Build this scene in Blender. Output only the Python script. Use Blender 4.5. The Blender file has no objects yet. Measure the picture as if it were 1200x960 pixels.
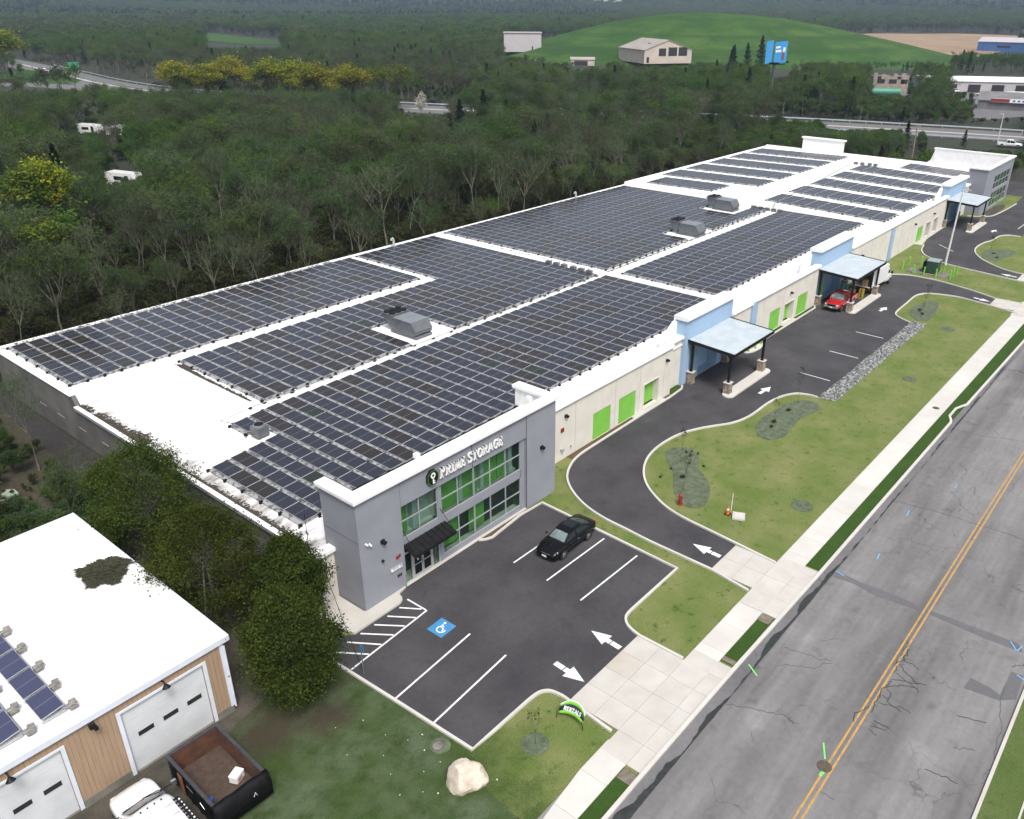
import bpy, bmesh, math, random
import numpy as np
from mathutils import Vector, Matrix, noise as mnoise

S = bpy.context.scene
COL = S.collection
R = math.radians
PI = math.pi
rng = random.Random(7)

# ------------------------------------------------------------------ tagging
def tag(o, label=None, cat=None, group=None, kind=None):
    if label: o['label'] = label
    if cat: o['category'] = cat
    if group: o['group'] = group
    if kind: o['kind'] = kind
    return o

def empty(name, loc=(0, 0, 0), rz=0.0, label=None, cat=None, group=None):
    o = bpy.data.objects.new(name, None)
    o.location = loc
    o.rotation_euler = (0, 0, rz)
    o.empty_display_size = 0.3
    COL.objects.link(o)
    return tag(o, label, cat, group)

def children(o):
    return [c for c in bpy.data.objects if c.parent == o]

def copy_tree(o, kids, loc, rz, label=None, group=None, scale=None):
    """copy of a thing and its (direct) parts; kids is the list of part objects"""
    c = o.copy()
    COL.objects.link(c)
    c.location = loc
    c.rotation_euler = (0, 0, rz)
    if scale: c.scale = scale
    if label: c['label'] = label
    if group: c['group'] = group
    for k in kids:
        kc = k.copy()
        kc.parent = c
        COL.objects.link(kc)
    return c

# ------------------------------------------------------------------ mesh builder
class MB:
    def __init__(s):
        s.v = []; s.f = []; s.m = []; s.sm = []
    def add(s, vs, fs, m=0, smooth=False):
        b = len(s.v)
        s.v.extend([tuple(p) for p in vs])
        for f in fs:
            s.f.append([b + i for i in f]); s.m.append(m); s.sm.append(smooth)
        return s
    def box(s, x0, x1, y0, y1, z0, z1, m=0):
        vs = [(x0, y0, z0), (x1, y0, z0), (x1, y1, z0), (x0, y1, z0), (x0, y0, z1), (x1, y0, z1), (x1, y1, z1), (x0, y1, z1)]
        return s.add(vs, [(0, 3, 2, 1), (4, 5, 6, 7), (0, 1, 5, 4), (1, 2, 6, 5), (2, 3, 7, 6), (3, 0, 4, 7)], m)
    def cbox(s, cx, cy, cz, sx, sy, sz, m=0, rz=0.0):
        c, n = math.cos(rz), math.sin(rz)
        vs = []
        for z in (-sz / 2, sz / 2):
            for (x, y) in ((-sx / 2, -sy / 2), (sx / 2, -sy / 2), (sx / 2, sy / 2), (-sx / 2, sy / 2)):
                vs.append((cx + x * c - y * n, cy + x * n + y * c, cz + z))
        return s.add(vs, [(0, 3, 2, 1), (4, 5, 6, 7), (0, 1, 5, 4), (1, 2, 6, 5), (2, 3, 7, 6), (3, 0, 4, 7)], m)
    def prism(s, pts, z0, z1, m=0, mside=None):
        """extrude a counter-clockwise xy polygon"""
        a = sum(pts[i][0] * pts[(i + 1) % len(pts)][1] - pts[(i + 1) % len(pts)][0] * pts[i][1] for i in range(len(pts)))
        if a < 0: pts = list(reversed(pts))
        n = len(pts)
        vs = [(p[0], p[1], z0) for p in pts] + [(p[0], p[1], z1) for p in pts]
        s.add(vs, [list(range(n, 2 * n)), list(range(n - 1, -1, -1))], m)
        s.add(vs, [(i, (i + 1) % n, n + (i + 1) % n, n + i) for i in range(n)], m if mside is None else mside)
        return s
    def extrude(s, prof, axis, a0, a1, m=0, smooth=False):
        """closed profile of 2d points swept along an axis: 'x' -> (y,z), 'y' -> (x,z)"""
        n = len(prof)
        if axis == 'x':
            vs = [(a0, p[0], p[1]) for p in prof] + [(a1, p[0], p[1]) for p in prof]
        else:
            vs = [(p[0], a0, p[1]) for p in prof] + [(p[0], a1, p[1]) for p in prof]
        s.add(vs, [list(range(n)), list(range(2 * n - 1, n - 1, -1))], m)
        s.add(vs, [(i, n + i, n + (i + 1) % n, (i + 1) % n) for i in range(n)], m, smooth)
        return s
    def cyl(s, p0, p1, r0, r1=None, n=10, m=0, caps=True, smooth=True):
        r1 = r0 if r1 is None else r1
        p0, p1 = Vector(p0), Vector(p1)
        d = p1 - p0
        if d.length < 1e-6: return s
        d.normalize()
        a = d.orthogonal().normalized(); b = d.cross(a)
        vs = []
        for p, r in ((p0, r0), (p1, r1)):
            for i in range(n):
                t = 2 * PI * i / n
                vs.append(p + a * (r * math.cos(t)) + b * (r * math.sin(t)))
        s.add(vs, [(i, (i + 1) % n, n + (i + 1) % n, n + i) for i in range(n)], m, smooth)
        if caps:
            s.add(vs, [list(range(n - 1, -1, -1)), list(range(n, 2 * n))], m)
        return s
    def tube(s, pts, r, n=6, m=0):
        for i in range(len(pts) - 1):
            s.cyl(pts[i], pts[i + 1], r, r, n, m)
        return s
    def ball(s, c, rx, ry, rz, m=0, seg=10, ring=6, z0=-1.0):
        vs = []; fs = []
        for j in range(ring + 1):
            ph = -PI / 2 + PI * j / ring
            z = max(math.sin(ph), z0)
            for i in range(seg):
                t = 2 * PI * i / seg
                vs.append((c[0] + rx * math.cos(ph) * math.cos(t), c[1] + ry * math.cos(ph) * math.sin(t), c[2] + rz * z))
        for j in range(ring):
            for i in range(seg):
                fs.append((j * seg + i, j * seg + (i + 1) % seg, (j + 1) * seg + (i + 1) % seg, (j + 1) * seg + i))
        return s.add(vs, fs, m, True)
    def loft(s, rings, m=0, smooth=True, close=True, caps=True):
        n = len(rings[0])
        vs = [p for r in rings for p in r]
        fs = []
        for j in range(len(rings) - 1):
            for i in range(n if close else n - 1):
                k = (i + 1) % n
                fs.append((j * n + i, j * n + k, (j + 1) * n + k, (j + 1) * n + i))
        s.add(vs, fs, m, smooth)
        if caps:
            s.add(rings[0], [list(range(n - 1, -1, -1))], m)
            s.add(rings[-1], [list(range(n))], m)
        return s
    def xform(s, M):
        s.v = [tuple(M @ Vector(p)) for p in s.v]
        return s
    def mesh(s, name, mats):
        me = bpy.data.meshes.new(name)
        me.from_pydata(s.v, [], s.f)
        for m in (mats if isinstance(mats, (list, tuple)) else [mats]): me.materials.append(m)
        me.polygons.foreach_set('material_index', s.m)
        me.polygons.foreach_set('use_smooth', s.sm)
        me.update()
        return me
    def build(s, name, mats, parent=None, loc=None, rz=0.0, bevel=0.0, seg=2, fix=False):
        me = s.mesh(name, mats)
        if fix:
            bm = bmesh.new(); bm.from_mesh(me)
            bmesh.ops.remove_doubles(bm, verts=bm.verts, dist=1e-4)
            bmesh.ops.recalc_face_normals(bm, faces=bm.faces)
            bm.to_mesh(me); bm.free()
        o = bpy.data.objects.new(name, me)
        COL.objects.link(o)
        if parent is not None: o.parent = parent
        if loc is not None: o.location = loc
        o.rotation_euler = (0, 0, rz)
        if bevel:
            b = o.modifiers.new('bevel', 'BEVEL'); b.width = bevel; b.segments = seg; b.limit_method = 'ANGLE'
            b.angle_limit = R(40)
        return o

def link(name, me, parent=None, loc=(0, 0, 0), rot=(0, 0, 0)):
    o = bpy.data.objects.new(name, me)
    COL.objects.link(o)
    o.parent = parent
    o.location = loc
    o.rotation_euler = rot
    return o

def structure(mb, name, mats, **k):
    return tag(mb.build(name, mats, **k), kind='structure')

def smooth_line(pts, n=6, closed=False):
    out = []
    N = len(pts)
    for i in range(N if closed else N - 1):
        if closed:
            p0, p1, p2, p3 = pts[i - 1], pts[i], pts[(i + 1) % N], pts[(i + 2) % N]
        else:
            p0, p1, p2, p3 = pts[max(i - 1, 0)], pts[i], pts[i + 1], pts[min(i + 2, N - 1)]
        for k in range(n):
            t = k / n
            out.append(tuple(0.5 * (2 * p1[j] + (p2[j] - p0[j]) * t + (2 * p0[j] - 5 * p1[j] + 4 * p2[j] - p3[j]) * t * t
                                    + (3 * p1[j] - p0[j] - 3 * p2[j] + p3[j]) * t ** 3) for j in (0, 1)))
    if not closed: out.append(tuple(pts[-1][:2]))
    return out

def ribbon(mb, pts, w, z0, z1, m=0, closed=False, off=0.0):
    """a solid strip of width w that follows a polyline (kerbs, painted lines)"""
    n = len(pts)
    L = []; Rr = []
    for i in range(n):
        a = pts[i - 1] if (i or closed) else pts[i]
        b = pts[(i + 1) % n] if (i < n - 1 or closed) else pts[i]
        dx, dy = b[0] - a[0], b[1] - a[1]
        l = math.hypot(dx, dy) or 1
        nx, ny = -dy / l, dx / l
        L.append((pts[i][0] + nx * (off + w / 2), pts[i][1] + ny * (off + w / 2)))
        Rr.append((pts[i][0] + nx * (off - w / 2), pts[i][1] + ny * (off - w / 2)))
    rings = []
    for l, r in zip(L, Rr):
        rings.append([(r[0], r[1], z0), (l[0], l[1], z0), (l[0], l[1], z1), (r[0], r[1], z1)])
    if closed: rings.append(rings[0])
    mb.loft(rings, m, smooth=False, caps=not closed)
    return mb

# ------------------------------------------------------------------ materials
MATS = {}
def nd(nt, kind, **k):
    n = nt.nodes.new(kind)
    for a, b in k.items(): setattr(n, a, b)
    return n

def mat(name, col, rough=0.7, col2=None, scale=3.0, detail=5.0, lo=0.35, hi=0.65, bump=0.0, bscale=None, metal=0.0,
        spec=0.5, coords='pos', fine=0.0, fscale=40.0, rand=0.0, coat=0.0):
    m = bpy.data.materials.new(name); m.use_nodes = True
    nt = m.node_tree; L = nt.links
    p = nt.nodes['Principled BSDF']
    p.inputs['Roughness'].default_value = rough
    p.inputs['Metallic'].default_value = metal
    p.inputs['Specular IOR Level'].default_value = spec
    p.inputs['Coat Weight'].default_value = coat
    if coords == 'pos':
        vec = nd(nt, 'ShaderNodeNewGeometry').outputs['Position']
    else:
        vec = nd(nt, 'ShaderNodeTexCoord').outputs['Object']
    rgb = nd(nt, 'ShaderNodeRGB'); rgb.outputs[0].default_value = (*col, 1)
    out = rgb.outputs[0]
    if col2 is not None:
        no = nd(nt, 'ShaderNodeTexNoise'); no.inputs['Scale'].default_value = scale; no.inputs['Detail'].default_value = detail
        L.new(vec, no.inputs['Vector'])
        mr = nd(nt, 'ShaderNodeMapRange'); mr.inputs['From Min'].default_value = lo; mr.inputs['From Max'].default_value = hi
        L.new(no.outputs['Fac'], mr.inputs['Value'])
        mx = nd(nt, 'ShaderNodeMix', data_type='RGBA')
        L.new(mr.outputs[0], mx.inputs['Factor']); L.new(out, mx.inputs['A']); mx.inputs['B'].default_value = (*col2, 1)
        out = mx.outputs['Result']
    if fine or rand:
        val = None
        if fine:
            n2 = nd(nt, 'ShaderNodeTexNoise'); n2.inputs['Scale'].default_value = fscale; n2.inputs['Detail'].default_value = 3
            L.new(vec, n2.inputs['Vector'])
            m2 = nd(nt, 'ShaderNodeMapRange'); m2.inputs['From Min'].default_value = 0.25; m2.inputs['From Max'].default_value = 0.75
            m2.inputs['To Min'].default_value = 1 - fine; m2.inputs['To Max'].default_value = 1 + fine
            L.new(n2.outputs['Fac'], m2.inputs['Value']); val = m2.outputs[0]
        if rand:
            oi = nd(nt, 'ShaderNodeObjectInfo')
            m3 = nd(nt, 'ShaderNodeMapRange'); m3.inputs['To Min'].default_value = 1 - rand; m3.inputs['To Max'].default_value = 1 + rand
            L.new(oi.outputs['Random'], m3.inputs['Value'])
            if val is None: val = m3.outputs[0]
            else:
                mm = nd(nt, 'ShaderNodeMath', operation='MULTIPLY'); L.new(val, mm.inputs[0]); L.new(m3.outputs[0], mm.inputs[1]); val = mm.outputs[0]
        vm = nd(nt, 'ShaderNodeVectorMath', operation='SCALE')
        L.new(out, vm.inputs[0]); L.new(val, vm.inputs['Scale']); out = vm.outputs[0]
    L.new(out, p.inputs['Base Color'])
    if bump:
        nb = nd(nt, 'ShaderNodeTexNoise'); nb.inputs['Scale'].default_value = bscale or scale * 6; nb.inputs['Detail'].default_value = 4
        L.new(vec, nb.inputs['Vector'])
        bp = nd(nt, 'ShaderNodeBump'); bp.inputs['Strength'].default_value = bump; bp.inputs['Distance'].default_value = 0.05
        L.new(nb.outputs['Fac'], bp.inputs['Height']); L.new(bp.outputs[0], p.inputs['Normal'])
    MATS[name] = m
    return m

def grass_mat(name, base, dry, dark, s1=0.18, s2=1.1, dlo=0.58, dhi=0.7, fine=0.45, bare=(), bands=None):
    m = bpy.data.materials.new(name); m.use_nodes = True
    nt = m.node_tree; L = nt.links; p = nt.nodes['Principled BSDF']
    p.inputs['Roughness'].default_value = 0.95; p.inputs['Specular IOR Level'].default_value = 0.15
    vec = nd(nt, 'ShaderNodeNewGeometry').outputs['Position']
    def noise(sc, det, lo, hi, rough=0.6):
        n = nd(nt, 'ShaderNodeTexNoise'); n.inputs['Scale'].default_value = sc; n.inputs['Detail'].default_value = det
        n.inputs['Roughness'].default_value = rough
        L.new(vec, n.inputs['Vector'])
        r = nd(nt, 'ShaderNodeMapRange'); r.inputs['From Min'].default_value = lo; r.inputs['From Max'].default_value = hi
        L.new(n.outputs['Fac'], r.inputs['Value']); return r.outputs[0]
    def mix(f, a, b):
        x = nd(nt, 'ShaderNodeMix', data_type='RGBA'); L.new(f, x.inputs['Factor'])
        if isinstance(a, tuple): x.inputs['A'].default_value = (*a, 1)
        else: L.new(a, x.inputs['A'])
        x.inputs['B'].default_value = (*b, 1); return x.outputs['Result']
    c = mix(noise(s1, 6, 0.35, 0.68), base, dry)
    c = mix(noise(s2, 7, dlo, dhi, 0.7), c, dark)
    for (bx, by, br, *bc) in bare:      # worn ground where feet, wheels and tree roots keep the grass thin
        vd = nd(nt, 'ShaderNodeVectorMath', operation='DISTANCE'); L.new(vec, vd.inputs[0]); vd.inputs[1].default_value = (bx, by, 0)
        wob = nd(nt, 'ShaderNodeMath', operation='MULTIPLY_ADD'); L.new(noise(0.9, 6, 0.2, 0.8, 0.7), wob.inputs[0]); wob.inputs[1].default_value = br * 0.9; L.new(vd.outputs['Value'], wob.inputs[2])
        rr0 = nd(nt, 'ShaderNodeMapRange'); rr0.inputs['From Min'].default_value = br * 0.75; rr0.inputs['From Max'].default_value = br * 1.5
        rr0.inputs['To Min'].default_value = 0.9; rr0.inputs['To Max'].default_value = 0.0; L.new(wob.outputs[0], rr0.inputs['Value'])
        c = mix(rr0.outputs[0], c, bc[0] if bc else (0.05, 0.04, 0.028))
    if bands:                       # contour benches and mowing lines
        mp = nd(nt, 'ShaderNodeMapping'); mp.inputs['Scale'].default_value = (0.007, 0.007, 0.5); L.new(vec, mp.inputs['Vector'])
        n_ = nd(nt, 'ShaderNodeTexNoise'); n_.inputs['Scale'].default_value = 1.0; n_.inputs['Detail'].default_value = 5; L.new(mp.outputs[0], n_.inputs['Vector'])
        r_ = nd(nt, 'ShaderNodeMapRange'); r_.inputs['From Min'].default_value = 0.46; r_.inputs['From Max'].default_value = 0.62; r_.inputs['To Max'].default_value = 0.75
        L.new(n_.outputs['Fac'], r_.inputs['Value']); c = mix(r_.outputs[0], c, bands)
    f = noise(14, 5, 0.2, 0.8, 0.75)
    r = nd(nt, 'ShaderNodeMapRange'); r.inputs['To Min'].default_value = 1 - fine; r.inputs['To Max'].default_value = 1 + fine
    L.new(f, r.inputs['Value'])
    v = nd(nt, 'ShaderNodeVectorMath', operation='SCALE'); L.new(c, v.inputs[0]); L.new(r.outputs[0], v.inputs['Scale'])
    L.new(v.outputs[0], p.inputs['Base Color'])
    nb = nd(nt, 'ShaderNodeTexNoise'); nb.inputs['Scale'].default_value = 22; nb.inputs['Detail'].default_value = 4
    L.new(vec, nb.inputs['Vector'])
    bp = nd(nt, 'ShaderNodeBump'); bp.inputs['Strength'].default_value = 0.9; bp.inputs['Distance'].default_value = 0.06
    L.new(nb.outputs['Fac'], bp.inputs['Height']); L.new(bp.outputs[0], p.inputs['Normal'])
    MATS[name] = m
    return m

def road_mat(name, c1, c2, crack=0.0, lanes=None, fine=0.22):
    """asphalt: aggregate grain, cloudy wear, optional cracks and wheel-worn bands along x"""
    m = bpy.data.materials.new(name); m.use_nodes = True
    nt = m.node_tree; L = nt.links; p = nt.nodes['Principled BSDF']
    p.inputs['Roughness'].default_value = 0.9; p.inputs['Specular IOR Level'].default_value = 0.3
    pos = nd(nt, 'ShaderNodeNewGeometry').outputs['Position']
    def noise(sc, det, lo, hi, vec=pos, t0=0.0, t1=1.0):
        n = nd(nt, 'ShaderNodeTexNoise'); n.inputs['Scale'].default_value = sc; n.inputs['Detail'].default_value = det
        L.new(vec, n.inputs['Vector'])
        r = nd(nt, 'ShaderNodeMapRange'); r.inputs['From Min'].default_value = lo; r.inputs['From Max'].default_value = hi
        r.inputs['To Min'].default_value = t0; r.inputs['To Max'].default_value = t1
        L.new(n.outputs['Fac'], r.inputs['Value']); return r.outputs[0]
    def mul(a, b):
        x = nd(nt, 'ShaderNodeMath', operation='MULTIPLY'); L.new(a, x.inputs[0])
        if isinstance(b, float): x.inputs[1].default_value = b
        else: L.new(b, x.inputs[1])
        return x.outputs[0]
    mx = nd(nt, 'ShaderNodeMix', data_type='RGBA'); mx.inputs['A'].default_value = (*c1, 1); mx.inputs['B'].default_value = (*c2, 1)
    L.new(noise(0.25, 7, 0.3, 0.7), mx.inputs['Factor'])
    k = noise(30, 3, 0.2, 0.8, t0=1 - fine, t1=1 + fine)
    k = mul(k, noise(3.0, 5, 0.3, 0.7, t0=0.93, t1=1.07))
    k = mul(k, noise(0.8, 8, 0.6, 0.72, t0=1.0, t1=0.8))       # damp and oily blotches
    k = mul(k, noise(0.37, 9, 0.58, 0.7, t0=1.0, t1=1.14))
    if lanes:
        mp = nd(nt, 'ShaderNodeMapping'); mp.inputs['Scale'].default_value = (0.035, 0.42, 1); L.new(pos, mp.inputs['Vector'])
        k = mul(k, noise(1.0, 4, 0.42, 0.68, vec=mp.outputs[0], t0=1.06, t1=0.66))
        mp2 = nd(nt, 'ShaderNodeMapping'); mp2.inputs['Scale'].default_value = (0.3, 3.0, 1); L.new(pos, mp2.inputs['Vector'])
        k = mul(k, noise(1.0, 6, 0.35, 0.7, vec=mp2.outputs[0], t0=1.06, t1=0.9))
    if crack:
        wn = nd(nt, 'ShaderNodeTexNoise'); wn.inputs['Scale'].default_value = 1.1; wn.inputs['Detail'].default_value = 5; L.new(pos, wn.inputs['Vector'])
        ad = nd(nt, 'ShaderNodeVectorMath', operation='MULTIPLY_ADD'); L.new(wn.outputs['Color'], ad.inputs[0])
        ad.inputs[1].default_value = (1.6, 1.6, 0); L.new(pos, ad.inputs[2])
        vo = nd(nt, 'ShaderNodeTexVoronoi', feature='DISTANCE_TO_EDGE'); vo.inputs['Scale'].default_value = 0.42; L.new(ad.outputs[0], vo.inputs['Vector'])
        r = nd(nt, 'ShaderNodeMapRange'); r.inputs['From Min'].default_value = 0.004; r.inputs['From Max'].default_value = 0.014
        r.inputs['To Min'].default_value = 1.0; r.inputs['To Max'].default_value = 0.0; L.new(vo.outputs['Distance'], r.inputs['Value'])
        cm = mul(r.outputs[0], noise(0.16, 4, 0.5, 0.62))
        inv = nd(nt, 'ShaderNodeMath', operation='MULTIPLY_ADD'); L.new(cm, inv.inputs[0]); inv.inputs[1].default_value = -crack; inv.inputs[2].default_value = 1.0
        k = mul(k, inv.outputs[0])
    v = nd(nt, 'ShaderNodeVectorMath', operation='SCALE'); L.new(mx.outputs['Result'], v.inputs[0]); L.new(k, v.inputs['Scale'])
    L.new(v.outputs[0], p.inputs['Base Color'])
    nb = nd(nt, 'ShaderNodeTexNoise'); nb.inputs['Scale'].default_value = 60; nb.inputs['Detail'].default_value = 3; L.new(pos, nb.inputs['Vector'])
    bp = nd(nt, 'ShaderNodeBump'); bp.inputs['Strength'].default_value = 0.4; bp.inputs['Distance'].default_value = 0.01
    L.new(nb.outputs['Fac'], bp.inputs['Height']); L.new(bp.outputs[0], p.inputs['Normal'])
    MATS[name] = m
    return m

def panel_mat(name, c1, c2):
    """photovoltaic laminate: silver frame, cell grid, split line across the middle, all from the panel's own UVs"""
    m = bpy.data.materials.new(name); m.use_nodes = True
    nt = m.node_tree; L = nt.links; p = nt.nodes['Principled BSDF']
    uv = nd(nt, 'ShaderNodeUVMap').outputs[0]
    sx = nd(nt, 'ShaderNodeSeparateXYZ'); L.new(uv, sx.inputs[0])
    def math2(op, a, b=None):
        x = nd(nt, 'ShaderNodeMath', operation=op)
        for i, q in enumerate((a, b)):
            if q is None: continue
            if isinstance(q, (int, float)): x.inputs[i].default_value = q
            else: L.new(q, x.inputs[i])
        return x.outputs[0]
    def lines(c, n, w):   # 1 on a line
        f = math2('FRACT', math2('MULTIPLY', c, n))
        d = math2('MINIMUM', f, math2('SUBTRACT', 1.0, f))
        return math2('LESS_THAN', d, w)
    U, V = sx.outputs[0], sx.outputs[1]
    edge = math2('MAXIMUM', math2('LESS_THAN', math2('MINIMUM', U, math2('SUBTRACT', 1.0, U)), 0.014),
                 math2('LESS_THAN', math2('MINIMUM', V, math2('SUBTRACT', 1.0, V)), 0.012))
    mid = math2('MULTIPLY', math2('LESS_THAN', math2('ABSOLUTE', math2('SUBTRACT', V, 0.5)), 0.006), 0.45)
    cell = math2('MAXIMUM', lines(U, 6.0, 0.02), lines(V, 24.0, 0.022))
    geo = nd(nt, 'ShaderNodeNewGeometry')
    no = nd(nt, 'ShaderNodeTexNoise'); no.inputs['Scale'].default_value = 0.9; L.new(geo.outputs['Position'], no.inputs['Vector'])
    oi = nd(nt, 'ShaderNodeObjectInfo')
    mx = nd(nt, 'ShaderNodeMix', data_type='RGBA'); mx.inputs['A'].default_value = (*c1, 1); mx.inputs['B'].default_value = (*c2, 1)
    L.new(no.outputs['Fac'], mx.inputs['Factor'])
    m1 = nd(nt, 'ShaderNodeMix', data_type='RGBA'); L.new(cell, m1.inputs['Factor']); L.new(mx.outputs['Result'], m1.inputs['A'])
    m1.inputs['B'].default_value = (0.055, 0.058, 0.07, 1)
    m2 = nd(nt, 'ShaderNodeMix', data_type='RGBA'); L.new(math2('MAXIMUM', edge, mid), m2.inputs['Factor']); L.new(m1.outputs['Result'], m2.inputs['A'])
    m2.inputs['B'].default_value = (0.38, 0.385, 0.4, 1)
    L.new(m2.outputs['Result'], p.inputs['Base Color'])
    p.inputs['Roughness'].default_value = 0.2; p.inputs['Specular IOR Level'].default_value = 0.38
    MATS[name] = m
    return m

def siding_mat(name, col, dark, step=0.3, axis=0):
    """vertical grooved boards"""
    m = bpy.data.materials.new(name); m.use_nodes = True
    nt = m.node_tree; L = nt.links; p = nt.nodes['Principled BSDF']; p.inputs['Roughness'].default_value = 0.85
    pos = nd(nt, 'ShaderNodeNewGeometry').outputs['Position']
    sx = nd(nt, 'ShaderNodeSeparateXYZ'); L.new(pos, sx.inputs[0])
    a = nd(nt, 'ShaderNodeMath', operation='MULTIPLY'); L.new(sx.outputs[axis], a.inputs[0]); a.inputs[1].default_value = 1 / step
    f = nd(nt, 'ShaderNodeMath', operation='FRACT'); L.new(a.outputs[0], f.inputs[0])
    g = nd(nt, 'ShaderNodeMath', operation='LESS_THAN'); L.new(f.outputs[0], g.inputs[0]); g.inputs[1].default_value = 0.1
    mp = nd(nt, 'ShaderNodeMapping'); mp.inputs['Scale'].default_value = (6, 6, 0.5); L.new(pos, mp.inputs['Vector'])
    no = nd(nt, 'ShaderNodeTexNoise'); no.inputs['Scale'].default_value = 1.5; no.inputs['Detail'].default_value = 6; L.new(mp.outputs[0], no.inputs['Vector'])
    mr = nd(nt, 'ShaderNodeMapRange'); mr.inputs['To Min'].default_value = 0.75; mr.inputs['To Max'].default_value = 1.25; L.new(no.outputs['Fac'], mr.inputs['Value'])
    mx = nd(nt, 'ShaderNodeMix', data_type='RGBA'); L.new(g.outputs[0], mx.inputs['Factor']); mx.inputs['A'].default_value = (*col, 1); mx.inputs['B'].default_value = (*dark, 1)
    v = nd(nt, 'ShaderNodeVectorMath', operation='SCALE'); L.new(mx.outputs['Result'], v.inputs[0]); L.new(mr.outputs[0], v.inputs['Scale'])
    L.new(v.outputs[0], p.inputs['Base Color'])
    MATS[name] = m
    return m

def glass_mat(name, tint=(0.02, 0.03, 0.03), see=0.75, rough=0.03):
    m = bpy.data.materials.new(name); m.use_nodes = True
    nt = m.node_tree; L = nt.links; p = nt.nodes['Principled BSDF']
    p.inputs['Base Color'].default_value = (*tint, 1); p.inputs['Roughness'].default_value = rough
    tr = nd(nt, 'ShaderNodeBsdfTransparent'); tr.inputs[0].default_value = (0.8, 0.9, 0.85, 1)
    mix = nd(nt, 'ShaderNodeMixShader'); mix.inputs[0].default_value = see
    L.new(p.outputs[0], mix.inputs[1]); L.new(tr.outputs[0], mix.inputs[2])
    L.new(mix.outputs[0], nt.nodes['Material Output'].inputs['Surface'])
    MATS[name] = m
    return m

def leaf_mat(name, c, rand=0.25, rough=0.8):
    """leaves and fine twigs: tone varies from tree to tree and from clump to clump"""
    m = bpy.data.materials.new(name); m.use_nodes = True
    nt = m.node_tree; L = nt.links; p = nt.nodes['Principled BSDF']
    p.inputs['Roughness'].default_value = rough; p.inputs['Specular IOR Level'].default_value = 0.05
    oi = nd(nt, 'ShaderNodeObjectInfo')
    tc = nd(nt, 'ShaderNodeTexCoord')
    no = nd(nt, 'ShaderNodeTexNoise'); no.inputs['Scale'].default_value = 0.7; no.inputs['Detail'].default_value = 3
    L.new(tc.outputs['Object'], no.inputs['Vector'])
    m1 = nd(nt, 'ShaderNodeMapRange'); m1.inputs['To Min'].default_value = 1 - rand; m1.inputs['To Max'].default_value = 1 + rand
    L.new(oi.outputs['Random'], m1.inputs['Value'])
    m2 = nd(nt, 'ShaderNodeMapRange'); m2.inputs['From Min'].default_value = 0.3; m2.inputs['From Max'].default_value = 0.7
    m2.inputs['To Min'].default_value = 0.72; m2.inputs['To Max'].default_value = 1.28
    L.new(no.outputs['Fac'], m2.inputs['Value'])
    mm = nd(nt, 'ShaderNodeMath', operation='MULTIPLY'); L.new(m1.outputs[0], mm.inputs[0]); L.new(m2.outputs[0], mm.inputs[1])
    hs = nd(nt, 'ShaderNodeHueSaturation'); hs.inputs['Color'].default_value = (*c, 1)
    h = nd(nt, 'ShaderNodeMath', operation='MULTIPLY'); L.new(oi.outputs['Random'], h.inputs[0]); h.inputs[1].default_value = 7.31
    fr = nd(nt, 'ShaderNodeMath', operation='FRACT'); L.new(h.outputs[0], fr.inputs[0])
    m3 = nd(nt, 'ShaderNodeMapRange'); m3.inputs['To Min'].default_value = 0.475; m3.inputs['To Max'].default_value = 0.525
    L.new(fr.outputs[0], m3.inputs['Value']); L.new(m3.outputs[0], hs.inputs['Hue']); L.new(mm.outputs[0], hs.inputs['Value'])
    L.new(hs.outputs[0], p.inputs['Base Color'])
    tl = nd(nt, 'ShaderNodeBsdfTranslucent'); L.new(hs.outputs[0], tl.inputs['Color'])
    ms = nd(nt, 'ShaderNodeMixShader'); ms.inputs[0].default_value = 0.4; L.new(p.outputs[0], ms.inputs[1]); L.new(tl.outputs[0], ms.inputs[2])
    L.new(ms.outputs[0], nt.nodes['Material Output'].inputs['Surface'])
    MATS[name] = m
    return m

membrane = mat('white roof membrane', (0.78, 0.78, 0.775), 0.6, (0.55, 0.54, 0.51), 0.5, lo=0.58, hi=0.82, detail=9)
def stained_mat():
    """membrane of the low roof: dirt washed down to the gutter side in streaks, the rest clean"""
    m = mat('stained roof membrane', (0.78, 0.78, 0.775), 0.65); nt = m.node_tree; L = nt.links; p = nt.nodes['Principled BSDF']
    pos = nd(nt, 'ShaderNodeNewGeometry').outputs['Position']; sx = nd(nt, 'ShaderNodeSeparateXYZ'); L.new(pos, sx.inputs[0])
    mp = nd(nt, 'ShaderNodeMapping'); mp.inputs['Scale'].default_value = (0.55, 1.5, 1); L.new(pos, mp.inputs['Vector'])
    no = nd(nt, 'ShaderNodeTexNoise'); no.inputs['Scale'].default_value = 0.8; no.inputs['Detail'].default_value = 9; no.inputs['Roughness'].default_value = .68; L.new(mp.outputs[0], no.inputs['Vector'])
    a = nd(nt, 'ShaderNodeMapRange'); a.inputs['From Min'].default_value = 22.6; a.inputs['From Max'].default_value = 26.2; a.inputs['To Min'].default_value = .34; a.inputs['To Max'].default_value = -.12; L.new(sx.outputs[0], a.inputs['Value'])
    s = nd(nt, 'ShaderNodeMath', operation='ADD'); L.new(no.outputs['Fac'], s.inputs[0]); L.new(a.outputs[0], s.inputs[1])
    r = nd(nt, 'ShaderNodeMapRange'); r.inputs['From Min'].default_value = .6; r.inputs['From Max'].default_value = .92; L.new(s.outputs[0], r.inputs['Value'])
    x = nd(nt, 'ShaderNodeMix', data_type='RGBA'); L.new(r.outputs[0], x.inputs['Factor']); x.inputs['A'].default_value = (.78, .78, .775, 1); x.inputs['B'].default_value = (.1, .085, .07, 1)
    L.new(x.outputs['Result'], p.inputs['Base Color']); return m
membrane_stained = stained_mat()
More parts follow.
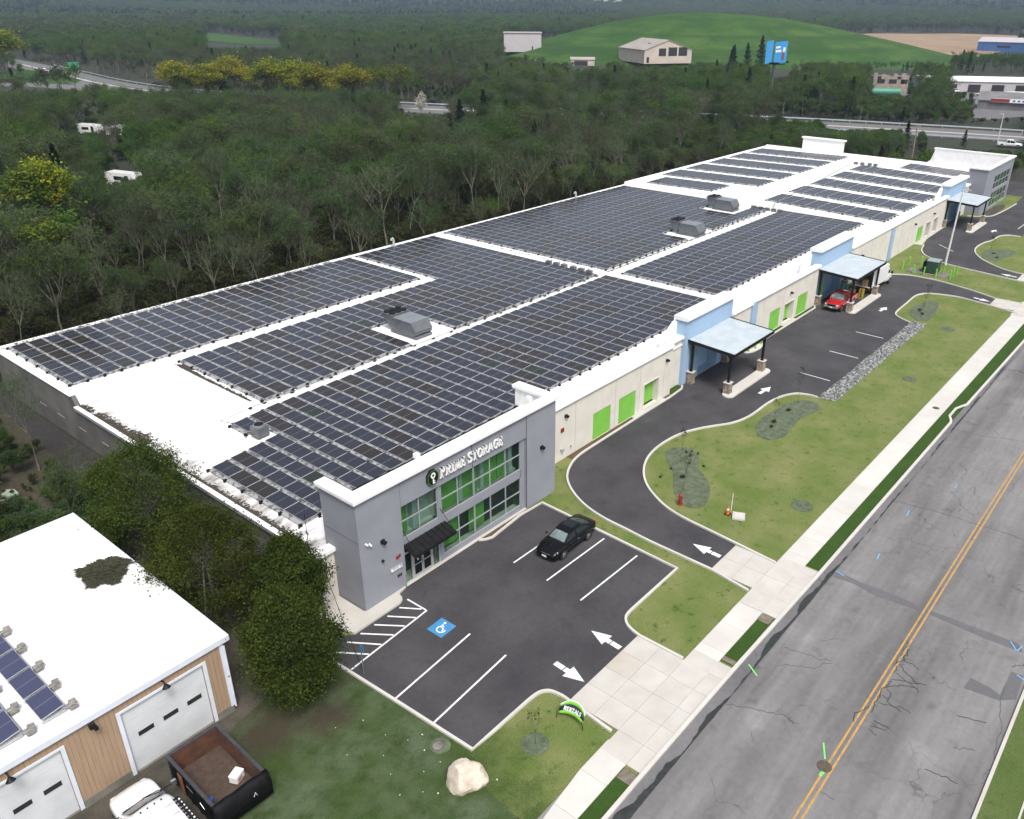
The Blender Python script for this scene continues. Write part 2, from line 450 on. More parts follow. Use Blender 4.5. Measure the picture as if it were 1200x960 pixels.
metal_white = mat('white coping', (0.8, 0.8, 0.8), 0.45, (0.74, 0.74, 0.75), 1.2)
stucco = mat('cream stucco', (0.62, 0.59, 0.53), 0.9, (0.56, 0.53, 0.48), 0.7, fine=0.04, fscale=25, bump=0.1, bscale=60)
stucco_old = mat('old grey block wall', (0.15, 0.145, 0.14), 0.95, (0.095, 0.092, 0.085), 0.5, fine=0.1)
stucco_green = mat('mossy side wall', (0.2, 0.23, 0.19), 0.95, (0.12, 0.15, 0.11), 0.5, fine=0.1)
grey_wall = mat('grey panel wall', (0.24, 0.25, 0.285), 0.85, (0.215, 0.225, 0.255), 0.6, fine=0.05, fscale=30, bump=0.08, bscale=70)
grey_dark = mat('grey trim', (0.3, 0.31, 0.34), 0.6, (0.27, 0.28, 0.31), 1.0)
blue_wall = mat('pale blue panel wall', (0.29, 0.415, 0.57), 0.8, (0.26, 0.38, 0.53), 0.8, fine=0.04)
door_green = mat('lime green roll door', (0.2, 0.5, 0.07), 0.55, (0.18, 0.46, 0.06), 1.5)
green_paint = mat('lime green paint', (0.16, 0.52, 0.03), 0.5, (0.14, 0.46, 0.03), 2.0)
steel = mat('galvanised sheet', (0.43, 0.48, 0.515), 0.45, (0.37, 0.42, 0.455), 0.9)
black_metal = mat('black metal', (0.008, 0.008, 0.009), 0.55, (0.013, 0.013, 0.014), 3.0, spec=0.2)
alu = mat('aluminium frame', (0.45, 0.46, 0.48), 0.4, (0.4, 0.41, 0.43), 2.0, metal=0.3)
rack_grey = mat('racking tray', (0.3, 0.305, 0.31), 0.5, (0.1, 0.102, 0.105), 2.6, lo=0.48, hi=0.54)
concrete = mat('concrete', (0.47, 0.45, 0.42), 0.9, (0.42, 0.4, 0.365), 0.8, fine=0.06)
concrete_white = mat('new concrete', (0.52, 0.505, 0.475), 0.9, (0.47, 0.455, 0.42), 0.5, fine=0.05)
concrete_tan = mat('stained concrete', (0.46, 0.43, 0.39), 0.9, (0.4, 0.36, 0.31), 0.6, fine=0.06)
concrete_dark = mat('weathered concrete', (0.2, 0.19, 0.17), 0.95, (0.12, 0.12, 0.1), 1.0, fine=0.1)
joint = mat('joint sealant', (0.2, 0.19, 0.18), 0.9)
stone = mat('ledge stone', (0.3, 0.25, 0.19), 0.9, (0.13, 0.11, 0.09), 5.0, lo=0.45, hi=0.6, fine=0.2, bump=0.6, bscale=9)
asphalt = road_mat('new asphalt', (0.036, 0.0345, 0.038), (0.064, 0.062, 0.066), fine=.3)
asphalt_old = road_mat('old asphalt', (0.192, 0.186, 0.186), (0.156, 0.152, 0.154), crack=0.4, lanes=True)
asphalt_patch = road_mat('patch asphalt', (0.125, 0.123, 0.13), (0.1, 0.1, 0.105), crack=0.4)
gutter_asphalt = road_mat('gutter asphalt', (0.16, 0.155, 0.16), (0.115, 0.113, 0.118), crack=0.5)
sealer = mat('crack sealer', (0.014, 0.018, 0.016), 0.6, (0.03, 0.034, 0.032), 2.5)
highway_asphalt = road_mat('highway asphalt', (0.145, 0.143, 0.145), (0.12, 0.12, 0.12))
white_paint = mat('white road paint', (0.68, 0.68, 0.67), 0.7, (0.42, 0.42, 0.415), 5.0, lo=0.5, hi=0.8, fine=0.15, fscale=25)
yellow_paint = mat('yellow road paint', (0.44, 0.25, 0.06), 0.75, (0.26, 0.19, 0.115), 3.5, lo=0.42, hi=0.72, fine=0.25, fscale=14)
blue_paint = mat('blue road paint', (0.05, 0.22, 0.45), 0.7, (0.04, 0.19, 0.4), 3.0)
lawn = grass_mat('lawn grass', (0.105, 0.15, 0.036), (0.185, 0.195, 0.078), (0.052, 0.098, 0.019), s1=.3, s2=1.4, dlo=.56, dhi=.68, fine=.62, bare=((18.6, 21.0, 4.6, (0.046, 0.076, 0.019)), (18.2, 16.2, 3.4, (0.046, 0.076, 0.019))))
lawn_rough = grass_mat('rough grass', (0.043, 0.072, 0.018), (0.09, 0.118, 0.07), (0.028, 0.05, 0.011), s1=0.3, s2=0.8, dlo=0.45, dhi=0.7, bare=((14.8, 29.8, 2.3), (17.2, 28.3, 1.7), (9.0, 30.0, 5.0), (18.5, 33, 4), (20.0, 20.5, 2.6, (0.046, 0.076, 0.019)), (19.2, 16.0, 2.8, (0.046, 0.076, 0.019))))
verge_grass = grass_mat('verge grass', (0.03, 0.068, 0.011), (0.043, 0.083, 0.016), (0.022, 0.05, 0.008), s1=0.5, s2=2.0)
hill_grass = grass_mat('mound grass', (0.036, 0.09, 0.014), (0.064, 0.112, 0.024), (0.024, 0.066, 0.011), s1=0.01, s2=0.045, dlo=.42, dhi=.6, fine=.6, bands=(0.022, 0.058, 0.01))
dirt = mat('garage yard dirt', (0.075, 0.065, 0.05), 0.95, (0.035, 0.033, 0.026), 0.7, fine=0.35, fscale=12, bump=0.5)
mulch = mat('brown mulch', (0.12, 0.075, 0.04), 0.95, (0.07, 0.045, 0.025), 4.0, fine=0.35, fscale=18, bump=0.7)
mulch_grey = mat('weathered mulch', (0.105, 0.128, 0.082), 0.95, (0.06, 0.08, 0.045), 2.0, fine=0.4, fscale=14, bump=0.8)
litter_floor = mat('leaf litter floor', (0.05, 0.036, 0.024), 0.95, (0.03, 0.034, 0.016), 0.12, fine=0.4, fscale=2.5, bump=0.5)
rock_grey = mat('crushed rock', (0.22, 0.23, 0.22), 0.9, (0.08, 0.09, 0.09), 3.0, fine=0.3, rand=0.3)
boulder_mat = mat('pale boulder', (0.56, 0.49, 0.41), 0.9, (0.4, 0.33, 0.27), 1.5, lo=0.45, hi=0.7, fine=0.15, fscale=12, bump=0.5, bscale=8)
bark = mat('grey bark', (0.17, 0.16, 0.12), 0.95, (0.1, 0.1, 0.075), 2.0, coords='obj')
bark_dark = mat('dark bark', (0.07, 0.055, 0.04), 0.95, (0.045, 0.04, 0.03), 2.0, coords='obj')
black_car = mat('black car paint', (0.003, 0.003, 0.004), 0.15, (0.005, 0.005, 0.006), 2.0, spec=0.3)
red_car = mat('red truck paint', (0.42, 0.012, 0.016), 0.2, (0.37, 0.01, 0.014), 2.0, coat=0.7)
white_car = mat('white vehicle paint', (0.78, 0.78, 0.78), 0.3, (0.7, 0.7, 0.7), 2.0, coat=0.3)
dark_glass = mat('dark car glass', (0.006, 0.009, 0.01), 0.05, (0.01, 0.013, 0.014), 1.0, spec=0.45)
pale_glass = mat('pale windscreen', (0.2, 0.25, 0.255), 0.08, (0.1, 0.14, 0.145), 2.2, coat=.6)  # mottled pale grey-green windscreen colour
rubber = mat('tyre rubber', (0.015, 0.015, 0.015), 0.9, (0.025, 0.024, 0.023), 6.0)
rim_mat = mat('wheel rim', (0.35, 0.35, 0.36), 0.35, (0.2, 0.2, 0.21), 8.0, metal=0.8)
chrome = mat('chrome', (0.7, 0.7, 0.72), 0.15, (0.6, 0.6, 0.62), 4.0, metal=0.9)
lamp_clear = mat('headlamp lens', (0.7, 0.7, 0.7), 0.1, (0.5, 0.5, 0.5), 9.0, coat=1.0)
lamp_red = mat('tail lamp lens', (0.5, 0.01, 0.015), 0.15, (0.4, 0.01, 0.012), 9.0, coat=1.0)
plate_mat = mat('number plate', (0.7, 0.7, 0.68), 0.5, (0.6, 0.6, 0.6), 9.0)
rtu_grey = mat('rooftop unit casing', (0.115, 0.125, 0.14), 0.5, (0.095, 0.105, 0.115), 1.5)
rtu_light = mat('rooftop unit lid', (0.19, 0.205, 0.225), 0.45, (0.165, 0.18, 0.195), 1.5)
rust = mat('rusty steel', (0.11, 0.042, 0.02), 0.9, (0.055, 0.024, 0.014), 1.8, fine=0.25)
rust_floor = mat('dirt in the skip', (0.075, 0.05, 0.036), 0.95, (0.05, 0.034, 0.026), 3.0, fine=0.4)
tarp = mat('black tarpaulin', (0.004, 0.004, 0.005), 0.6, (0.008, 0.008, 0.009), 4.0, spec=0.15)
siding = siding_mat('tan grooved siding', (0.33, 0.23, 0.15), (0.21, 0.145, 0.095), 0.22)
door_white = mat('white sectional door', (0.6, 0.62, 0.64), 0.6, (0.52, 0.54, 0.56), 0.9)
trim_white = mat('white trim', (0.66, 0.7, 0.78), 0.5, (0.6, 0.64, 0.72), 1.5)
block_stone = mat('ballast block', (0.25, 0.235, 0.215), 0.95, (0.15, 0.14, 0.13), 4.0, fine=0.2)
red_paint = mat('red paint', (0.26, 0.025, 0.02), 0.5, (0.2, 0.02, 0.018), 4.0)
orange = mat('orange plastic', (0.62, 0.1, 0.02), 0.5, (0.54, 0.09, 0.02), 4.0)
box_green = mat('dark green steel', (0.02, 0.045, 0.035), 0.5, (0.03, 0.06, 0.046), 2.0)
box_top = mat('pale green lid', (0.24, 0.32, 0.29), 0.5, (0.2, 0.27, 0.25), 2.0)
wood = mat('weathered pole wood', (0.27, 0.21, 0.15), 0.9, (0.17, 0.13, 0.1), 3.0)
pole_grey = mat('painted lamp pole', (0.62, 0.63, 0.65), 0.5, (0.52, 0.53, 0.55), 2.0)
navy = mat('navy fabric', (0.006, 0.01, 0.03), 0.7, (0.01, 0.014, 0.036), 6.0)
lime_fabric = mat('lime fabric', (0.17, 0.46, 0.03), 0.7, (0.14, 0.4, 0.03), 4.0)
sign_white = mat('white lettering', (0.8, 0.8, 0.8), 0.5, (0.74, 0.74, 0.74), 5.0)
debris_mat = mat('dead leaves', (0.075, 0.06, 0.045), 0.95, (0.035, 0.03, 0.023), 5.0, fine=0.3)
spray_blue = mat('blue survey paint', (0.1, 0.38, 0.75), 0.7, (0.14, 0.36, 0.62), 5.0)
spray_green = mat('green survey paint', (0.16, 0.8, 0.1), 0.7, (0.18, 0.62, 0.14), 5.0)
iron = mat('cast iron', (0.1, 0.075, 0.05), 0.8, (0.06, 0.05, 0.04), 6.0)
white_wall = mat('far pale wall', (0.42, 0.4, 0.42), 0.8, (0.4, 0.37, 0.38), 0.2)
beige_wall = mat('far beige metal wall', (0.5, 0.43, 0.37), 0.8, (0.42, 0.36, 0.31), 0.2)
roof_tan = mat('far tan roof', (0.33, 0.3, 0.27), 0.7, (0.28, 0.25, 0.22), 0.2)
blue_metal = mat('far blue metal wall', (0.05, 0.13, 0.34), 0.6, (0.04, 0.11, 0.29), 0.2)
grey_roof = mat('far grey roof', (0.17, 0.17, 0.175), 0.9, (0.13, 0.13, 0.135), 0.3)
dark_open = mat('dark opening', (0.012, 0.012, 0.014), 0.8, (0.02, 0.02, 0.02), 1.0)
tan_field = mat('dry tan field', (0.3, 0.2, 0.125), 0.95, (0.22, 0.15, 0.09), 0.02, fine=0.15, fscale=0.2)
green_tank = mat('green tank', (0.05, 0.2, 0.13), 0.5, (0.06, 0.24, 0.16), 1.0)
billboard_blue = mat('billboard blue', (0.035, 0.27, 0.62), 0.5, (0.04, 0.3, 0.66), 0.4)
yellow_pl = mat('yellow plastic', (0.34, 0.26, 0.03), 0.5, (0.28, 0.21, 0.025), 4.0)
blue_pl = mat('blue plastic', (0.03, 0.09, 0.4), 0.4, (0.03, 0.08, 0.35), 4.0)
card = mat('cardboard', (0.33, 0.22, 0.12), 0.9, (0.27, 0.18, 0.1), 4.0)
PV = [panel_mat('solar cells navy', (0.017, 0.0185, 0.028), (0.025, 0.027, 0.038)),
      panel_mat('solar cells brown', (0.0165, 0.013, 0.011), (0.024, 0.0195, 0.017)),
      panel_mat('solar cells green', (0.012, 0.018, 0.013), (0.016, 0.022, 0.016))]
win_glass = glass_mat('entrance glass', tint=(.05, .07, .07), see=0.86)

# ------------------------------------------------------------------ camera, sky, sun
cam = bpy.data.cameras.new('camera')
cam.sensor_fit = 'HORIZONTAL'; cam.sensor_width = 36.0
cam.lens = 969.79 / 1200 * 36.0
cam.shift_x = -40 / 1200
cam.clip_start = 0.5; cam.clip_end = 20000
camo = bpy.data.objects.new('camera', cam); COL.objects.link(camo)
CR = Vector((0.6332774, -0.77389576, 0.00671436)); CD = Vector((-0.33708588, -0.28362553, -0.89773586)); CF = Vector((0.69665834, 0.56625251, -0.44048297))
camo.matrix_world = Matrix(((CR.x, -CD.x, -CF.x, 0), (CR.y, -CD.y, -CF.y, 0), (CR.z, -CD.z, -CF.z, 33.0), (0, 0, 0, 1)))
S.camera = camo
def view(x, y, z):
    """where a world point falls in the 1200 x 960 frame (used to keep planting inside the seen sector and sight lines open)"""
    p = Vector((x, y, z - 33.0)); w = p.dot(CF)
    if w <= 1: return None
    return 640 + 969.79 * p.dot(CR) / w, 480 + 969.79 * p.dot(CD) / w

SUN_EL, SUN_AZ = 56.0, 238.0        # azimuth of the direction the light comes from, counter-clockwise from +x
wd = bpy.data.worlds.new('World'); S.world = wd; wd.use_nodes = True
nt = wd.node_tree
bg = nt.nodes['Background']
sky = nt.nodes.new('ShaderNodeTexSky'); sky.sky_type = 'NISHITA'; sky.sun_disc = False
sky.sun_elevation = R(SUN_EL); sky.sun_rotation = R(90 - SUN_AZ); sky.air_density = 1.0; sky.dust_density = 4.0; sky.ozone_density = 1.0
hsv = nt.nodes.new('ShaderNodeHueSaturation'); hsv.inputs['Saturation'].default_value = 0.5      # thin even cloud greys the blue
nt.links.new(sky.outputs[0], hsv.inputs['Color']); nt.links.new(hsv.outputs[0], bg.inputs['Color'])
bg.inputs['Strength'].default_value = 0.103
sl = bpy.data.lights.new('sun', 'SUN'); sl.energy = 1.9; sl.angle = R(20); sl.color = (1.0, 0.96, 0.9)
so = bpy.data.objects.new('sun', sl); COL.objects.link(so)
sd = Vector((math.cos(R(SUN_AZ)) * math.cos(R(SUN_EL)), math.sin(R(SUN_AZ)) * math.cos(R(SUN_EL)), math.sin(R(SUN_EL))))
so.rotation_euler = sd.to_track_quat('Z', 'Y').to_euler()
so.location = (0, 0, 200)
vs = S.view_settings
vs.view_transform = 'Standard'; vs.look = 'None'; vs.gamma = 1.0; vs.use_curve_mapping = False
vs.exposure = 0.9
S.render.engine = 'CYCLES'
S.cycles.use_denoising = True
S.cycles.max_bounces = 6; S.cycles.diffuse_bounces = 3; S.cycles.glossy_bounces = 3; S.cycles.transparent_max_bounces = 8
S.cycles.volume_bounces = 0
S.cycles.caustics_reflective = False; S.cycles.caustics_refractive = False
# ================================================================== GROUND AND PAVING
def smoothstep(a, b, x):
    t = min(1, max(0, (x - a) / (b - a))); return t * t * (3 - 2 * t)
def mound_h(x, y):
    # the grassed mound: long dome across the view
    a = R(29.7)
    dx, dy = x - 570, y - 325
    u = dx * math.cos(a) + dy * math.sin(a); v = -dx * math.sin(a) + dy * math.cos(a)
    q = math.hypot(u / 135, v / (150 if v > 0 else 188))
    if q >= 1: return 0.0
    n = mnoise.noise(Vector((x * .02, y * .02, .5))) * .9
    return max(0.0, (27.8 + n) * math.cos(PI / 2 * q) ** 1.12)
def terrain(x, y):
    d = math.hypot(x, y)
    h = 62 * smoothstep(1300, 3900, d) - 0.06
    if d > 900:
        n = mnoise.noise(Vector((x * 0.0011, y * 0.0011, 3.1)))
        h += n * 14 * smoothstep(900, 2500, d)
    return h

g = MB()
radii = [0, 12, 25, 40, 60, 90, 130, 180, 240, 320, 420, 540, 700, 900, 1150, 1450, 1800, 2200, 2700, 3300, 4000, 4800, 6000, 8000]
NA = 96
vs = [(0, 0, terrain(0, 0))]
for r in radii[1:]:
    for i in range(NA):
        t = 2 * PI * i / NA
        vs.append((r * math.cos(t), r * math.sin(t), terrain(r * math.cos(t), r * math.sin(t))))
fs = [(0, 1 + i, 1 + (i + 1) % NA) for i in range(NA)]
for j in range(len(radii) - 2):
    for i in range(NA):
        a = 1 + j * NA + i; b = 1 + j * NA + (i + 1) % NA
        fs.append((a, a + NA, b + NA, b))
g.add(vs, fs, 0, True)
wood_floor = mat('woodland floor', (0.019, 0.027, 0.012), 0.95, (0.024, 0.024, 0.013), 0.05, fine=0.4, fscale=0.8)
structure(g, 'ground', wood_floor)

# brown leaf litter under the near trees and the dark gravel strip along the west wall
g = MB(); g.prism([(-60, 36), (22.4, 36), (22.4, 84), (190, 84), (190, 128), (120, 150), (30, 150), (-60, 120)], -0.3, -0.02)
structure(g, 'woodland_ground', litter_floor)
g = MB(); g.prism([(19.6, 46), (22.4, 46), (22.4, 84.5), (21.0, 84.5), (20.0, 66), (19.0, 55)], -0.2, -0.008)
structure(g, 'gravel_strip', mat('damp dark gravel', (0.022, 0.02, 0.022), 0.8, (0.035, 0.03, 0.03), 2.0, fine=0.4, fscale=9))

# lawn sheet of the whole lot (paving lies on it)
g = MB(); g.prism([(19.0, 14.0), (200, 12.5), (200, 35.8), (19.0, 35.8)], -0.2, 0.0)
structure(g, 'lawn', lawn)
g = MB(); g.prism([(-40, 13.9), (18.6, 13.9), (18.9, 16.4), (19.2, 19.0), (20.1, 20.6), (20.25, 22.0), (20.05, 26.5), (19.8, 31.2), (21.9, 34.9), (22.4, 36), (-40, 36)], -0.19, 0.004)
structure(g, 'rough_lawn', lawn_rough)
g = MB(); g.prism([(-30, 25.5), (7.5, 25.6), (9.5, 26.6), (10.5, 28.5), (12.4, 30.9), (14.2, 31.5), (16.5, 32.0), (19.2, 33), (21.0, 36), (21.5, 60), (14, 60), (14, 50), (14, 33), (-30, 33)], -0.18, 0.008)
structure(g, 'yard', dirt)
# planting strip with mulch along the glass front
g = MB(); g.prism([(33.3, 33.1), (38.6, 33.1), (40.0, 32.9), (39.75, 32.75), (37.4, 32.9), (34.3, 32.6), (33.8, 32.7)], -0.1, 0.03)
structure(g, 'mulch_strip', mulch)

# parking lot
lot_pts = [(19.88, 31.16), (20.2, 26), (20.46, 21.16), (25.0, 21.1), (25.6, 20.95), (25.95, 20.5), (26.0, 20.0), (26.0, 19.4), (32.45, 19.38), (32.6, 19.8),
           (32.8, 20.35), (33.3, 20.8), (34.0, 20.92), (39.34, 20.94), (39.55, 26), (39.8, 32.66), (37.58, 32.82), (34.3, 32.5), (33.8, 32.7), (33.4, 33.09),
           (26.85, 33.09), (26.2, 32.9), (26.0, 32.45), (25.6, 32.14), (22.07, 32.1), (21.0, 33.0)]
g = MB(); g.prism(lot_pts, -0.1, 0.012)
lot = structure(g, 'parking_lot', asphalt)
ZM = 0.017
# loop driveway past the canopies
loop_out = [(40.75, 19.2), (40.8, 22.0), (40.85, 24.1), (41.0, 26.0), (41.15, 28.1), (41.6, 30.0), (42.4, 31.7), (43.4, 33.05), (44.5, 33.95), (46.0, 34.65), (47.5, 34.98), (49.4, 35.05)]
isl1 = [(44.4, 19.3), (44.62, 21.6), (44.83, 23.65), (45.25, 25.4), (46.14, 27.1), (47.14, 28.4), (48.5, 29.5), (50.1, 30.3), (52.0, 30.75), (54.1, 30.8), (56.1, 30.5), (57.8, 29.8), (59.0, 29.1),
        (60.7, 28.1), (62.9, 27.6), (66.3, 27.55), (68.5, 27.2), (69.9, 26.5), (70.45, 25.5), (70.5, 24.54)]
isl1b = [(97.0, 24.52), (97.6, 25.6), (98.6, 26.7), (100.2, 27.05), (103.8, 27.15), (107.3, 27.25), (109.0, 26.8), (109.9, 25.8), (110.6, 23.2), (110.2, 21.0), (109.8, 19.15)]
loop_far = [(113.0, 19.2), (114.2, 21.5), (115.2, 24.0), (116.1, 27.0), (116.3, 29.5), (116.1, 31.0), (115.4, 32.3), (114.4, 33.4), (112.6, 34.6), (110.0, 35.3)]
so_, s1, s1b, slf = smooth_line(loop_out), smooth_line(isl1), smooth_line(isl1b), smooth_line(loop_far)
mid_edge = [(52.9, 35.1), (57.6, 35.15), (61.6, 35.15), (63.9, 35.3), (64.7, 35.75), (73.6, 35.75), (74.9, 35.2), (83.4, 35.1), (94.8, 35.15), (95.6, 35.75), (106.3, 35.75), (107.5, 35.3)]
poly = so_ + mid_edge + list(reversed(slf)) + list(reversed(s1b)) + list(reversed(s1))
g = MB(); g.prism(poly, -0.1, 0.011)
drive = structure(g, 'driveway', asphalt)
# second loop further along
far_left = [(123.25, 19.1), (123.9, 22.4), (124.5, 25.5), (125.3, 28.6), (127.0, 31.2), (128.6, 32.7), (131.0, 33.7), (134.0, 34.3)]
isl2 = [(126.9, 19.0), (127.4, 20.8), (128.3, 22.4), (130.6, 24.8), (132.9, 26.3), (135.4, 27.3), (138.1, 27.7), (141.5, 27.5), (144.2, 26.9), (147.5, 26.7), (149.2, 25.7), (149.4, 24.0)]
sfl, s2 = smooth_line(far_left), smooth_line(isl2)
poly = sfl + [(138, 35.0), (147.8, 35.75), (158.5, 35.75), (159.5, 34.4), (161.2, 32.0), (166, 31.0), (176, 30.6), (184, 31), (184, 36), (200, 40), (200, 18.8), (178, 18.8), (178, 23.9)] + list(reversed(s2))
g = MB(); g.prism(poly, -0.1, 0.011)
drive2 = structure(g, 'far_driveway', asphalt)

# painted markings (children of the paving they are painted on)
def stripe(name, a, b, parent, w=0.11, m=None, z=ZM):
    mb = MB(); ribbon(mb, [a, b], w, z - 0.004, z)
    return tag(mb.build(name, m or white_paint, parent), kind='structure')
for a, b in [((20.24, 26.56), (26.37, 27.02)), ((20.35, 23.81), (26.4, 24.24)), ((33.12, 29.57), (39.3, 29.5)), ((33.07, 26.72), (39.17, 26.61)), ((32.89, 23.89), (38.98, 23.77))]:
    stripe('stall_line', a, b, lot)
hb = MB()
ribbon(hb, [(20.12, 30.03), (26.2, 30.47)], 0.11, ZM - 0.004, ZM); ribbon(hb, [(26.18, 30.53), (26.15, 32.15)], 0.11, ZM - 0.004, ZM)
for a, b in [((25.3, 31.93), (26.07, 30.8)), ((24.32, 31.89), (25.31, 30.5)), ((23.32, 31.9), (24.4, 30.44)), ((22.31, 31.93), (23.46, 30.36)), ((21.36, 31.94), (22.48, 30.29)), ((20.44, 31.76), (21.51, 30.22))]:
    ribbon(hb, [a, b], 0.11, ZM - 0.003, ZM + 0.001)
tag(hb.build('hatched_aisle', white_paint, lot), kind='structure')
# accessible bay symbol: blue square, white wheelchair figure
bq = MB(); bq.prism([(25.05, 28.05), (26.32, 28.1), (26.31, 29.3), (25.04, 29.25)], ZM - 0.004, ZM)
sym = tag(bq.build('accessible_symbol', blue_paint, lot), kind='structure')
wm = MB(); cx, cy = 25.68, 28.68
def wp(u, v): return (cx + v, cy - u)         # figure upright along +x... drawn sideways in the bay
ribbon(wm, [wp(0.10 + 0.27 * math.cos(t), -0.12 + 0.27 * math.sin(t)) for t in [R(a) for a in range(115, 400, 15)]], 0.075, ZM + 0.001, ZM + 0.005)
ribbon(wm, [wp(-0.10, 0.26), wp(-0.08, 0.02), wp(0.16, 0.0), wp(0.26, -0.2), wp(0.36, -0.17)], 0.08, ZM + 0.002, ZM + 0.006)
ribbon(wm, [wp(-0.09, 0.15), wp(0.1, 0.13)], 0.07, ZM + 0.003, ZM + 0.007)
wm.cyl((*wp(-0.12, 0.4), ZM + 0.001), (*wp(-0.12, 0.4), ZM + 0.006), 0.085, n=14)
tag(wm.build('wheelchair_figure', white_paint, sym), kind='structure')
def arrow(parent, tip, tail, gap=True):
    dx, dy = tip[0] - tail[0], tip[1] - tail[1]; l = math.hypot(dx, dy); ux, uy = dx / l, dy / l; nx, ny = -uy, ux
    P2 = lambda s, w: (tail[0] + ux * s + nx * w, tail[1] + uy * s + ny * w)
    mb = MB(); h = l * 0.55; b = l - h; tw = 0.17; hw = 0.48
    mb.prism([P2(0, -tw), P2(b - 0.32, -tw), P2(b - 0.32, tw), P2(0, tw)], ZM - 0.004, ZM)
    mb.prism([P2(b - 0.26, -tw), P2(b - 0.26, tw), P2(b, tw), P2(b, hw), P2(l, 0), P2(b, -hw), P2(b, -tw)], ZM - 0.004, ZM)
    return tag(mb.build('arrow_marking', white_paint, parent), kind='structure')
arrow(lot, (31.1, 21.75), (30.98, 19.6)); arrow(lot, (27.58, 19.6), (27.69, 21.73))
for tip, tail in [((42.53, 21.6), (42.43, 19.45)), ((69.95, 29.0), (67.8, 29.15)), ((100.9, 28.55), (98.9, 28.7)), ((111.34, 19.4), (111.8, 21.4))]: arrow(drive, tip, tail)
for tip, tail in [((125.3, 21.4), (124.95, 19.3)), ((151.9, 28.2), (149.8, 28.4))]: arrow(drive2, tip, tail)
for x in (75.0, 82.5, 90.0): stripe('stall_line', (x, 25.2), (x + 0.05, 28.3), drive)
for a, b in [((155, 25.6), (163, 25.5)), ((136.0, 32.6), (133.2, 29.8))]: stripe('stall_line', a, b, drive2)

# kerbs
def kerb(pts, closed=False, m=None, w=0.16, h=0.13):
    mb = MB(); ribbon(mb, pts, w, -0.05, h, closed=closed); return structure(mb, 'kerb', m or concrete_white)
kerb([(22.0, 34.9), (20.9, 33.0), (19.85, 31.16), (20.15, 26), (20.4, 21.1)] + [(22, 21.06)] + smooth_line([(24.6, 21.05), (25.35, 20.97), (25.8, 20.65), (25.95, 20.1), (25.95, 19.4), (25.7, 16.5)], 4))
kerb([(32.5, 16.4), (32.5, 19.3)] + smooth_line([(32.6, 19.8), (32.85, 20.4), (33.35, 20.83), (34.0, 20.95)], 4) + [(39.42, 20.97), (39.62, 26), (39.88, 32.75), (37.6, 32.88), (34.3, 32.55), (33.8, 32.75), (33.45, 33.05)])
kerb([(40.32, 16.35)] + so_ + [(52.9, 35.1), (57.6, 35.15), (61.6, 35.15), (63.9, 35.3), (64.55, 35.6)])
kerb([(44.1, 16.3)] + s1)
kerb(s1b + [(108.5, 15.6)])
kerb([(113.0, 16.0)] + slf)
kerb([(73.9, 35.6), (74.9, 35.2), (83.4, 35.1), (94.8, 35.12), (95.5, 35.5)])
kerb([(123.2, 16.0)] + sfl)
kerb([(126.9, 16.0)] + s2)
kerb([(159.2, 34.6)] + smooth_line([(160.0, 33.0), (161.4, 31.6), (164, 31.0), (170, 30.6), (176, 30.4)], 3))
street_kerb = [(-40, 13.7), (24.5, 13.84), (33.6, 13.79), (45.0, 13.6), (73.0, 13.38), (73.5, 13.5), (74.3, 13.84), (76.3, 13.84), (77.3, 13.5), (77.9, 13.3), (99.2, 13.0), (200, 12.4)]
kerb(street_kerb, w=0.2)
# planting strips against the wall between the two canopies
for a, b in ((75.2, 86.3), (89.6, 95.2)):
    g = MB(); g.prism([(a, 35.62), (a, 35.2), (b, 35.2), (b, 35.62)], -0.05, 0.06); structure(g, 'verge', verge_grass)
g = MB(); g.prism([(86.3, 35.62), (86.3, 35.2), (89.6, 35.2), (89.6, 35.62)], -0.05, 0.08); structure(g, 'step_slab', concrete)
g = MB(); g.prism([(62.3, 36.15), (62.3, 35.3), (64.4, 35.45), (64.5, 36.15)], -0.05, 0.05); structure(g, 'verge', verge_grass)
g = MB(); g.prism([(46.5, 35.62), (46.5, 35.05), (49, 35.12), (62.0, 35.22), (62.0, 35.62)], -0.05, 0.035); structure(g, 'mulch_strip', mulch)
g = MB(); g.prism([(55.8, 35.64), (55.8, 35.22), (61.0, 35.24), (61.0, 35.64)], -0.05, 0.07); structure(g, 'step_slab', concrete)
g = MB(); g.prism([(133.5, 35.62), (133.8, 34.5), (138, 35.1), (147.8, 35.3), (147.8, 35.62)], -0.05, 0.08); structure(g, 'step_slab', concrete)

# street, sidewalk, verge
road_pts = [(-60, 1.05), (200, 1.0), (200, 12.4)] + list(reversed(street_kerb[1:-1])) + [(-60, 13.7)]
g = MB(); g.prism([(x, y + (0.0 if y < 5 else -0.02)) for x, y in road_pts], -0.2, 0.0)
road = structure(g, 'road', asphalt_old)
g = MB(); g.prism([(-60, 12.95), (24.5, 13.05), (45, 12.85), (73, 12.8), (99, 12.45), (200, 11.9), (200, 12.3), (99.2, 12.9), (78, 13.2), (76.4, 13.74), (74.2, 13.74), (73, 13.28), (45, 13.5), (24.5, 13.74), (-60, 13.6)], -0.05, 0.005)
structure(g, 'gutter_strip', gutter_asphalt)
# double yellow centre line
for off in (-0.14, 0.14):
    mb = MB(); ribbon(mb, [(-60, 7.14 + off), (31, 7.13 + off), (70, 7.06 + off), (200, 6.8 + off)], 0.11, 0.0, 0.006)
    tag(mb.build('centre_line', yellow_paint, road), kind='structure')
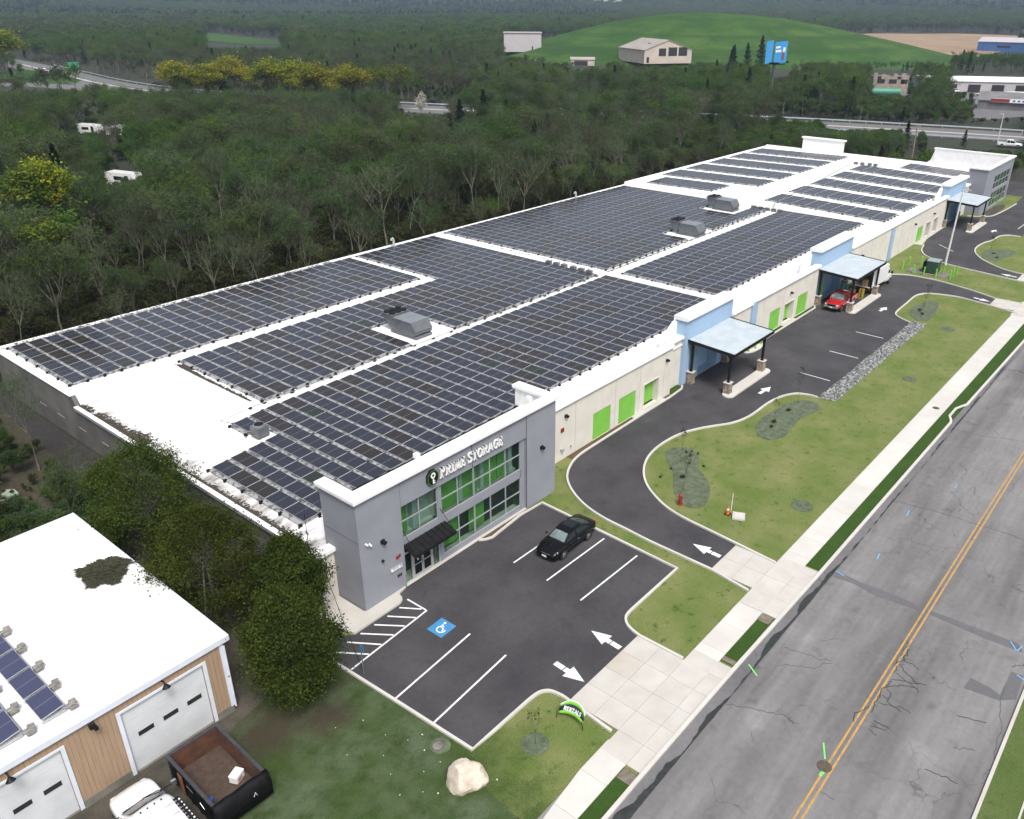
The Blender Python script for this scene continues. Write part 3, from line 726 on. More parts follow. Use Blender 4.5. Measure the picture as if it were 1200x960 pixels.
# utility cut across both lanes, square patch on the far side
mb = MB(); mb.prism([(45.15, 13.0), (45.95, 13.0), (45.75, 11.2), (45.9, 9.0), (45.72, 7.45), (45.9, 4.5), (46.0, 2.1), (45.35, 1.75), (45.2, 4.0), (45.38, 7.1), (45.0, 9.8), (45.3, 11.5)], -0.02, 0.0048)
tag(mb.build('trench_patch', asphalt_patch, road), kind='structure')
mb = MB(); mb.prism([(40.3, 3.6), (41.35, 3.5), (41.25, 2.5), (41.0, 1.95), (43.3, 1.9), (43.35, 1.3), (41.2, 1.2), (40.55, 1.9)], -0.02, 0.0052)
tag(mb.build('trench_patch', asphalt_patch, road), kind='structure')
rr = random.Random(5)
# dark sealer blotches along the gutter seam
mb = MB(); up = []; dn = []
x = -12.0
while x < 100:
    n1 = mnoise.noise(Vector((x * .33, 3.3, 0))); n2 = mnoise.noise(Vector((x * 1.4, 7.7, 0))); n3 = mnoise.noise(Vector((x * 4.5, 1.1, 0)))
    big = (.62 if x < 26 else (.34 if x < 45 else .24))
    w = max(0.0, (n1 + .28) * 1.15 + n2 * .45 + n3 * .14) * big
    yc = 13.0 - 0.004 * max(0, x - 30)
    up.append((x, yc + .012 + w)); dn.append((x, yc - .012 - max(0, n2) * .05)); x += .22
for i in range(len(up) - 1):
    if up[i][1] - dn[i][1] > .03 or up[i + 1][1] - dn[i + 1][1] > .03:
        mb.add([(*dn[i], .0085), (*dn[i + 1], .0085), (*up[i + 1], .0085), (*up[i], .0085)], [(0, 1, 2, 3)])
tag(mb.build('seam_sealer', sealer, road), kind='structure')
# hand-poured crack sealing near the centre line and far edge
mb = MB()
def crack(p, ang, ln, w=0.045, wig=0.35):
    pts = [p]
    for i in range(int(ln / 0.16)):
        a2 = ang + rr.uniform(-wig, wig) * 2.2; ang += rr.uniform(-wig, wig) * .25
        pts.append((pts[-1][0] + 0.16 * math.cos(a2), pts[-1][1] + 0.16 * math.sin(a2)))
    if len(pts) > 1: ribbon(mb, pts, w * rr.uniform(0.45, .9), 0.0, 0.0075)
for i in range(7):
    crack((40.5 - i * 0.75 + rr.uniform(-.3, .3), 6.95 + rr.uniform(-.2, .2)), rr.choice([0, PI]) + rr.uniform(-.4, .4), rr.uniform(0.8, 2.2), 0.06)
    crack((40.5 - i * 0.7, 6.8), -PI / 2 + rr.uniform(-.7, .7), rr.uniform(0.8, 2.0), 0.05)
for i in range(4): crack((34.2 + 0.25 * i, 6.5), -PI / 2 + rr.uniform(-.5, .5), rr.uniform(.5, .9), 0.06)
crack((41.8, 1.9), PI + 0.1, 9, 0.04, 0.16); crack((38.5, 2.0), PI / 2, 1.5, 0.05); crack((36.2, 2.0), PI / 2 + .5, 1.2); crack((33.6, 2.1), PI / 2, 1.7, 0.05); crack((44.8, 1.3), 2.6, 1.5, .05)
crack((37, 12.4), -1.0, 3, 0.03); crack((35.5, 12.0), -0.6, 3.4, 0.03); crack((31, 12.9), -1.2, 4, 0.028); crack((57, 12.8), -1.45, 9, 0.025, 0.12); crack((72, 13.1), -1.4, 6.5, 0.022, 0.12)
for i in range(9): crack((rr.uniform(24, 75), rr.uniform(2, 12)), rr.uniform(0, 6.3), rr.uniform(.6, 1.6), 0.018)
tag(mb.build('crack_sealer', sealer, road), kind='structure')
def spray(a, b, m, w=0.07):
    mb = MB(); ribbon(mb, [a, b], w, 0.0, 0.0095); tag(mb.build('survey_mark', m, road), kind='structure')
spray((31.9, 7.95), (31.0, 7.5), spray_green); spray((30.3, 7.25), (29.9, 7.3), spray_green, 0.14); spray((34.5, 13.35), (34.0, 12.6), spray_green)
spray((45.9, 12.9), (45.7, 12.3), spray_blue); spray((45.9, 2.5), (45.2, 2.0), spray_blue, 0.06); spray((45.2, 2.05), (45.9, 1.9), spray_blue, 0.06)
spray((43.2, 1.6), (43.0, 1.05), spray_blue); spray((55.5, 11.5), (56.3, 11.6), spray_blue); spray((48.9, 11.3), (49.6, 11.4), spray_blue); spray((61.8, 9.9), (62.4, 9.95), spray_blue, 0.06)

concrete_white2 = mat('new concrete second pour', (0.545, 0.53, 0.5), 0.9, (0.49, 0.475, 0.44), 0.5, fine=0.05)
concrete_a2 = mat('concrete second pour', (0.49, 0.47, 0.435), 0.9, (0.43, 0.405, 0.37), 0.7, fine=0.06)
def slabs(name, quads, tints, gap=0.008, z=0.045):
    """concrete flags poured side by side over one bed"""
    mb = MB()
    for q in quads:
        cx = sum(p[0] for p in q) / len(q); cy = sum(p[1] for p in q) / len(q)
        s = [(p[0] + (gap if p[0] < cx else -gap), p[1] + (gap if p[1] < cy else -gap)) for p in q]
        mb.prism(s, -0.06, z, rr.choices(range(len(tints)), [5, 3, 1][:len(tints)])[0])
    return structure(mb, name, tints)
walkL = lambda x: 15.83 + 0.5 * smoothstep(19.8, 21.3, x) - 0.0022 * max(0, x - 25) if x < 60 else 16.25 - 0.0022 * (x - 60) 
walkR = lambda x: 14.78 - 0.006 * max(0, x - 25)
qs = []
x = -30.0
while x < 190:
    st_ = 2.3 if x < 46 else 4.6
    skip = any(a <= x + st_ / 2 <= b for a, b in ((25.4, 32.6), (40.2, 44.2), (108.3, 113.1), (123.0, 127.2)))
    if not skip:
        qs.append([(x, walkR(x)), (x + st_, walkR(x + st_)), (x + st_, walkL(x + st_)), (x, walkL(x))])
    x += st_
slabs('sidewalk', qs, [concrete_white, concrete_white2, concrete_white2])
g = MB(); g.prism([(-30, 14.83), (25, 14.83), (190, 13.9), (190, 15.9), (26, 16.25), (21.2, 16.2), (-30, 15.8)], -0.1, 0.03); structure(g, 'sidewalk_bed', joint)
def apron(x0, x1, ylot, ykerb, f0, f1):
    q = []
    n = max(2, round((x1 - x0) / 1.62)); w = (x1 - x0) / n
    ys = [ykerb, ykerb + (14.75 - ykerb), 16.28, (16.28 + ylot) / 2, ylot] if ylot > 17 else [ykerb, 16.3]
    for i in range(n):
        for j in range(len(ys) - 1):
            q.append([(x0 + i * w, ys[j]), (x0 + (i + 1) * w, ys[j]), (x0 + (i + 1) * w, ys[j + 1]), (x0 + i * w, ys[j + 1])])
    q.append([(f0, ykerb), (x0, ykerb), (x0, 14.75), (f0, 14.75)]); q.append([(x1, ykerb), (f1, ykerb), (f1, 14.75), (x1, 14.75)])
    q.append([(f0, 14.75), (x0, 14.75), (x0, 16.28), (f0, 16.28)]); q.append([(x1, 14.75), (f1, 14.75), (f1, 16.28), (x1, 16.28)])
    slabs('driveway_apron', q, [concrete, concrete_a2, concrete_tan], z=0.05)
    b = MB(); b.box(f0 + .02, f1 - .02, ykerb + .02, 16.25, -0.05, 0.034); b.box(x0 + .02, x1 - .02, 16.2, ylot - .02, -0.05, 0.033); structure(b, 'apron_bed', joint)
apron(26.0, 32.45, 19.4, 13.86, 24.5, 33.6)
apron(40.75, 44.2, 19.25, 13.75, 39.0, 45.0)
apron(109.6, 113.0, 19.15, 13.0, 107.6, 114.0)
apron(123.3, 126.9, 19.0, 12.9, 122.2, 128.0)
for a, b in ((-30, 24.3), (33.8, 38.9), (45.2, 107.5), (114.1, 122.0), (128.2, 190)):
    n = max(2, int((b - a) / 4)); up = []; dn = []
    for i in range(n + 1):
        x = a + (b - a) * i / n; up.append((x, walkR(x) - 0.01)); dn.append((x, 13.93 if x < 45 else 13.75 - 0.012 * (x - 45)))
    g = MB(); g.prism(dn + list(reversed(up)), -0.1, 0.05); structure(g, 'verge', verge_grass)
for (x0, x1) in ((23.6, 24.28), (38.2, 38.88), (33.82, 34.2)):
    g = MB(); g.prism([(x0, 13.95), (x1, 13.95), (x1, 14.72), (x0, 14.72)], 0, 0.056); structure(g, 'bare_soil', mat('bare soil', (0.2, 0.17, 0.14), 0.95, (0.13, 0.11, 0.085), 4.0) if 'bare soil' not in MATS else MATS['bare soil'])
# concrete pad at the corner of the building
pad = [(21.3, 35.6), (22.05, 32.12), (25.5, 32.12), (25.85, 32.25), (26.02, 32.5), (26.1, 32.85), (26.85, 33.05), (26.85, 33.2), (23.65, 33.2), (23.6, 35.6)]
g = MB(); g.prism(pad, -0.1, 0.13); structure(g, 'entrance_pad', concrete)
# far side of the street
g = MB(); g.prism([(-60, -12), (200, -12), (200, 0.95), (-60, 0.95)], -0.2, 0.03); structure(g, 'roadside_lawn', lawn_rough if False else grass_mat('roadside grass', (0.075, 0.115, 0.03), (0.11, 0.14, 0.05), (0.05, 0.085, 0.022)))
g = MB(); ribbon(g, [(-60, 0.98), (200, 0.98)], 0.16, -0.05, 0.1); structure(g, 'kerb', concrete)
g = MB(); ribbon(g, [(-60, -0.55), (200, -0.7)], 0.09, -0.05, 0.07); structure(g, 'edging', concrete)

# crushed-rock swale beside the driveway: a bed and loose stones
rp = [(70.55, 24.5), (70.75, 22.95), (84, 22.95), (96.7, 22.85), (98.1, 24.4), (97.0, 24.5)]
g = MB(); g.prism(rp, -0.1, 0.03); structure(g, 'rock_bed', rock_grey)
mb = MB()
for i in range(2300):
    x = rr.uniform(70.7, 97.6); y = rr.uniform(22.95, 24.48); s = rr.uniform(0.07, 0.2)
    p = [Vector((rr.uniform(-1, 1), rr.uniform(-1, 1), rr.uniform(-1, 1))).normalized() * s * rr.uniform(0.7, 1.1) for _ in range(6)]
    p = [Vector((s, 0, 0)), Vector((0, s, 0)), Vector((-s, 0, 0)), Vector((0, -s, 0)), Vector((0, 0, s * .8)), Vector((0, 0, -s * .8))]
    p = [(x + q.x * rr.uniform(.6, 1.2), y + q.y * rr.uniform(.6, 1.2), 0.05 + q.z * rr.uniform(.6, 1.2)) for q in p]
    mb.add(p, [(0, 1, 4), (1, 2, 4), (2, 3, 4), (3, 0, 4), (1, 0, 5), (2, 1, 5), (3, 2, 5), (0, 3, 5)], rr.randrange(3))
r1 = mat('rock dark', (0.1, 0.11, 0.115), 0.9, (0.06, 0.065, 0.07), 4.0); r2 = mat('rock pale', (0.33, 0.33, 0.32), 0.9, (0.24, 0.24, 0.235), 4.0)
tag(mb.build('crushed_rock', [rock_grey, r1, r2]), 'loose grey crushed rock filling the swale beside the loop driveway', 'rock', kind='stuff')

# mulch beds on the lawns
def bed(pts, z=0.035, m=None):
    p = smooth_line(pts, 5, True); g = MB(); g.prism(p, -0.05, z); structure(g, 'mulch_bed', m or mulch_grey)
bed([(53.4, 29.7), (54.1, 28.7), (53.5, 27.5), (51.7, 26.4), (50.3, 24.7), (48.3, 23.6), (46.9, 23.5), (46.3, 24.3), (47.0, 25.6), (48.2, 26.6), (49.8, 27.6), (51.3, 29.1), (52.4, 29.9)])
bed([(68.2, 23.4), (69.3, 24.2), (69.1, 25.3), (67.6, 26.1), (65.6, 26.4), (63.4, 26.6), (61.4, 26.3), (59.9, 25.3), (59.9, 24.2), (61.4, 23.6), (63.5, 23.8), (65.8, 23.9)])
bed([(106.1, 24.0), (107.0, 25.0), (105.6, 25.6), (102.6, 26.1), (99.9, 25.4), (98.5, 24.1), (99.4, 23.2), (102.1, 23.3)])
bed([(131.5, 23.6), (133.8, 23.0), (138.6, 22.3), (139.4, 23.4), (137.6, 25.8), (134.8, 26.2), (132.2, 25.2)])
bed([(162.0, 32.0), (166, 31.3), (172, 31.4), (174, 32.4), (170, 33.0), (162.5, 33.1)], 0.03, dirt)
for (x, y, r_) in ((22.67, 18.97, 0.72), (51.86, 17.86, 0.8), (97.8, 20.6, 0.8), (19.6, 22.5, 0.5), (80.5, 19.3, 0.7)):
    bed([(x + r_ * math.cos(2 * PI * k / 9), y + r_ * math.sin(2 * PI * k / 9)) for k in range(9)], 0.025)
# grassed landfill mound
g = MB(); st = 12; idx = {}
pts = []
for i in range(0, 52):
    for j in range(0, 62):
        x, y = 300 + i * st, -10 + j * st + 0
        h = mound_h(x, y)
        pts.append((x, y, h))
fsx = []
for i in range(51):
    for j in range(61):
        a = i * 62 + j
        q = (a, a + 62, a + 63, a + 1)
        if max(pts[k][2] for k in q) > 0.01: fsx.append(q)
pts = [(x, y, h if h > 0 else -0.4) for x, y, h in pts]
g.add(pts, fsx, 0, True); structure(g, 'hill', hill_grass)
# open ground further off
for nm, pl, z, m in (('field', [(700, 170), (1250, 215), (1350, 430), (1050, 430), (720, 250)], 0.25, tan_field),
                     ('clearing', [(455, 640), (560, 940), (480, 960), (430, 690)], 0.3, hill_grass),
                     ('clearing', [(150, 470), (190, 515), (185, 430), (172, 408), (158, 425)], 0.1, hill_grass),
                     ('clearing', [(330, 300), (380, 340), (390, 320), (345, 275)], 0.1, hill_grass)):
    g = MB(); g.prism(pl, -0.5, z); structure(g, nm, m)
# highway and its ramp
hw = smooth_line([(285, -60), (278, 10), (273, 50), (265, 82), (258, 106), (243, 145), (222, 190), (205, 228), (186, 290), (176, 345), (178, 400), (190, 470), (203, 545), (215, 640)], 5)
g = MB(); ribbon(g, hw, 20, -0.4, 0.08); hwy = structure(g, 'highway', highway_asphalt)
g = MB(); ribbon(g, hw, 1.4, 0.0, 0.14, off=0.0); structure(g, 'median', concrete)
ramp = smooth_line([(120, 440), (146, 425), (158, 405), (164, 370), (166, 330)], 5)
g = MB(); ribbon(g, ramp, 14, -0.4, 0.12); structure(g, 'ramp', highway_asphalt)
g = MB(); g.prism([(310, 68), (345, 55), (400, 60), (420, 120), (372, 132), (330, 118)], -0.4, 0.06); structure(g, 'car_park', highway_asphalt)
# ================================================================== STORAGE BUILDING
B = empty('storage_building', (22.6, 35.65, 0), label='long low self-storage building with white flat roof, grey glass entrance and blue towers', cat='building')
OX, OY = 22.6, 35.65
def bp(mb, name, mats, parent=B, **k):
    mb.v = [(p[0] - OX, p[1] - OY, p[2]) for p in mb.v]
    return mb.build(name, mats, parent, **k)

def wall_run(mb, x0, x1, y, z1, ops, th=0.35, m=0, z0=-0.1):
    """wall along x facing -y with rectangular openings (xa, xb, za, zb)"""
    ops = sorted(ops)
    x = x0
    for (a, b, za, zb) in ops:
        if a > x: mb.box(x, a, y, y + th, z0, z1, m)
        if za > z0 + 0.01: mb.box(a, b, y, y + th, z0, za, m)
        if zb < z1: mb.box(a, b, y, y + th, zb, z1, m)
        x = b
    if x < x1: mb.box(x, x1, y, y + th, z0, z1, m)

# --- cream front walls
doors = [  # x0, x1, z0, z1, recess, colour key
    (50.05, 52.6, 0.02, 2.5, 0.05, 'g'), (53.8, 56.4, 0.02, 2.5, 0.05, 'g'), (57.7, 60.1, 0.1, 2.5, 0.55, 'g'),
    (83.0, 85.6, 0.1, 2.5, 0.05, 'g'), (86.7, 89.2, 0.1, 2.45, 0.6, 'g'), (90.3, 93.1, 0.1, 2.5, 0.05, 'g'),
    (134.0, 136.7, 0.05, 2.4, 0.05, 'g'), (138.2, 140.4, 0.08, 2.4, 0.6, 'b'), (142.1, 144.3, 0.08, 2.4, 0.6, 'b')]
def od(a, b): return [(d[0], d[1], d[2], d[3]) for d in doors if a < d[0] < b]
for (xa, xb, yy, zz) in ((22.6, 23.7, 35.65, 3.45), (41.8, 62.1, 35.65, 4.75), (62.1, 64.7, 36.15, 4.75), (73.9, 78.2, 35.75, 4.6), (79.4, 95.7, 35.65, 4.85), (106.3, 121.4, 35.75, 4.8), (122.6, 148.0, 35.65, 4.9), (158.5, 161.0, 35.75, 4.9)):
    w = MB(); wall_run(w, xa, xb, yy, zz, od(xa, xb))
    if xa == 62.1: w.box(62.1, 62.3, 35.65, 36.15, -0.1, 4.75)
    for x in (44.9, 47.6, 53.2, 57.0, 61.0, 81.2, 86.2, 94.3, 110, 114, 118, 126, 130):      # panel joints
        if xa < x < xb: w.box(x, x + 0.03, yy - .02, yy + .01, 0.1, 4.5, 1)
    bp(w, 'wall', [stucco, concrete])
# pale blue pilasters
for a, b in ((78.2, 79.4), (121.4, 122.6)):
    w = MB(); w.box(a, b, 35.55, 36.0, -0.1, 4.85); bp(w, 'pilaster', blue_wall)
# west wall (grey block, low part mossy), back and far walls
w = MB()
w.box(22.6, 22.95, 68.3, 83.6, -0.1, 4.25)
w.prism([(0, 0), (1, 0), (1, 1)], 0, 0) if False else None
w.add([(22.6, 67.2, 3.45), (22.6, 68.3, 3.45), (22.6, 68.3, 4.25), (22.6, 67.8, 4.25), (22.95, 67.2, 3.45), (22.95, 68.3, 3.45), (22.95, 68.3, 4.25), (22.95, 67.8, 4.25)],
      [(0, 3, 2, 1), (4, 5, 6, 7), (0, 4, 7, 3), (3, 7, 6, 2)])
w.box(22.6, 22.95, 36.0, 68.3, -0.1, 3.3)
for y in (58, 62.5, 66.5, 70.5, 74): w.box(22.585, 22.6, y, y + 1.3, 1.45, 1.5, 1)
w.box(22.95, 181, 83.25, 83.6, -0.1, 4.2)
w.box(180.6, 180.95, 36.0, 83.25, -0.1, 4.6)
bp(w, 'side_wall', [stucco_old, concrete])
# gutter trough with open slots along the west eave
w = MB(); w.box(22.42, 22.6, 36.0, 67.3, 3.28, 3.34); w.box(22.38, 22.42, 36.0, 67.3, 3.28, 3.52)
y = 36.1
while y < 67.0:
    w.box(22.42, 22.62, y, y + 0.16, 3.34, 3.46); y += 0.42
gut = bp(w, 'gutter', [grey_dark])
w = MB(); w.box(22.43, 22.61, 36.0, 67.3, 3.341, 3.35); bp(w, 'gutter_slot_shade', [dark_open], parent=gut)  # dark sheet standing in for the shade inside the open slots

# --- roof membrane
Z0 = 4.15
w = MB()
def roofquad(x0, x1, y0, y1, za, zb, zc, zd): w.add([(x0, y0, za), (x1, y0, zb), (x1, y1, zc), (x0, y1, zd)], [(0, 1, 2, 3)])
roofquad(31.4, 124.5, 36.0, 83.3, Z0, Z0, Z0, Z0)
roofquad(22.7, 31.4, 68.3, 83.3, Z0, Z0, Z0, Z0)
w.add([(31.2, 55, 3.78), (31.4, 55, Z0), (31.4, 68.3, Z0), (31.2, 67.4, 3.6)], [(0, 1, 2, 3)])
w.add([(22.6, 55, 3.5), (31.2, 55, 3.78), (31.4, 55, Z0)], [(0, 1, 2)])
low = MB(); low.add([(22.6, 36, 3.5), (31.4, 36, Z0), (31.4, 55, Z0), (22.6, 55, 3.5)], [(0, 1, 2, 3)]); low.add([(22.6, 55, 3.5), (31.2, 55, 3.78), (31.2, 67.4, 3.6), (22.6, 67.4, 3.5)], [(0, 1, 2, 3)])
w.add([(22.6, 67.4, 3.5), (31.2, 67.4, 3.6), (31.4, 68.3, Z0), (22.7, 68.3, Z0)], [(0, 1, 2, 3)])
# higher far section: two slopes with a ridge, and its raised front edge
ZR = 4.95
roofquad(124.5, 180.8, 36.0, 61.0, 4.25, 4.25, ZR, ZR)
roofquad(124.5, 180.8, 61.0, 83.3, ZR, ZR, 4.55, 4.55)
w.add([(124.5, 36.0, Z0), (124.5, 83.3, Z0), (124.5, 83.3, 4.55), (124.5, 61, ZR), (124.5, 36.0, 4.25)], [(0, 1, 2, 3, 4)])
for (ya, yb, za, zb) in ((38.4, 61, 4.34, ZR + .04), (61, 83.2, ZR + .04, 4.62)):
    w.add([(x_, y_, z_) for x_ in (124.38, 124.85) for (y_, z_) in ((ya, Z0 - .1), (yb, Z0 - .1), (yb, zb), (ya, za))], [(0, 3, 2, 1), (4, 5, 6, 7), (2, 3, 7, 6), (0, 4, 7, 3), (1, 2, 6, 5)])
w.box(22.75, 124.5, 83.3, 83.75, 4.0, 4.32); w.box(124.5, 181, 83.3, 83.75, 4.3, 4.75)
w.box(180.5, 181.05, 36.0, 83.75, 4.2, 4.9)
# low kerbs at the expansion joints
w.box(78.15, 78.45, 36.3, 83.2, Z0, Z0 + 0.14); w.box(63.6, 64.0, 69.4, 83, Z0, Z0 + 0.05)
for x in (35, 47, 59, 71, 85, 97, 109):
    w.box(x, x + 0.12, 54.72, 54.9, Z0, Z0 + 0.03)
roof = bp(w, 'roof', membrane); tag(bp(low, 'roof', membrane_stained), 'low end of the roof with dirt streaks along the gutter')
# front parapet coping: broad white cornice
def coping(x0, x1, y, z, d=0.62, h=0.32, o=0.16):
    prof = [(y - o, z - 0.0), (y - o - 0.05, z + 0.12), (y - o, z + h - 0.06), (y - o + 0.1, z + h), (y + d, z + h), (y + d, z - 0.9), (y + 0.34, z - 0.9), (y + 0.34, z)]
    w = MB(); w.extrude(prof, 'x', x0, x1); bp(w, 'parapet_coping', metal_white, bevel=0.03)
coping(41.85, 62.3, 35.65, 4.7); coping(62.3, 64.75, 36.1, 4.72)
coping(73.9, 78.9, 35.75, 4.56); coping(78.9, 95.75, 35.6, 4.82)
coping(106.3, 121.6, 35.75, 4.78); coping(121.6, 148.05, 35.62, 4.88); coping(158.5, 161.1, 35.75, 4.9)
w = MB(); w.box(22.2, 23.75, 35.45, 36.1, 3.43, 3.72)
w.box(22.38, 22.75, 36.1, 67.3, 3.5, 3.56); w.box(22.5, 23.0, 67.9, 83.5, 4.22, 4.3)
bp(w, 'eave_coping', metal_white, bevel=0.03)
# inner sloped parapet ends that ramp up to the towers
for x0, x1, t in ((62.4, 64.7, 6.3), (93.6, 95.7, 6.2), (146, 148, 6.2)):
    w = MB(); w.add([(x0, 36.8, 4.2), (x1, 36.8, 4.2), (x1, 36.8, t), (x0, 37.1, 4.9), (x0, 37.25, 4.2), (x1, 37.25, 4.2), (x1, 37.25, t), (x0, 37.25, 4.9)],
                    [(0, 1, 2, 3), (5, 4, 7, 6), (3, 2, 6, 7), (1, 5, 6, 2), (0, 3, 7, 4)]); bp(w, 'parapet_ramp', membrane)

# --- pale blue towers
for (a, b, zt) in ((64.7, 73.9, 6.55), (95.7, 106.3, 6.6), (148.0, 158.5, 6.6)):
    w = MB(); ops = []
    w.box(a, b, 35.8, 36.9, 2.9, zt); wall_run(w, a, b, 35.8, 2.9, [(a + 3.0, b - 2.4, -0.05, 2.9)], th=1.1)
    w.box(a + 3.0, b - 2.4, 36.9, 37.0, -0.1, 2.9, 0)
    t = bp(w, 'tower', [blue_wall])
    c = MB(); c.extrude([(35.55, zt - 0.02), (35.5, zt + 0.1), (35.55, zt + 0.3), (35.7, zt + 0.36), (37.1, zt + 0.36), (37.1, zt - 0.6), (36.9, zt - 0.6), (36.9, zt - 0.02)], 'x', a - 0.15, b + 0.15)
    bp(c, 'coping', metal_white, parent=t, bevel=0.03)
    d = MB(); d.box(a + 3.3, a + 4.6, 36.8, 36.86, 0.0, 2.3); d.box(a + 3.36, a + 3.92, 36.78, 36.8, 0.35, 2.2, 1); d.box(a + 3.98, a + 4.54, 36.78, 36.8, 0.35, 2.2, 1)
    bp(d, 'glass_door', [alu, dark_glass], parent=t)
    if a > 90:
        d = MB(); d.box(a + 1.0, a + 2.4, 35.77, 35.8, 0.0, 2.5); bp(d, 'door', door_green, parent=t)
# --- roll doors
for (a, b, z0, z1, rc, kcol) in doors:
    d = MB()
    m_ = door_green if kcol == 'g' else stucco_old
    z = z0; d.box(a + .003, b - .003, 35.65 + rc + 0.02, 35.65 + rc + 0.06, z0, z1)
    while z < z1 - 0.05:
        d.box(a + .01, b - .01, 35.65 + rc, 35.65 + rc + 0.025, z + 0.008, min(z + 0.072, z1 - .005)); z += 0.08
    dr = bp(d, 'door', m_)
    if rc > 0.3:
        f = MB(); f.box(a - 0.06, a + .02, 35.6, 36.3, z0 - .05, z1 + .06); f.box(b - .02, b + 0.06, 35.6, 36.3, z0 - .05, z1 + .06); f.box(a + .02, b - .02, 35.6, 36.3, z1 - .02, z1 + 0.06)
        bp(f, 'reveal', stucco, parent=dr)

# --- grey entrance block with two storeys of glazing
Zt = 7.72
w = MB()
GX0, GX1, GY = 23.72, 41.8, 33.1
w.box(GX0, 27.0, GY, GY + 0.4, 0, Zt); w.box(38.6, GX1, GY, GY + 0.4, -0.1, Zt)
w.box(27.0, 38.6, GY + 0.05, GY + 0.4, 5.85, Zt)
w.box(27.0, 38.2, GY + 0.22, GY + 0.4, 2.78, 3.42)
w.box(38.15, 38.6, GY + 0.22, GY + 0.4, -0.1, 5.85)
w.box(30.5, 38.2, GY + 0.22, GY + 0.4, -0.1, 0.42)
w.box(30.15, 30.5, GY + 0.2, GY + 0.4, -0.1, 5.85)
w.box(GX0, GX0 + 0.35, GY + 0.4, 36.35, -0.1, Zt); w.box(GX1 - 0.35, GX1, GY + 0.4, 36.6, -0.1, Zt)
w.box(GX0 + .35, GX1 - .35, 36.2, 36.35, -0.1, 6.3)
# panel joints
for x in (27.0, 33.2, 38.6): w.box(x - 0.009, x + 0.009, GY - 0.006, GY + 0.06, 5.9 if x == 33.2 else (5.9 if x == 27 else 0.1), Zt - 0.05, 1)
w.box(GX0 - 0.012, GX0 + .01, GY + 0.02, 36.3, 4.95, 4.98, 1)
w.box(27.0, 38.6, GY - .02, GY + .4, -.1, .04, 2)
eb = bp(w, 'entrance_block', [grey_wall, mat('panel joint', (.1, .105, .12), .9), concrete])
w = MB(); w.box(GX0 + .35, GX1 - .35, GY + 0.4, 36.35, 6.2, 6.3); w.box(GX0 + .35, GX0 + .42, GY + .4, 36.35, 6.3, Zt - .02); w.box(GX1 - .42, GX1 - .35, GY + .4, 36.6, 6.3, Zt - .02); w.box(GX0 + .42, GX1 - .42, GY + .4, GY + .47, 6.3, Zt - .02)
bp(w, 'roof', membrane, parent=eb)
w = MB()
w.box(GX0 - 0.22, GX1 + 0.22, GY - 0.22, GY + 0.62, Zt, Zt + 0.26); w.box(GX0 - 0.22, GX0 + 0.6, GY + 0.62, 36.5, Zt, Zt + 0.26); w.box(GX1 - 0.6, GX1 + 0.22, GY + 0.62, 36.75, Zt, Zt + 0.26)
bp(w, 'coping', metal_white, parent=eb, bevel=0.03)
for xx in (29.3, 39.9): w = MB(); w.cbox(xx, 34.0, Zt + .4, 0.3, 0.35, 0.3); bp(w, 'roof_box', metal_white, parent=eb)
# rooms behind the glass: floors, lit only by daylight, green demonstration doors
w = MB(); w.box(27.0, 38.4, 34.0, 36.2, 3.0, 3.2); w.box(27.0, 38.4, 33.5, 36.2, -0.1, 0.02); w.box(30.3, 30.5, 34.0, 36.2, 0, 6.2)
bp(w, 'interior', [stucco], parent=eb)
for (a, b, z, zt) in ((27.1, 28.1, 3.25, 5.8), (31.1, 32.5, 3.25, 5.8), (32.75, 34.4, 3.25, 5.8), (34.9, 36.3, 3.25, 5.8), (36.4, 37.1, 3.25, 5.8), (30.9, 32.4, .4, 2.75), (33.5, 35.0, .4, 2.75)):
    w = MB(); w.box(a, b, 33.97, 34.0, z, zt)
    while z < zt: w.box(a + .005, b - .005, 33.95, 33.98, z, z + 0.165); z += 0.18
    bp(w, 'display_door', door_green, parent=eb)
w = MB(); w.box(27.0, 38.4, 34.3, 34.4, 3.2, 6.2); w.box(27.0, 38.4, 34.3, 34.4, 0.0, 3.0, 1)
for x in (28.5, 30.6, 32.6, 34.65, 37.5): w.box(x, x + 0.3, 33.85, 34.3, 3.2, 6.2)
bp(w, 'back_partition', [mat('interior paled for reflection', (0.55, 0.6, 0.6), 0.9, (0.5, 0.55, 0.55), 1.0), dark_open], parent=eb)  # upper wall paled for the panes' reflection, lower wall blackened for indoor shade
# glazed screens: one window (frame + panes) per bay
def glazing(x0, x1, z0, z1, nx, nz, name='window'):
    f = MB(); t = 0.035
    y0, y1 = GY + 0.24, GY + 0.33
    for i in range(nx + 1):
        x = x0 + (x1 - x0) * i / nx; f.box(x - t, x + t, y0, y1, z0, z1)
    for j in range(nz + 1):
        z = z0 + (z1 - z0) * j / nz; f.box(x0, x1, y0 + 0.005, y1 - 0.005, z - t, z + t)
    fr = bp(f, name, alu)
    p = MB(); p.box(x0, x1, GY + 0.28, GY + 0.29, z0, z1)
    bp(p, 'pane', win_glass, parent=fr)
glazing(27.05, 30.15, 3.45, 5.82, 2, 2)
glazing(30.5, 33.45, 3.45, 5.82, 2, 2); glazing(33.5, 38.15, 3.45, 5.82, 3, 2)
glazing(30.5, 33.45, 0.45, 2.76, 2, 2); glazing(33.5, 38.15, 0.45, 2.76, 3, 2)
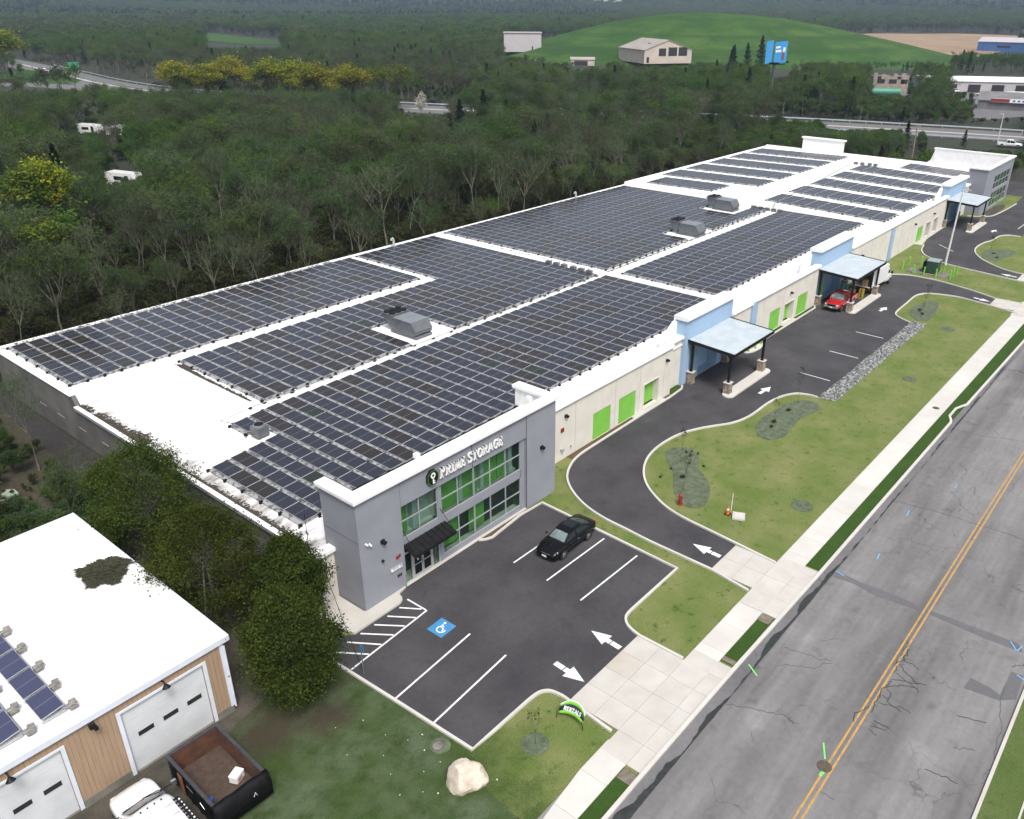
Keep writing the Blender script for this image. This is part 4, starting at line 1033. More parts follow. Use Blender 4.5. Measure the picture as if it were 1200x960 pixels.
# entrance doors and side lights
f = MB(); y0, y1 = GY + 0.22, GY + 0.32
f.box(27.02, 27.1, y0, y1, 0, 2.75); f.box(30.05, 30.15, y0, y1, 0, 2.75); f.box(27.7, 27.82, y0, y1, 0, 2.75); f.box(29.4, 29.52, y0, y1, 0, 2.75); f.box(27.1, 30.05, y0, y1, 2.2, 2.3)
df = bp(f, 'door_frame', alu)
p = MB(); p.box(27.1, 27.7, GY + .26, GY + .27, 0.05, 2.2); p.box(29.52, 30.05, GY + .26, GY + .27, 0.05, 2.7); p.box(27.1, 29.5, GY + .26, GY + .27, 2.3, 2.74); bp(p, 'pane', win_glass, parent=df)
for a in (27.82, 28.61):
    d = MB(); b = a + 0.78
    d.box(a, a + .09, y0 - .02, y0 + .04, 0.03, 2.2); d.box(b - .09, b, y0 - .02, y0 + .04, 0.03, 2.2); d.box(a + .09, b - .09, y0 - .02, y0 + .04, 0.03, 0.25); d.box(a + .09, b - .09, y0 - .02, y0 + .04, 2.1, 2.2); d.box(a + .09, b - .09, y0 - .02, y0 + .04, 0.98, 1.04)
    d.box(a + .09, b - .09, y0, y0 + .015, 0.25, 2.1, 1)
    do = bp(d, 'entrance_door', [alu, dark_glass])
    h = MB(); hx = b - .06 if a < 28 else a + .06; h.tube([(hx, y0 - .07, 0.9), (hx, y0 - .07, 1.3)], 0.018); bp(h, 'handle', chrome, parent=do)
    if a < 28:
        k = MB(); kx = a + .38; ky = y0 - .006
        k.loft([[(kx + 0.11 * math.cos(t), ky, 1.72 + 0.11 * math.sin(t)) for t in [2 * PI * i / 12 for i in range(12)]], [(kx + 0.06 * math.cos(t), ky, 1.72 + 0.06 * math.sin(t)) for t in [2 * PI * i / 12 for i in range(12)]]], smooth=False, caps=False)
        k.add([(kx - .035, ky, 1.25), (kx + .035, ky, 1.25), (kx + .035, ky, 1.62), (kx - .035, ky, 1.62)], [(0, 1, 2, 3)]); k.add([(kx, ky, 1.25), (kx + .1, ky, 1.25), (kx + .1, ky, 1.33), (kx, ky, 1.33)], [(0, 1, 2, 3)])
        bp(k, 'key_decal', sign_white, parent=do)
# black awning over the doors with hanger rods
a_ = MB(); a_.add([(27.05, GY + .1, 3.05), (30.6, GY + .1, 3.05), (30.6, GY - 0.95, 2.72), (27.05, GY - 0.95, 2.72), (27.05, GY + .1, 2.93), (30.6, GY + .1, 2.93), (30.6, GY - 0.95, 2.52), (27.05, GY - 0.95, 2.52)],
                  [(0, 3, 2, 1), (4, 5, 6, 7), (0, 4, 7, 3), (1, 2, 6, 5), (3, 7, 6, 2)])
x = 27.1
while x < 30.6: a_.add([(x, GY + .1, 3.06), (x + .03, GY + .1, 3.06), (x + .03, GY - .95, 2.73), (x, GY - .95, 2.73), (x, GY + .1, 3.1), (x + .03, GY + .1, 3.1), (x + .03, GY - .95, 2.77), (x, GY - .95, 2.77)], [(4, 7, 6, 5), (0, 4, 5, 1), (1, 5, 6, 2), (3, 2, 6, 7), (0, 3, 7, 4)]); x += 0.44
aw = bp(a_, 'awning', black_metal)
for xa, xb in ((30.3, 30.5), (27.15, 27.15)): r_ = MB(); r_.tube([(xa, GY + .2, 4.1), (xb, GY - .85, 2.8)], 0.02); bp(r_, 'hanger_rod', black_metal, parent=aw)

# --- fascia sign: key shield and serif lettering
def glyph(mb, ch, ox, oz, h, y, m=0):
    """slab-serif capital built from bars and arc strokes; returns its advance"""
    w_ = {'I': .40, 'M': .98, 'O': .86, 'G': .86, 'R': .80, 'P': .72, 'S': .64, 'T': .74, 'A': .86, 'E': .68, 'F': .64, 'C': .8, 'N': .8, 'L': .62}.get(ch, .7) * h
    th, tn, sf = 0.22 * h, 0.13 * h, 0.1 * h
    def q(pts): # polygon in u,v
        n = len(pts)
        A = sum(pts[i][0] * pts[(i + 1) % n][1] - pts[(i + 1) % n][0] * pts[i][1] for i in range(n))
        if A < 0: pts = pts[::-1]
        f = [(ox + p[0], y, oz + p[1]) for p in pts]; b = [(ox + p[0], y + 0.09, oz + p[1]) for p in pts]
        mb.add(f + b, [tuple(range(n)), tuple(range(2 * n - 1, n - 1, -1))] + [(i, n + i, n + (i + 1) % n, (i + 1) % n) for i in range(n)], m)
    bar = lambda x0, x1, z0, z1: q([(x0, z0), (x1, z0), (x1, z1), (x0, z1)])
    def stem(cx, t=None, top=True, bot=True, ext=.09):
        t = t or th
        bar(cx - t / 2, cx + t / 2, 0, h)
        if bot: bar(cx - t / 2 - ext * h, cx + t / 2 + ext * h, 0, sf)
        if top: bar(cx - t / 2 - ext * h, cx + t / 2 + ext * h, h - sf, h)
    def arc(cx, cz, rx, rz, a0, a1, t1, t2, n=12):
        for i in range(n):
            s = [R(a0 + (a1 - a0) * (i + k) / n) for k in (0, 1)]
            q([(cx + rx * math.cos(s[0]), cz + rz * math.sin(s[0])), (cx + rx * math.cos(s[1]), cz + rz * math.sin(s[1])),
               (cx + (rx - t1) * math.cos(s[1]), cz + (rz - t2) * math.sin(s[1])), (cx + (rx - t1) * math.cos(s[0]), cz + (rz - t2) * math.sin(s[0]))])
    def diag(a, b, t): q([(a[0] - t / 2, a[1]), (a[0] + t / 2, a[1]), (b[0] + t / 2, b[1]), (b[0] - t / 2, b[1])])
    L = 0.17 * h
    if ch == 'I': stem(w_ / 2)
    elif ch in 'PR':
        stem(L); arc(w_ * .5, h * .74, w_ * .42, h * .26, -90, 90, th, tn); bar(L, w_ * .5, h - tn, h); bar(L, w_ * .5, h * .48, h * .48 + tn)
        if ch == 'R': diag((w_ * .5, h * .5), (w_ * .86, 0), th); bar(w_ * .76, w_ * 1.02, 0, sf)
    elif ch == 'M': stem(L * .9, tn); stem(w_ - L * .9, th); diag((L * .9, h), (w_ / 2, h * .1), th); diag((w_ - L * .9, h), (w_ / 2, h * .1), tn)
    elif ch in 'EFL':
        stem(L); bar(L, w_ * .92, 0, tn) if ch != 'F' else None
        if ch != 'L': bar(L, w_ * .9, h - tn, h); bar(L, w_ * .7, h * .47, h * .47 + tn); bar(w_ * .84, w_ * .92, h * .72, h); bar(w_ * .64, w_ * .72, h * .36, h * .66)
        if ch != 'F': bar(w_ * .86, w_ * .94, 0, h * .3)
    elif ch == 'T': stem(w_ / 2, top=False); bar(0, w_, h - tn, h); bar(0, .08 * h, h * .7, h); bar(w_ - .08 * h, w_, h * .7, h)
    elif ch == 'O': arc(w_ / 2, h / 2, w_ / 2, h / 2, 0, 360, th, tn, 24)
    elif ch in 'GC':
        arc(w_ / 2, h / 2, w_ / 2, h / 2, 45, 330, th, tn, 22)
        if ch == 'G': bar(w_ - th * 1.1, w_ - .1 * th, .1 * h, h * .46); bar(w_ * .55, w_ * 1.03, h * .42, h * .42 + sf)
        bar(w_ * .84, w_ * .92, h * .66, h * .98)
    elif ch == 'S': arc(w_ / 2, h * .735, w_ * .46, h * .265, 20, 270, th * .9, tn, 16); arc(w_ / 2, h * .265, w_ * .5, h * .265, -160, 90, th * .9, tn, 16); bar(w_ * .84, w_ * .92, h * .66, h); bar(w_ * .04, w_ * .12, 0, h * .34)
    elif ch == 'A': diag((w_ * .08, 0), (w_ * .46, h), tn); diag((w_ * .92, 0), (w_ * .5, h), th); bar(w_ * .25, w_ * .75, h * .27, h * .27 + tn); bar(-.06 * h, w_ * .24, 0, sf); bar(w_ * .74, w_ + .06 * h, 0, sf)
    elif ch == 'N': stem(L * .9, tn, bot=True); stem(w_ - L * .9, tn, bot=False); diag((L * .8, h), (w_ - L * .9, 0), th)
    return w_ + 0.07 * h
sg = MB()
def word(mb, txt, x0, x1, z, hbig, hsm, y):
    """small capitals with larger initials, fitted between x0 and x1"""
    hs = [hbig if i == 0 or txt[i - 1] == ' ' else hsm for i in range(len(txt))]
    probe = MB(); adv = 0
    for c, hh in zip(txt, hs): adv += 0.35 * hsm if c == ' ' else glyph(probe, c, 0, 0, hh, 0)
    k = (x1 - x0) / adv; x = 0
    t = MB()
    for c, hh in zip(txt, hs):
        x += 0.35 * hsm if c == ' ' else glyph(t, c, x, 0, hh, 0)
    mb.add([(x0 + p[0] * k, y + p[1], z + p[2]) for p in t.v], t.f)
word(sg, 'PRIME STORAGE', 30.28, 36.1, 6.38, 0.76, 0.68, GY - 0.09)
sign = bp(sg, 'sign_lettering', sign_white)
k = MB(); kx, kz, ky = 29.62, 6.78, GY - 0.12
oct_ = [(kx + r_ * math.cos(R(a)), kz + 1.15 * r_ * math.sin(R(a))) for a, r_ in ((22, .5), (67, .5), (113, .5), (158, .5), (202, .5), (247, .5), (293, .5), (338, .5))]
k.extrude([(p[0], p[1]) for p in oct_], 'y', ky, GY + 0.04, 0) if False else k.add([(p[0], ky, p[1]) for p in oct_] + [(p[0], GY + .04, p[1]) for p in oct_], [tuple(range(8)), tuple(range(15, 7, -1))] + [(i, 8 + i, 8 + (i + 1) % 8, (i + 1) % 8) for i in range(8)], 0)
shield = bp(k, 'sign_shield', black_metal)
k = MB()
def ring2(cx, cz, r0, r1, y, n=16):
    k.loft([[(cx + r0 * math.cos(2 * PI * i / n), y, cz + r0 * math.sin(2 * PI * i / n)) for i in range(n)], [(cx + r1 * math.cos(2 * PI * i / n), y, cz + r1 * math.sin(2 * PI * i / n)) for i in range(n)]], smooth=False, caps=False)
ring2(kx, kz + 0.17, 0.2, 0.09, ky - .012)
for (a, b, c, d) in ((-.05, .05, -.42, .0), (.05, .15, -.42, -.34), (.05, .13, -.28, -.2), (-.09, .09, -.04, .02)):
    k.box(kx + a, kx + b, ky - .014, ky - .01, kz + c, kz + d)
bp(k, 'key_emblem', sign_white, parent=shield)
k = MB(); n = 8
o2 = [(kx + (p[0] - kx) * .95, kz + (p[1] - kz) * .95) for p in oct_]; o3 = [(kx + (p[0] - kx) * .91, kz + (p[1] - kz) * .91) for p in oct_]
k.add([(p[0], ky - .006, p[1]) for p in o2] + [(p[0], ky - .006, p[1]) for p in o3], [(i, (i + 1) % n, n + (i + 1) % n, n + i) for i in range(n)])
bp(k, 'shield_rim', green_paint, parent=shield)
# OFFICE plate and house number, strobe, cameras, wall lamps
o = MB(); o.box(25.75, 26.75, GY - .05, GY, 1.72, 2.02); pl = bp(o, 'office_sign', grey_dark)
o = MB(); word(o, 'OFFICE', 25.82, 26.7, 1.78, .18, .18, GY - .1); bp(o, 'lettering', sign_white, parent=pl)
o = MB(); word(o, 'PS', 26.3, 26.62, 1.12, .2, .2, GY - .06); bp(o, 'house_number', black_metal) if False else None
o = MB(); o.box(26.32, 26.4, GY - .03, GY, 1.1, 1.3); o.box(26.44, 26.52, GY - .03, GY, 1.1, 1.3); o.box(26.56, 26.64, GY - .03, GY, 1.1, 1.3); bp(o, 'number_plate', black_metal)
o = MB(); o.box(26.3, 26.5, GY - .07, GY, 2.5, 2.68); o.box(26.55, 26.66, GY - .05, GY, 2.55, 2.72); bp(o, 'fire_strobe', red_paint)
o = MB(); o.cyl((24.2, GY, 4.75), (24.2, GY - .2, 4.7), .06); bp(o, 'camera', sign_white)
o = MB(); o.cyl((24.45, GY, 4.62), (24.45, GY - .22, 4.55), .06); bp(o, 'camera', sign_white)
o = MB(); o.ball((25.25, GY - .1, 3.0), .1, .1, .1); bp(o, 'camera', black_metal)
def wall_lamp(x, y, z):
    o = MB(); o.box(x - .14, x + .14, y - .1, y, z - .12, z + .12); o.cyl((x, y - .08, z + .05), (x, y - .3, z - .02), .1, .14, 10); bp(o, 'wall_lamp', black_metal)
wall_lamp(25.4, GY, 4.3); wall_lamp(40.2, GY, 4.45)
for x, z in ((46.3, 3.8), (61.3, 3.75), (88.0, 3.55), (132.0, 3.4), (141.3, 3.4)): wall_lamp(x, 35.65, z)
for x in (110.5,): wall_lamp(x, 35.75, 3.1)
o = MB(); o.box(45.7, 46.1, 35.6, 35.65, 2.5, 2.85); bp(o, 'notice_plate', red_paint)
o = MB(); o.cyl((45.8, 35.65, 1.0), (45.8, 35.4, 1.0), .13); o.cyl((47.0, 35.65, .85), (47.0, 35.5, .85), .08); bp(o, 'hose_outlet', alu)
# far grey entrance block
w = MB(); X0, X1, Y0 = 161.2, 180.2, 33.3
w.box(X0, X0 + 6, Y0, Y0 + .4, -.1, Zt); w.box(X1 - 1.2, X1, Y0, Y0 + .4, -.1, Zt); w.box(X0 + 6, X1 - 1.2, Y0 + .02, Y0 + .4, 5.9, Zt); w.box(X0 + 6, X1 - 1.2, Y0 + .02, Y0 + .4, 2.9, 3.4); w.box(X0 + 6, X1 - 1.2, Y0 + .02, Y0 + .4, -.1, .3)
w.box(X0, X0 + .4, Y0 + .4, 36.4, -.1, Zt); w.box(X1 - .4, X1, Y0 + .4, 47.6, -.1, Zt)
fb = bp(w, 'entrance_block', grey_wall)
w = MB(); w.box(X1 - .55, X1 - .4, Y0 + .4, 47.6, 4.3, Zt); w.box(X0 + .4, X1 - .55, Y0 + .4, Y0 + .55, 4.3, Zt); w.box(X0 - .2, X1 + .2, Y0 - .2, Y0 + .6, Zt, Zt + .25); w.box(X1 - .6, X1 + .2, Y0 + .6, 47.8, Zt, Zt + .25); w.box(X0 - .2, X0 + .6, Y0 + .6, 36.6, Zt, Zt + .25)
w.add([(X1 - .4, 47.6, 4.3), (X1 - .4, 49.6, 4.3), (X1 - .4, 48.1, 5.6), (X1 - .4, 47.6, Zt), (X1, 47.6, 4.3), (X1, 49.6, 4.3), (X1, 48.1, 5.6), (X1, 47.6, Zt)], [(0, 1, 2, 3), (7, 6, 5, 4), (1, 5, 6, 2), (2, 6, 7, 3)])
w.box(X0 + .4, X1 - .5, Y0 + .5, 36.1, 4.2, 4.3)
bp(w, 'coping', metal_white, parent=fb)
for (z0, z1) in ((3.45, 5.85), (.35, 2.85)):
    f = MB(); n = 5; a, b = X0 + 6.1, X1 - 1.3
    for i in range(n + 1): x = a + (b - a) * i / n; f.box(x - .05, x + .05, Y0 + .1, Y0 + .2, z0, z1)
    for z in (z0, (z0 + z1) / 2, z1): f.box(a, b, Y0 + .105, Y0 + .195, z - .05, z + .05)
    fr = bp(f, 'window', alu, parent=fb)
p = MB(); p.box(X0 + 6.1, X1 - 1.3, Y0 + .14, Y0 + .16, .35, 2.85); p.box(X0 + 6.1, X1 - 1.3, Y0 + .14, Y0 + .16, 3.45, 5.85); bp(p, 'pane', mat('greenish glass', (0.03, 0.1, 0.05), 0.05, (0.03, 0.06, 0.045), .5), parent=fb)
# white signboard parapet at the far end
w = MB(); w.box(180.3, 180.9, 66.2, 75.2, 4.2, 7.2); w.box(180.1, 181.1, 65.9, 75.5, 7.2, 7.5); bp(w, 'signboard_parapet', membrane)
# gooseneck vents at the back edge
for x in (70.2, 109.4):
    o = MB(); o.tube([(x, 83.0, 4.0), (x, 83.0, 5.15), (x - .12, 83.0, 5.32), (x - .3, 83.0, 5.3), (x - .34, 83.0, 5.1)], .16, 8); bp(o, 'vent_pipe', steel)
o = MB(); o.tube([(27.5, 56.1, 3.6), (27.5, 56.1, 4.5)], .09, 8); o.tube([(27.5, 56.1, 4.5), (27.35, 56.1, 4.62)], .1, 8); bp(o, 'vent_pipe', metal_white)
o = MB(); o.tube([(23.3, 37.6, 3.5), (23.3, 37.6, 5.4)], .02, 5); bp(o, 'mast', black_metal)
# conduit runs on pipe blocks
o = MB(); o.tube([(29.5, 52.0, 3.95), (28.2, 55.3, 3.95), (31.3, 54.95, 4.3), (78, 55.0, 4.28)], .03, 5); o.tube([(79, 55.0, 4.28), (124, 55.1, 4.3), (124.6, 55.1, 5.1), (168, 59.6, 5.05)], .05, 5); bp(o, 'conduit', rack_grey)
o = MB(); o.box(-.13, .13, -.1, .1, 0, .11); pbm = o.mesh('pipe_block', [black_metal])
for (x, y, z) in [(30.7 + i * 1.3, 55, 4.16) for i in range(4)] + [(29.7, 51.3, 3.98), (28.6, 54.1, 3.9), (30.0, 53.3, 3.98)] + [(36.1 + i * 2.4, 55, 4.16) for i in range(18)] + [(80.1 + i * 1.7, 55.07, 4.16) for i in range(26)]:
    link('pipe_block', pbm, B, (x - OX, y - OY, z))
for (x, y) in ((168.6, 58.6), (168.9, 57.4), (169.0, 56.0), (169.1, 54.9), (122.2, 57.3), (122.2, 56.1), (122.2, 55.0), (122.2, 53.9), (122.2, 52.9), (77.0, 56.0), (77, 57.2), (77, 58.4), (77, 59.8), (77, 61), (77, 62.2)):
    z = 4.9 if x > 124 else 4.16; o = MB(); o.box(x, x + .5, y, y + .7, z, z + .45); bp(o, 'inverter', rtu_grey)
o = MB(); o.tube([(77.3, 63, 4.22), (77.2, 60, 4.24), (77.5, 57, 4.22), (77.3, 55.2, 4.24)], .09, 5); bp(o, 'cable_tray', mat('rusty red tray', (0.2, 0.07, 0.04), .8, (0.3, .25, .22), 2.0))
# dead leaves and dirt drifted on the membrane
mb = MB(); dr_ = random.Random(11)
def drift(pts, n, sp, zf):
    for i in range(n):
        t = dr_.random() * (len(pts) - 1); a = int(t); f = t - a
        x = pts[a][0] + (pts[a + 1][0] - pts[a][0]) * f + abs(dr_.gauss(0, sp)); y = pts[a][1] + (pts[a + 1][1] - pts[a][1]) * f + dr_.gauss(0, .25)
        s = dr_.uniform(.05, .16); z = zf(x, y) + dr_.uniform(.006, .03); an = dr_.uniform(0, PI); c, s2 = math.cos(an) * s, math.sin(an) * s
        mb.add([(x - c, y - s2, z), (x + s2 * .6, y - c * .6, z + .01), (x + c, y + s2, z), (x - s2 * .6, y + c * .6, z + .01)], [(0, 1, 2, 3)])
lowz = lambda x, y: 3.5 + .3 * max(0, x - 22.6) / 8.8
drift([(22.75, 66.8), (22.75, 65.5)], 160, .25, lowz); drift([(22.72, 64.5), (22.72, 57)], 1300, .3, lowz); drift([(22.9, 59.5), (23.0, 57.0)], 500, .35, lowz); drift([(22.72, 57), (22.72, 37.0)], 900, .12, lambda x, y: 3.5 + .65 * max(0, x - 22.6) / 8.8)
drift([(22.72, 48), (22.72, 37.5)], 500, .2, lambda x, y: 3.5 + .65 * max(0, x - 22.6) / 8.8)
drift([(31.5, 67.3), (31.45, 63.8)], 700, .12, lambda x, y: 4.16); drift([(31.45, 64), (31.45, 56.6)], 600, .1, lambda x, y: 4.16); drift([(31.6, 67), (31.9, 65.8)], 400, .2, lambda x, y: 4.16)
drift([(24, 83.2), (60, 83.2)], 700, .1, lambda x, y: 4.33)
drift([(78.6, 56), (78.7, 75)], 350, .15, lambda x, y: 4.16)
tag(mb.build('leaf_litter', [debris_mat]), 'dark drifts of dead leaves along the roof edge', 'leaf litter', kind='stuff')

# ================================================================== SOLAR ARRAYS
PW, PL, PITCH, PYL = 1.18, 2.09, 1.45, 2.11
TILT = R(3.0)
def panel_mb():
    mb = MB(); c, s = math.cos(TILT), math.sin(TILT)
    def P(u, v, h): return (u * c - h * s, v, u * s + h * c)
    a, b = PW / 2, PL / 2
    vs = [P(-a, -b, 0), P(a, -b, 0), P(a, b, 0), P(-a, b, 0), P(-a, -b, .04), P(a, -b, .04), P(a, b, .04), P(-a, b, .04)]
    return vs, [(0, 3, 2, 1), (4, 5, 6, 7), (0, 1, 5, 4), (1, 2, 6, 5), (2, 3, 7, 6), (3, 0, 4, 7)]
PV_V, PV_F = panel_mb()
def panel_mesh(name, places):
    """places: (x, y, z, k); one merged mesh with a UV square on every laminate"""
    mb = MB()
    for (x, y, z, k) in places: mb.add([(p[0] + x, p[1] + y, p[2] + z) for p in PV_V], PV_F, k)
    me = mb.mesh(name, PV)
    uv = me.uv_layers.new(name='UVMap')
    base = [(0, 0), (1, 0), (1, 1), (0, 1)]
    flat = []
    for f in range(len(places)):
        for q in range(6):
            for i in range(4): flat.extend(base[i] if q == 1 else (0.01, 0.005))
    uv.data.foreach_set('uv', flat)
    return me
PROTO = []
for k in range(3): PROTO.append(panel_mesh('solar_panel', [(0, 0, 0, k)]))
pr = random.Random(3)
def solar_array(label, rows, origin, group='rooftop solar arrays', maxn=100):
    """rows: (x of the row's low edge, y of its near end, number of panels, height function)"""
    A = empty('solar_array', origin, label=label, cat='solar array', group=group)
    ox, oy, oz = origin
    places = []; rk = MB()
    for (x, y, n, zf) in rows:
        brown = [pr.random() < 0.13]
        z = zf(x + .7, y + n * 1.05)
        for i in range(n):
            # runs of brown laminates, as delivered in mixed pallets
            br = (mnoise.noise(Vector((x * .21 + 9, (y + i * 2.1) * .16, 4.2))) > 0.12 and pr.random() < .8) or pr.random() < .08
            k = 1 if br else (2 if pr.random() < .035 else 0)
            zz = zf(x + .7, y + (i + .5) * PYL)
            places.append((x + .26 + PW / 2 - ox, y + (i + .5) * PYL - oy, zz + .2 - oz, k))
        y1 = y + n * PYL; za, zb = zf(x, y), zf(x, y1)
        rk.add([(x - ox, y - oy, za + .1 - oz), (x + .33 - ox, y - oy, za + .17 - oz), (x + .33 - ox, y1 - oy, zb + .17 - oz), (x - ox, y1 - oy, zb + .1 - oz)], [(0, 1, 2, 3)], 0)
        rk.add([(x - ox, y - oy, za + .1 - oz), (x - ox, y1 - oy, zb + .1 - oz), (x - ox, y1 - oy, zb - oz), (x - ox, y - oy, za - oz)], [(0, 1, 2, 3)], 0)
        for i in range(n + 1):
            yy = y + i * PYL; zz = zf(x, yy)
            rk.cbox(x - .02 - ox, yy - oy, zz + .09 - oz, .24, .16, .2, 1)
        rk.box(x + .33 - ox, x + 1.42 - ox, y - .05 - oy, y - oy, za + .02 - oz, za + .22 - oz, 0)
    # feet at the high edge of the outermost row ends
    for (x, y, n, zf) in rows:
        rk.cbox(x + 1.38 - ox, y - .12 - oy, zf(x, y) + .06 - oz, .2, .22, .14, 1)
    rk.build('racking', [rack_grey, black_metal], A)
    places.sort(key=lambda p: (p[0] + ox) ** 2 + (p[1] + oy) ** 2)
    for (x, y, z, k) in places[:maxn]:
        link('solar_panel', PROTO[k], A, (x, y, z))
    if places[maxn:]:
        o = link('solar_panel', panel_mesh('solar_panel_rest', places[maxn:]), A); o['kind'] = 'stuff'
    return A
flat = lambda x, y: Z0
ramp_ = lambda x, y: 3.5 + .65 * min(1, max(0, x - 22.6) / 8.8)
rows = []
for i in range(37):
    x = 23.8 + i * PITCH; y0 = 39.0 + min(.35, .012 * i); f = ramp_ if x < 31 else flat
    if i < 3: rows.append((x, y0, 5, f))
    elif i == 3: rows.append((x, y0, 5, f)); rows.append((x, y0 + 6 * PYL, 1, f))
    else: rows.append((x, y0, 7, f))
solar_array('largest solar array on the near roof section, running behind the grey glass entrance', rows, (50, 46.5, 4.1))
rows = []
for i in range(31):
    x = 32.0 + i * PITCH
    if x > 77: break
    yb = 55.35
    if 46.6 < x < 53.6:
        rows.append((x, yb + 3 * PYL, 3, flat))
        if x > 52: pass
    elif x < 63.6: rows.append((x, yb, 6, flat))
    else: rows.append((x, yb, 13, flat))
solar_array('L-shaped solar array round the near rooftop unit, between two white walkways', rows, (55, 62, 4.1))
rows = [(23.5 + i * PITCH, 70.1, 6, flat) for i in range(27)]
solar_array('solar array along the back edge of the roof at its bare west end', rows, (43, 76.5, 4.1))
rows = []
for i in range(30):
    x = 79.6 + i * PITCH
    pad = 97.8 < x < 105.4 or 115.8 < x < 122
    if pad: rows.append((x, 59.9 if x < 110 else 63.9, 11 if x < 110 else 9, flat)); 
    if 115.8 < x < 122: rows.append((x, 55.6, 1, flat))
    if not pad: rows.append((x, 55.6, 13, flat))
solar_array('wide solar array on the middle roof section, behind its two rooftop units', rows, (100, 68, 4.1))
rows = [(79.7 + i * PITCH, 40.6, 6, flat) for i in range(30)]
solar_array('solar array on the middle roof section beside the blue tower parapets', rows, (100, 47, 4.1))
slope_ = lambda x, y: (4.25 + .7 * (y - 36) / 25) if y < 61 else (ZR - .4 * (y - 61) / 22.3)
names = ['nearest to the white step', 'second from the white step', 'third from the white step', 'fourth from the white step', 'fifth from the white step']
for s in range(5):
    x0 = 126.0 + s * 9.0
    rows = [(x0 + i * PITCH, 38.4, 9, slope_) for i in range(4)]
    solar_array('solar strip on the front slope of the far roof, ' + names[s], rows, (x0 + 2.8, 48, 4.6), 'solar strips on the far roof section', 36)
rows = [(171.5 + i * PITCH, 38.4, 6, slope_) for i in range(4)]
solar_array('short strip of solar panels beside the far grey entrance block', rows, (173, 44, 4.6), 'solar strips on the far roof section', 24)
names = ['and short, beside the back edge', 'second from the white step', 'third from the white step', 'fourth from the white step', 'fifth from the white step', 'by the white signboard']
for s in range(6):
    x0 = 126.8 + s * 8.6
    rows = [(x0 + i * PITCH, 67.6 if s == 0 else 63.4, 6 if s == 0 else 9, slope_) for i in range(4)]
    solar_array('solar strip on the back slope of the far roof, ' + names[s], rows, (x0 + 2.8, 72, 4.8), 'solar strips on the far roof section', 36)

# ================================================================== ROOFTOP UNITS
def rooftop_unit(x, y, z, label, L=1.0):
    U = empty('rooftop_unit', (x, y, z), label=label, cat='rooftop unit', group='rooftop air handling units')
    b = MB(); b.box(-1.05, 1.05, -2.0, 1.6, .0, .25); 
    prof = [(-1.75, .25), (1.1, .25), (1.1, 1.55), (-1.4, 1.55), (-1.95, .75), (-1.95, .45)]
    b.extrude([(p[0], p[1]) for p in prof], 'x', -1.1, 1.1); b.build('casing', rtu_grey, U, bevel=.03)
    t = MB(); t.box(-1.14, 1.14, -1.42, 1.12, 1.552, 1.6); t.box(-1.15, 1.15, .0, .04, 1.6, 1.63); t.build('lid', rtu_light, U)
    h = MB(); h.add([(-1.12, -1.43, 1.59), (1.12, -1.43, 1.59), (1.12, -2.02, .74), (-1.12, -2.02, .74), (-1.12, -1.43, 1.55), (1.12, -1.43, 1.55), (1.12, -1.98, .72), (-1.12, -1.98, .72)], [(0, 3, 2, 1), (4, 5, 6, 7), (0, 4, 7, 3), (1, 2, 6, 5), (3, 7, 6, 2)])
    h.build('intake_hood', rtu_grey, U)
    c = MB(); c.add([(-.75, 1.3, .3), (.75, 1.3, .3), (.75, 2.1, .3), (-.75, 2.1, .3), (-1.15, 1.2, 1.75), (1.15, 1.2, 1.75), (1.15, 2.75, 1.75), (-1.15, 2.75, 1.75)], [(0, 3, 2, 1), (4, 5, 6, 7), (0, 1, 5, 4), (1, 2, 6, 5), (2, 3, 7, 6), (3, 0, 4, 7)])
    c.build('condenser', rtu_grey, U)
    for i in range(3):
        for j in range(2):
            f = MB(); cx, cy = -.72 + .72 * i, 1.62 + .74 * j
            f.cyl((cx, cy, 1.755), (cx, cy, 1.9), .33, .31, 14); f.cyl((cx, cy, 1.9), (cx, cy, 1.93), .1, .1, 8)
            f.build('fan', black_metal, U)
    p = MB(); p.box(-1.0, -.82, 1.22, 1.3, .3, 1.2); p.box(1.08, 1.12, -.8, .9, .4, 1.3); p.build('service_panel', rtu_light, U)
    return U
rooftop_unit(50.2, 57.9, Z0 + .05, 'grey rooftop air unit with six fans on a white pad among solar panels')
rooftop_unit(101.6, 57.0, Z0 + .05, 'grey rooftop air unit on the middle roof, nearer of the pair, next to the seam')
rooftop_unit(118.8, 60.8, Z0 + .05, 'grey rooftop air unit close under the raised white step of the far roof')
U = empty('condenser_unit', (28.75, 50.7, 4.0), label='small round-topped condenser unit at the notch of the near solar array', cat='condenser')
b = MB(); b.box(-.45, .45, -.45, .45, 0, .14); b.loft([[(.5 * sx, .5 * sy, .14) for sx, sy in ((-1, -1), (1, -1), (1, 1), (-1, 1))], [(.5 * sx, .5 * sy, .85) for sx, sy in ((-1, -1), (1, -1), (1, 1), (-1, 1))]], smooth=False); b.build('casing', rtu_grey, U, bevel=.06)
b = MB(); b.cyl((0, 0, .85), (0, 0, 1.0), .45, .42, 18); b.build('shroud', rtu_light, U); b = MB(); b.cyl((0, 0, 1.0), (0, 0, 1.012), .36, .36, 16); b.build('fan', black_metal, U)
b = MB(); b.tube([(-.5, .1, .3), (-.8, .3, .3), (-.95, .5, .05)], .03, 5); b.build('hose', black_metal, U)

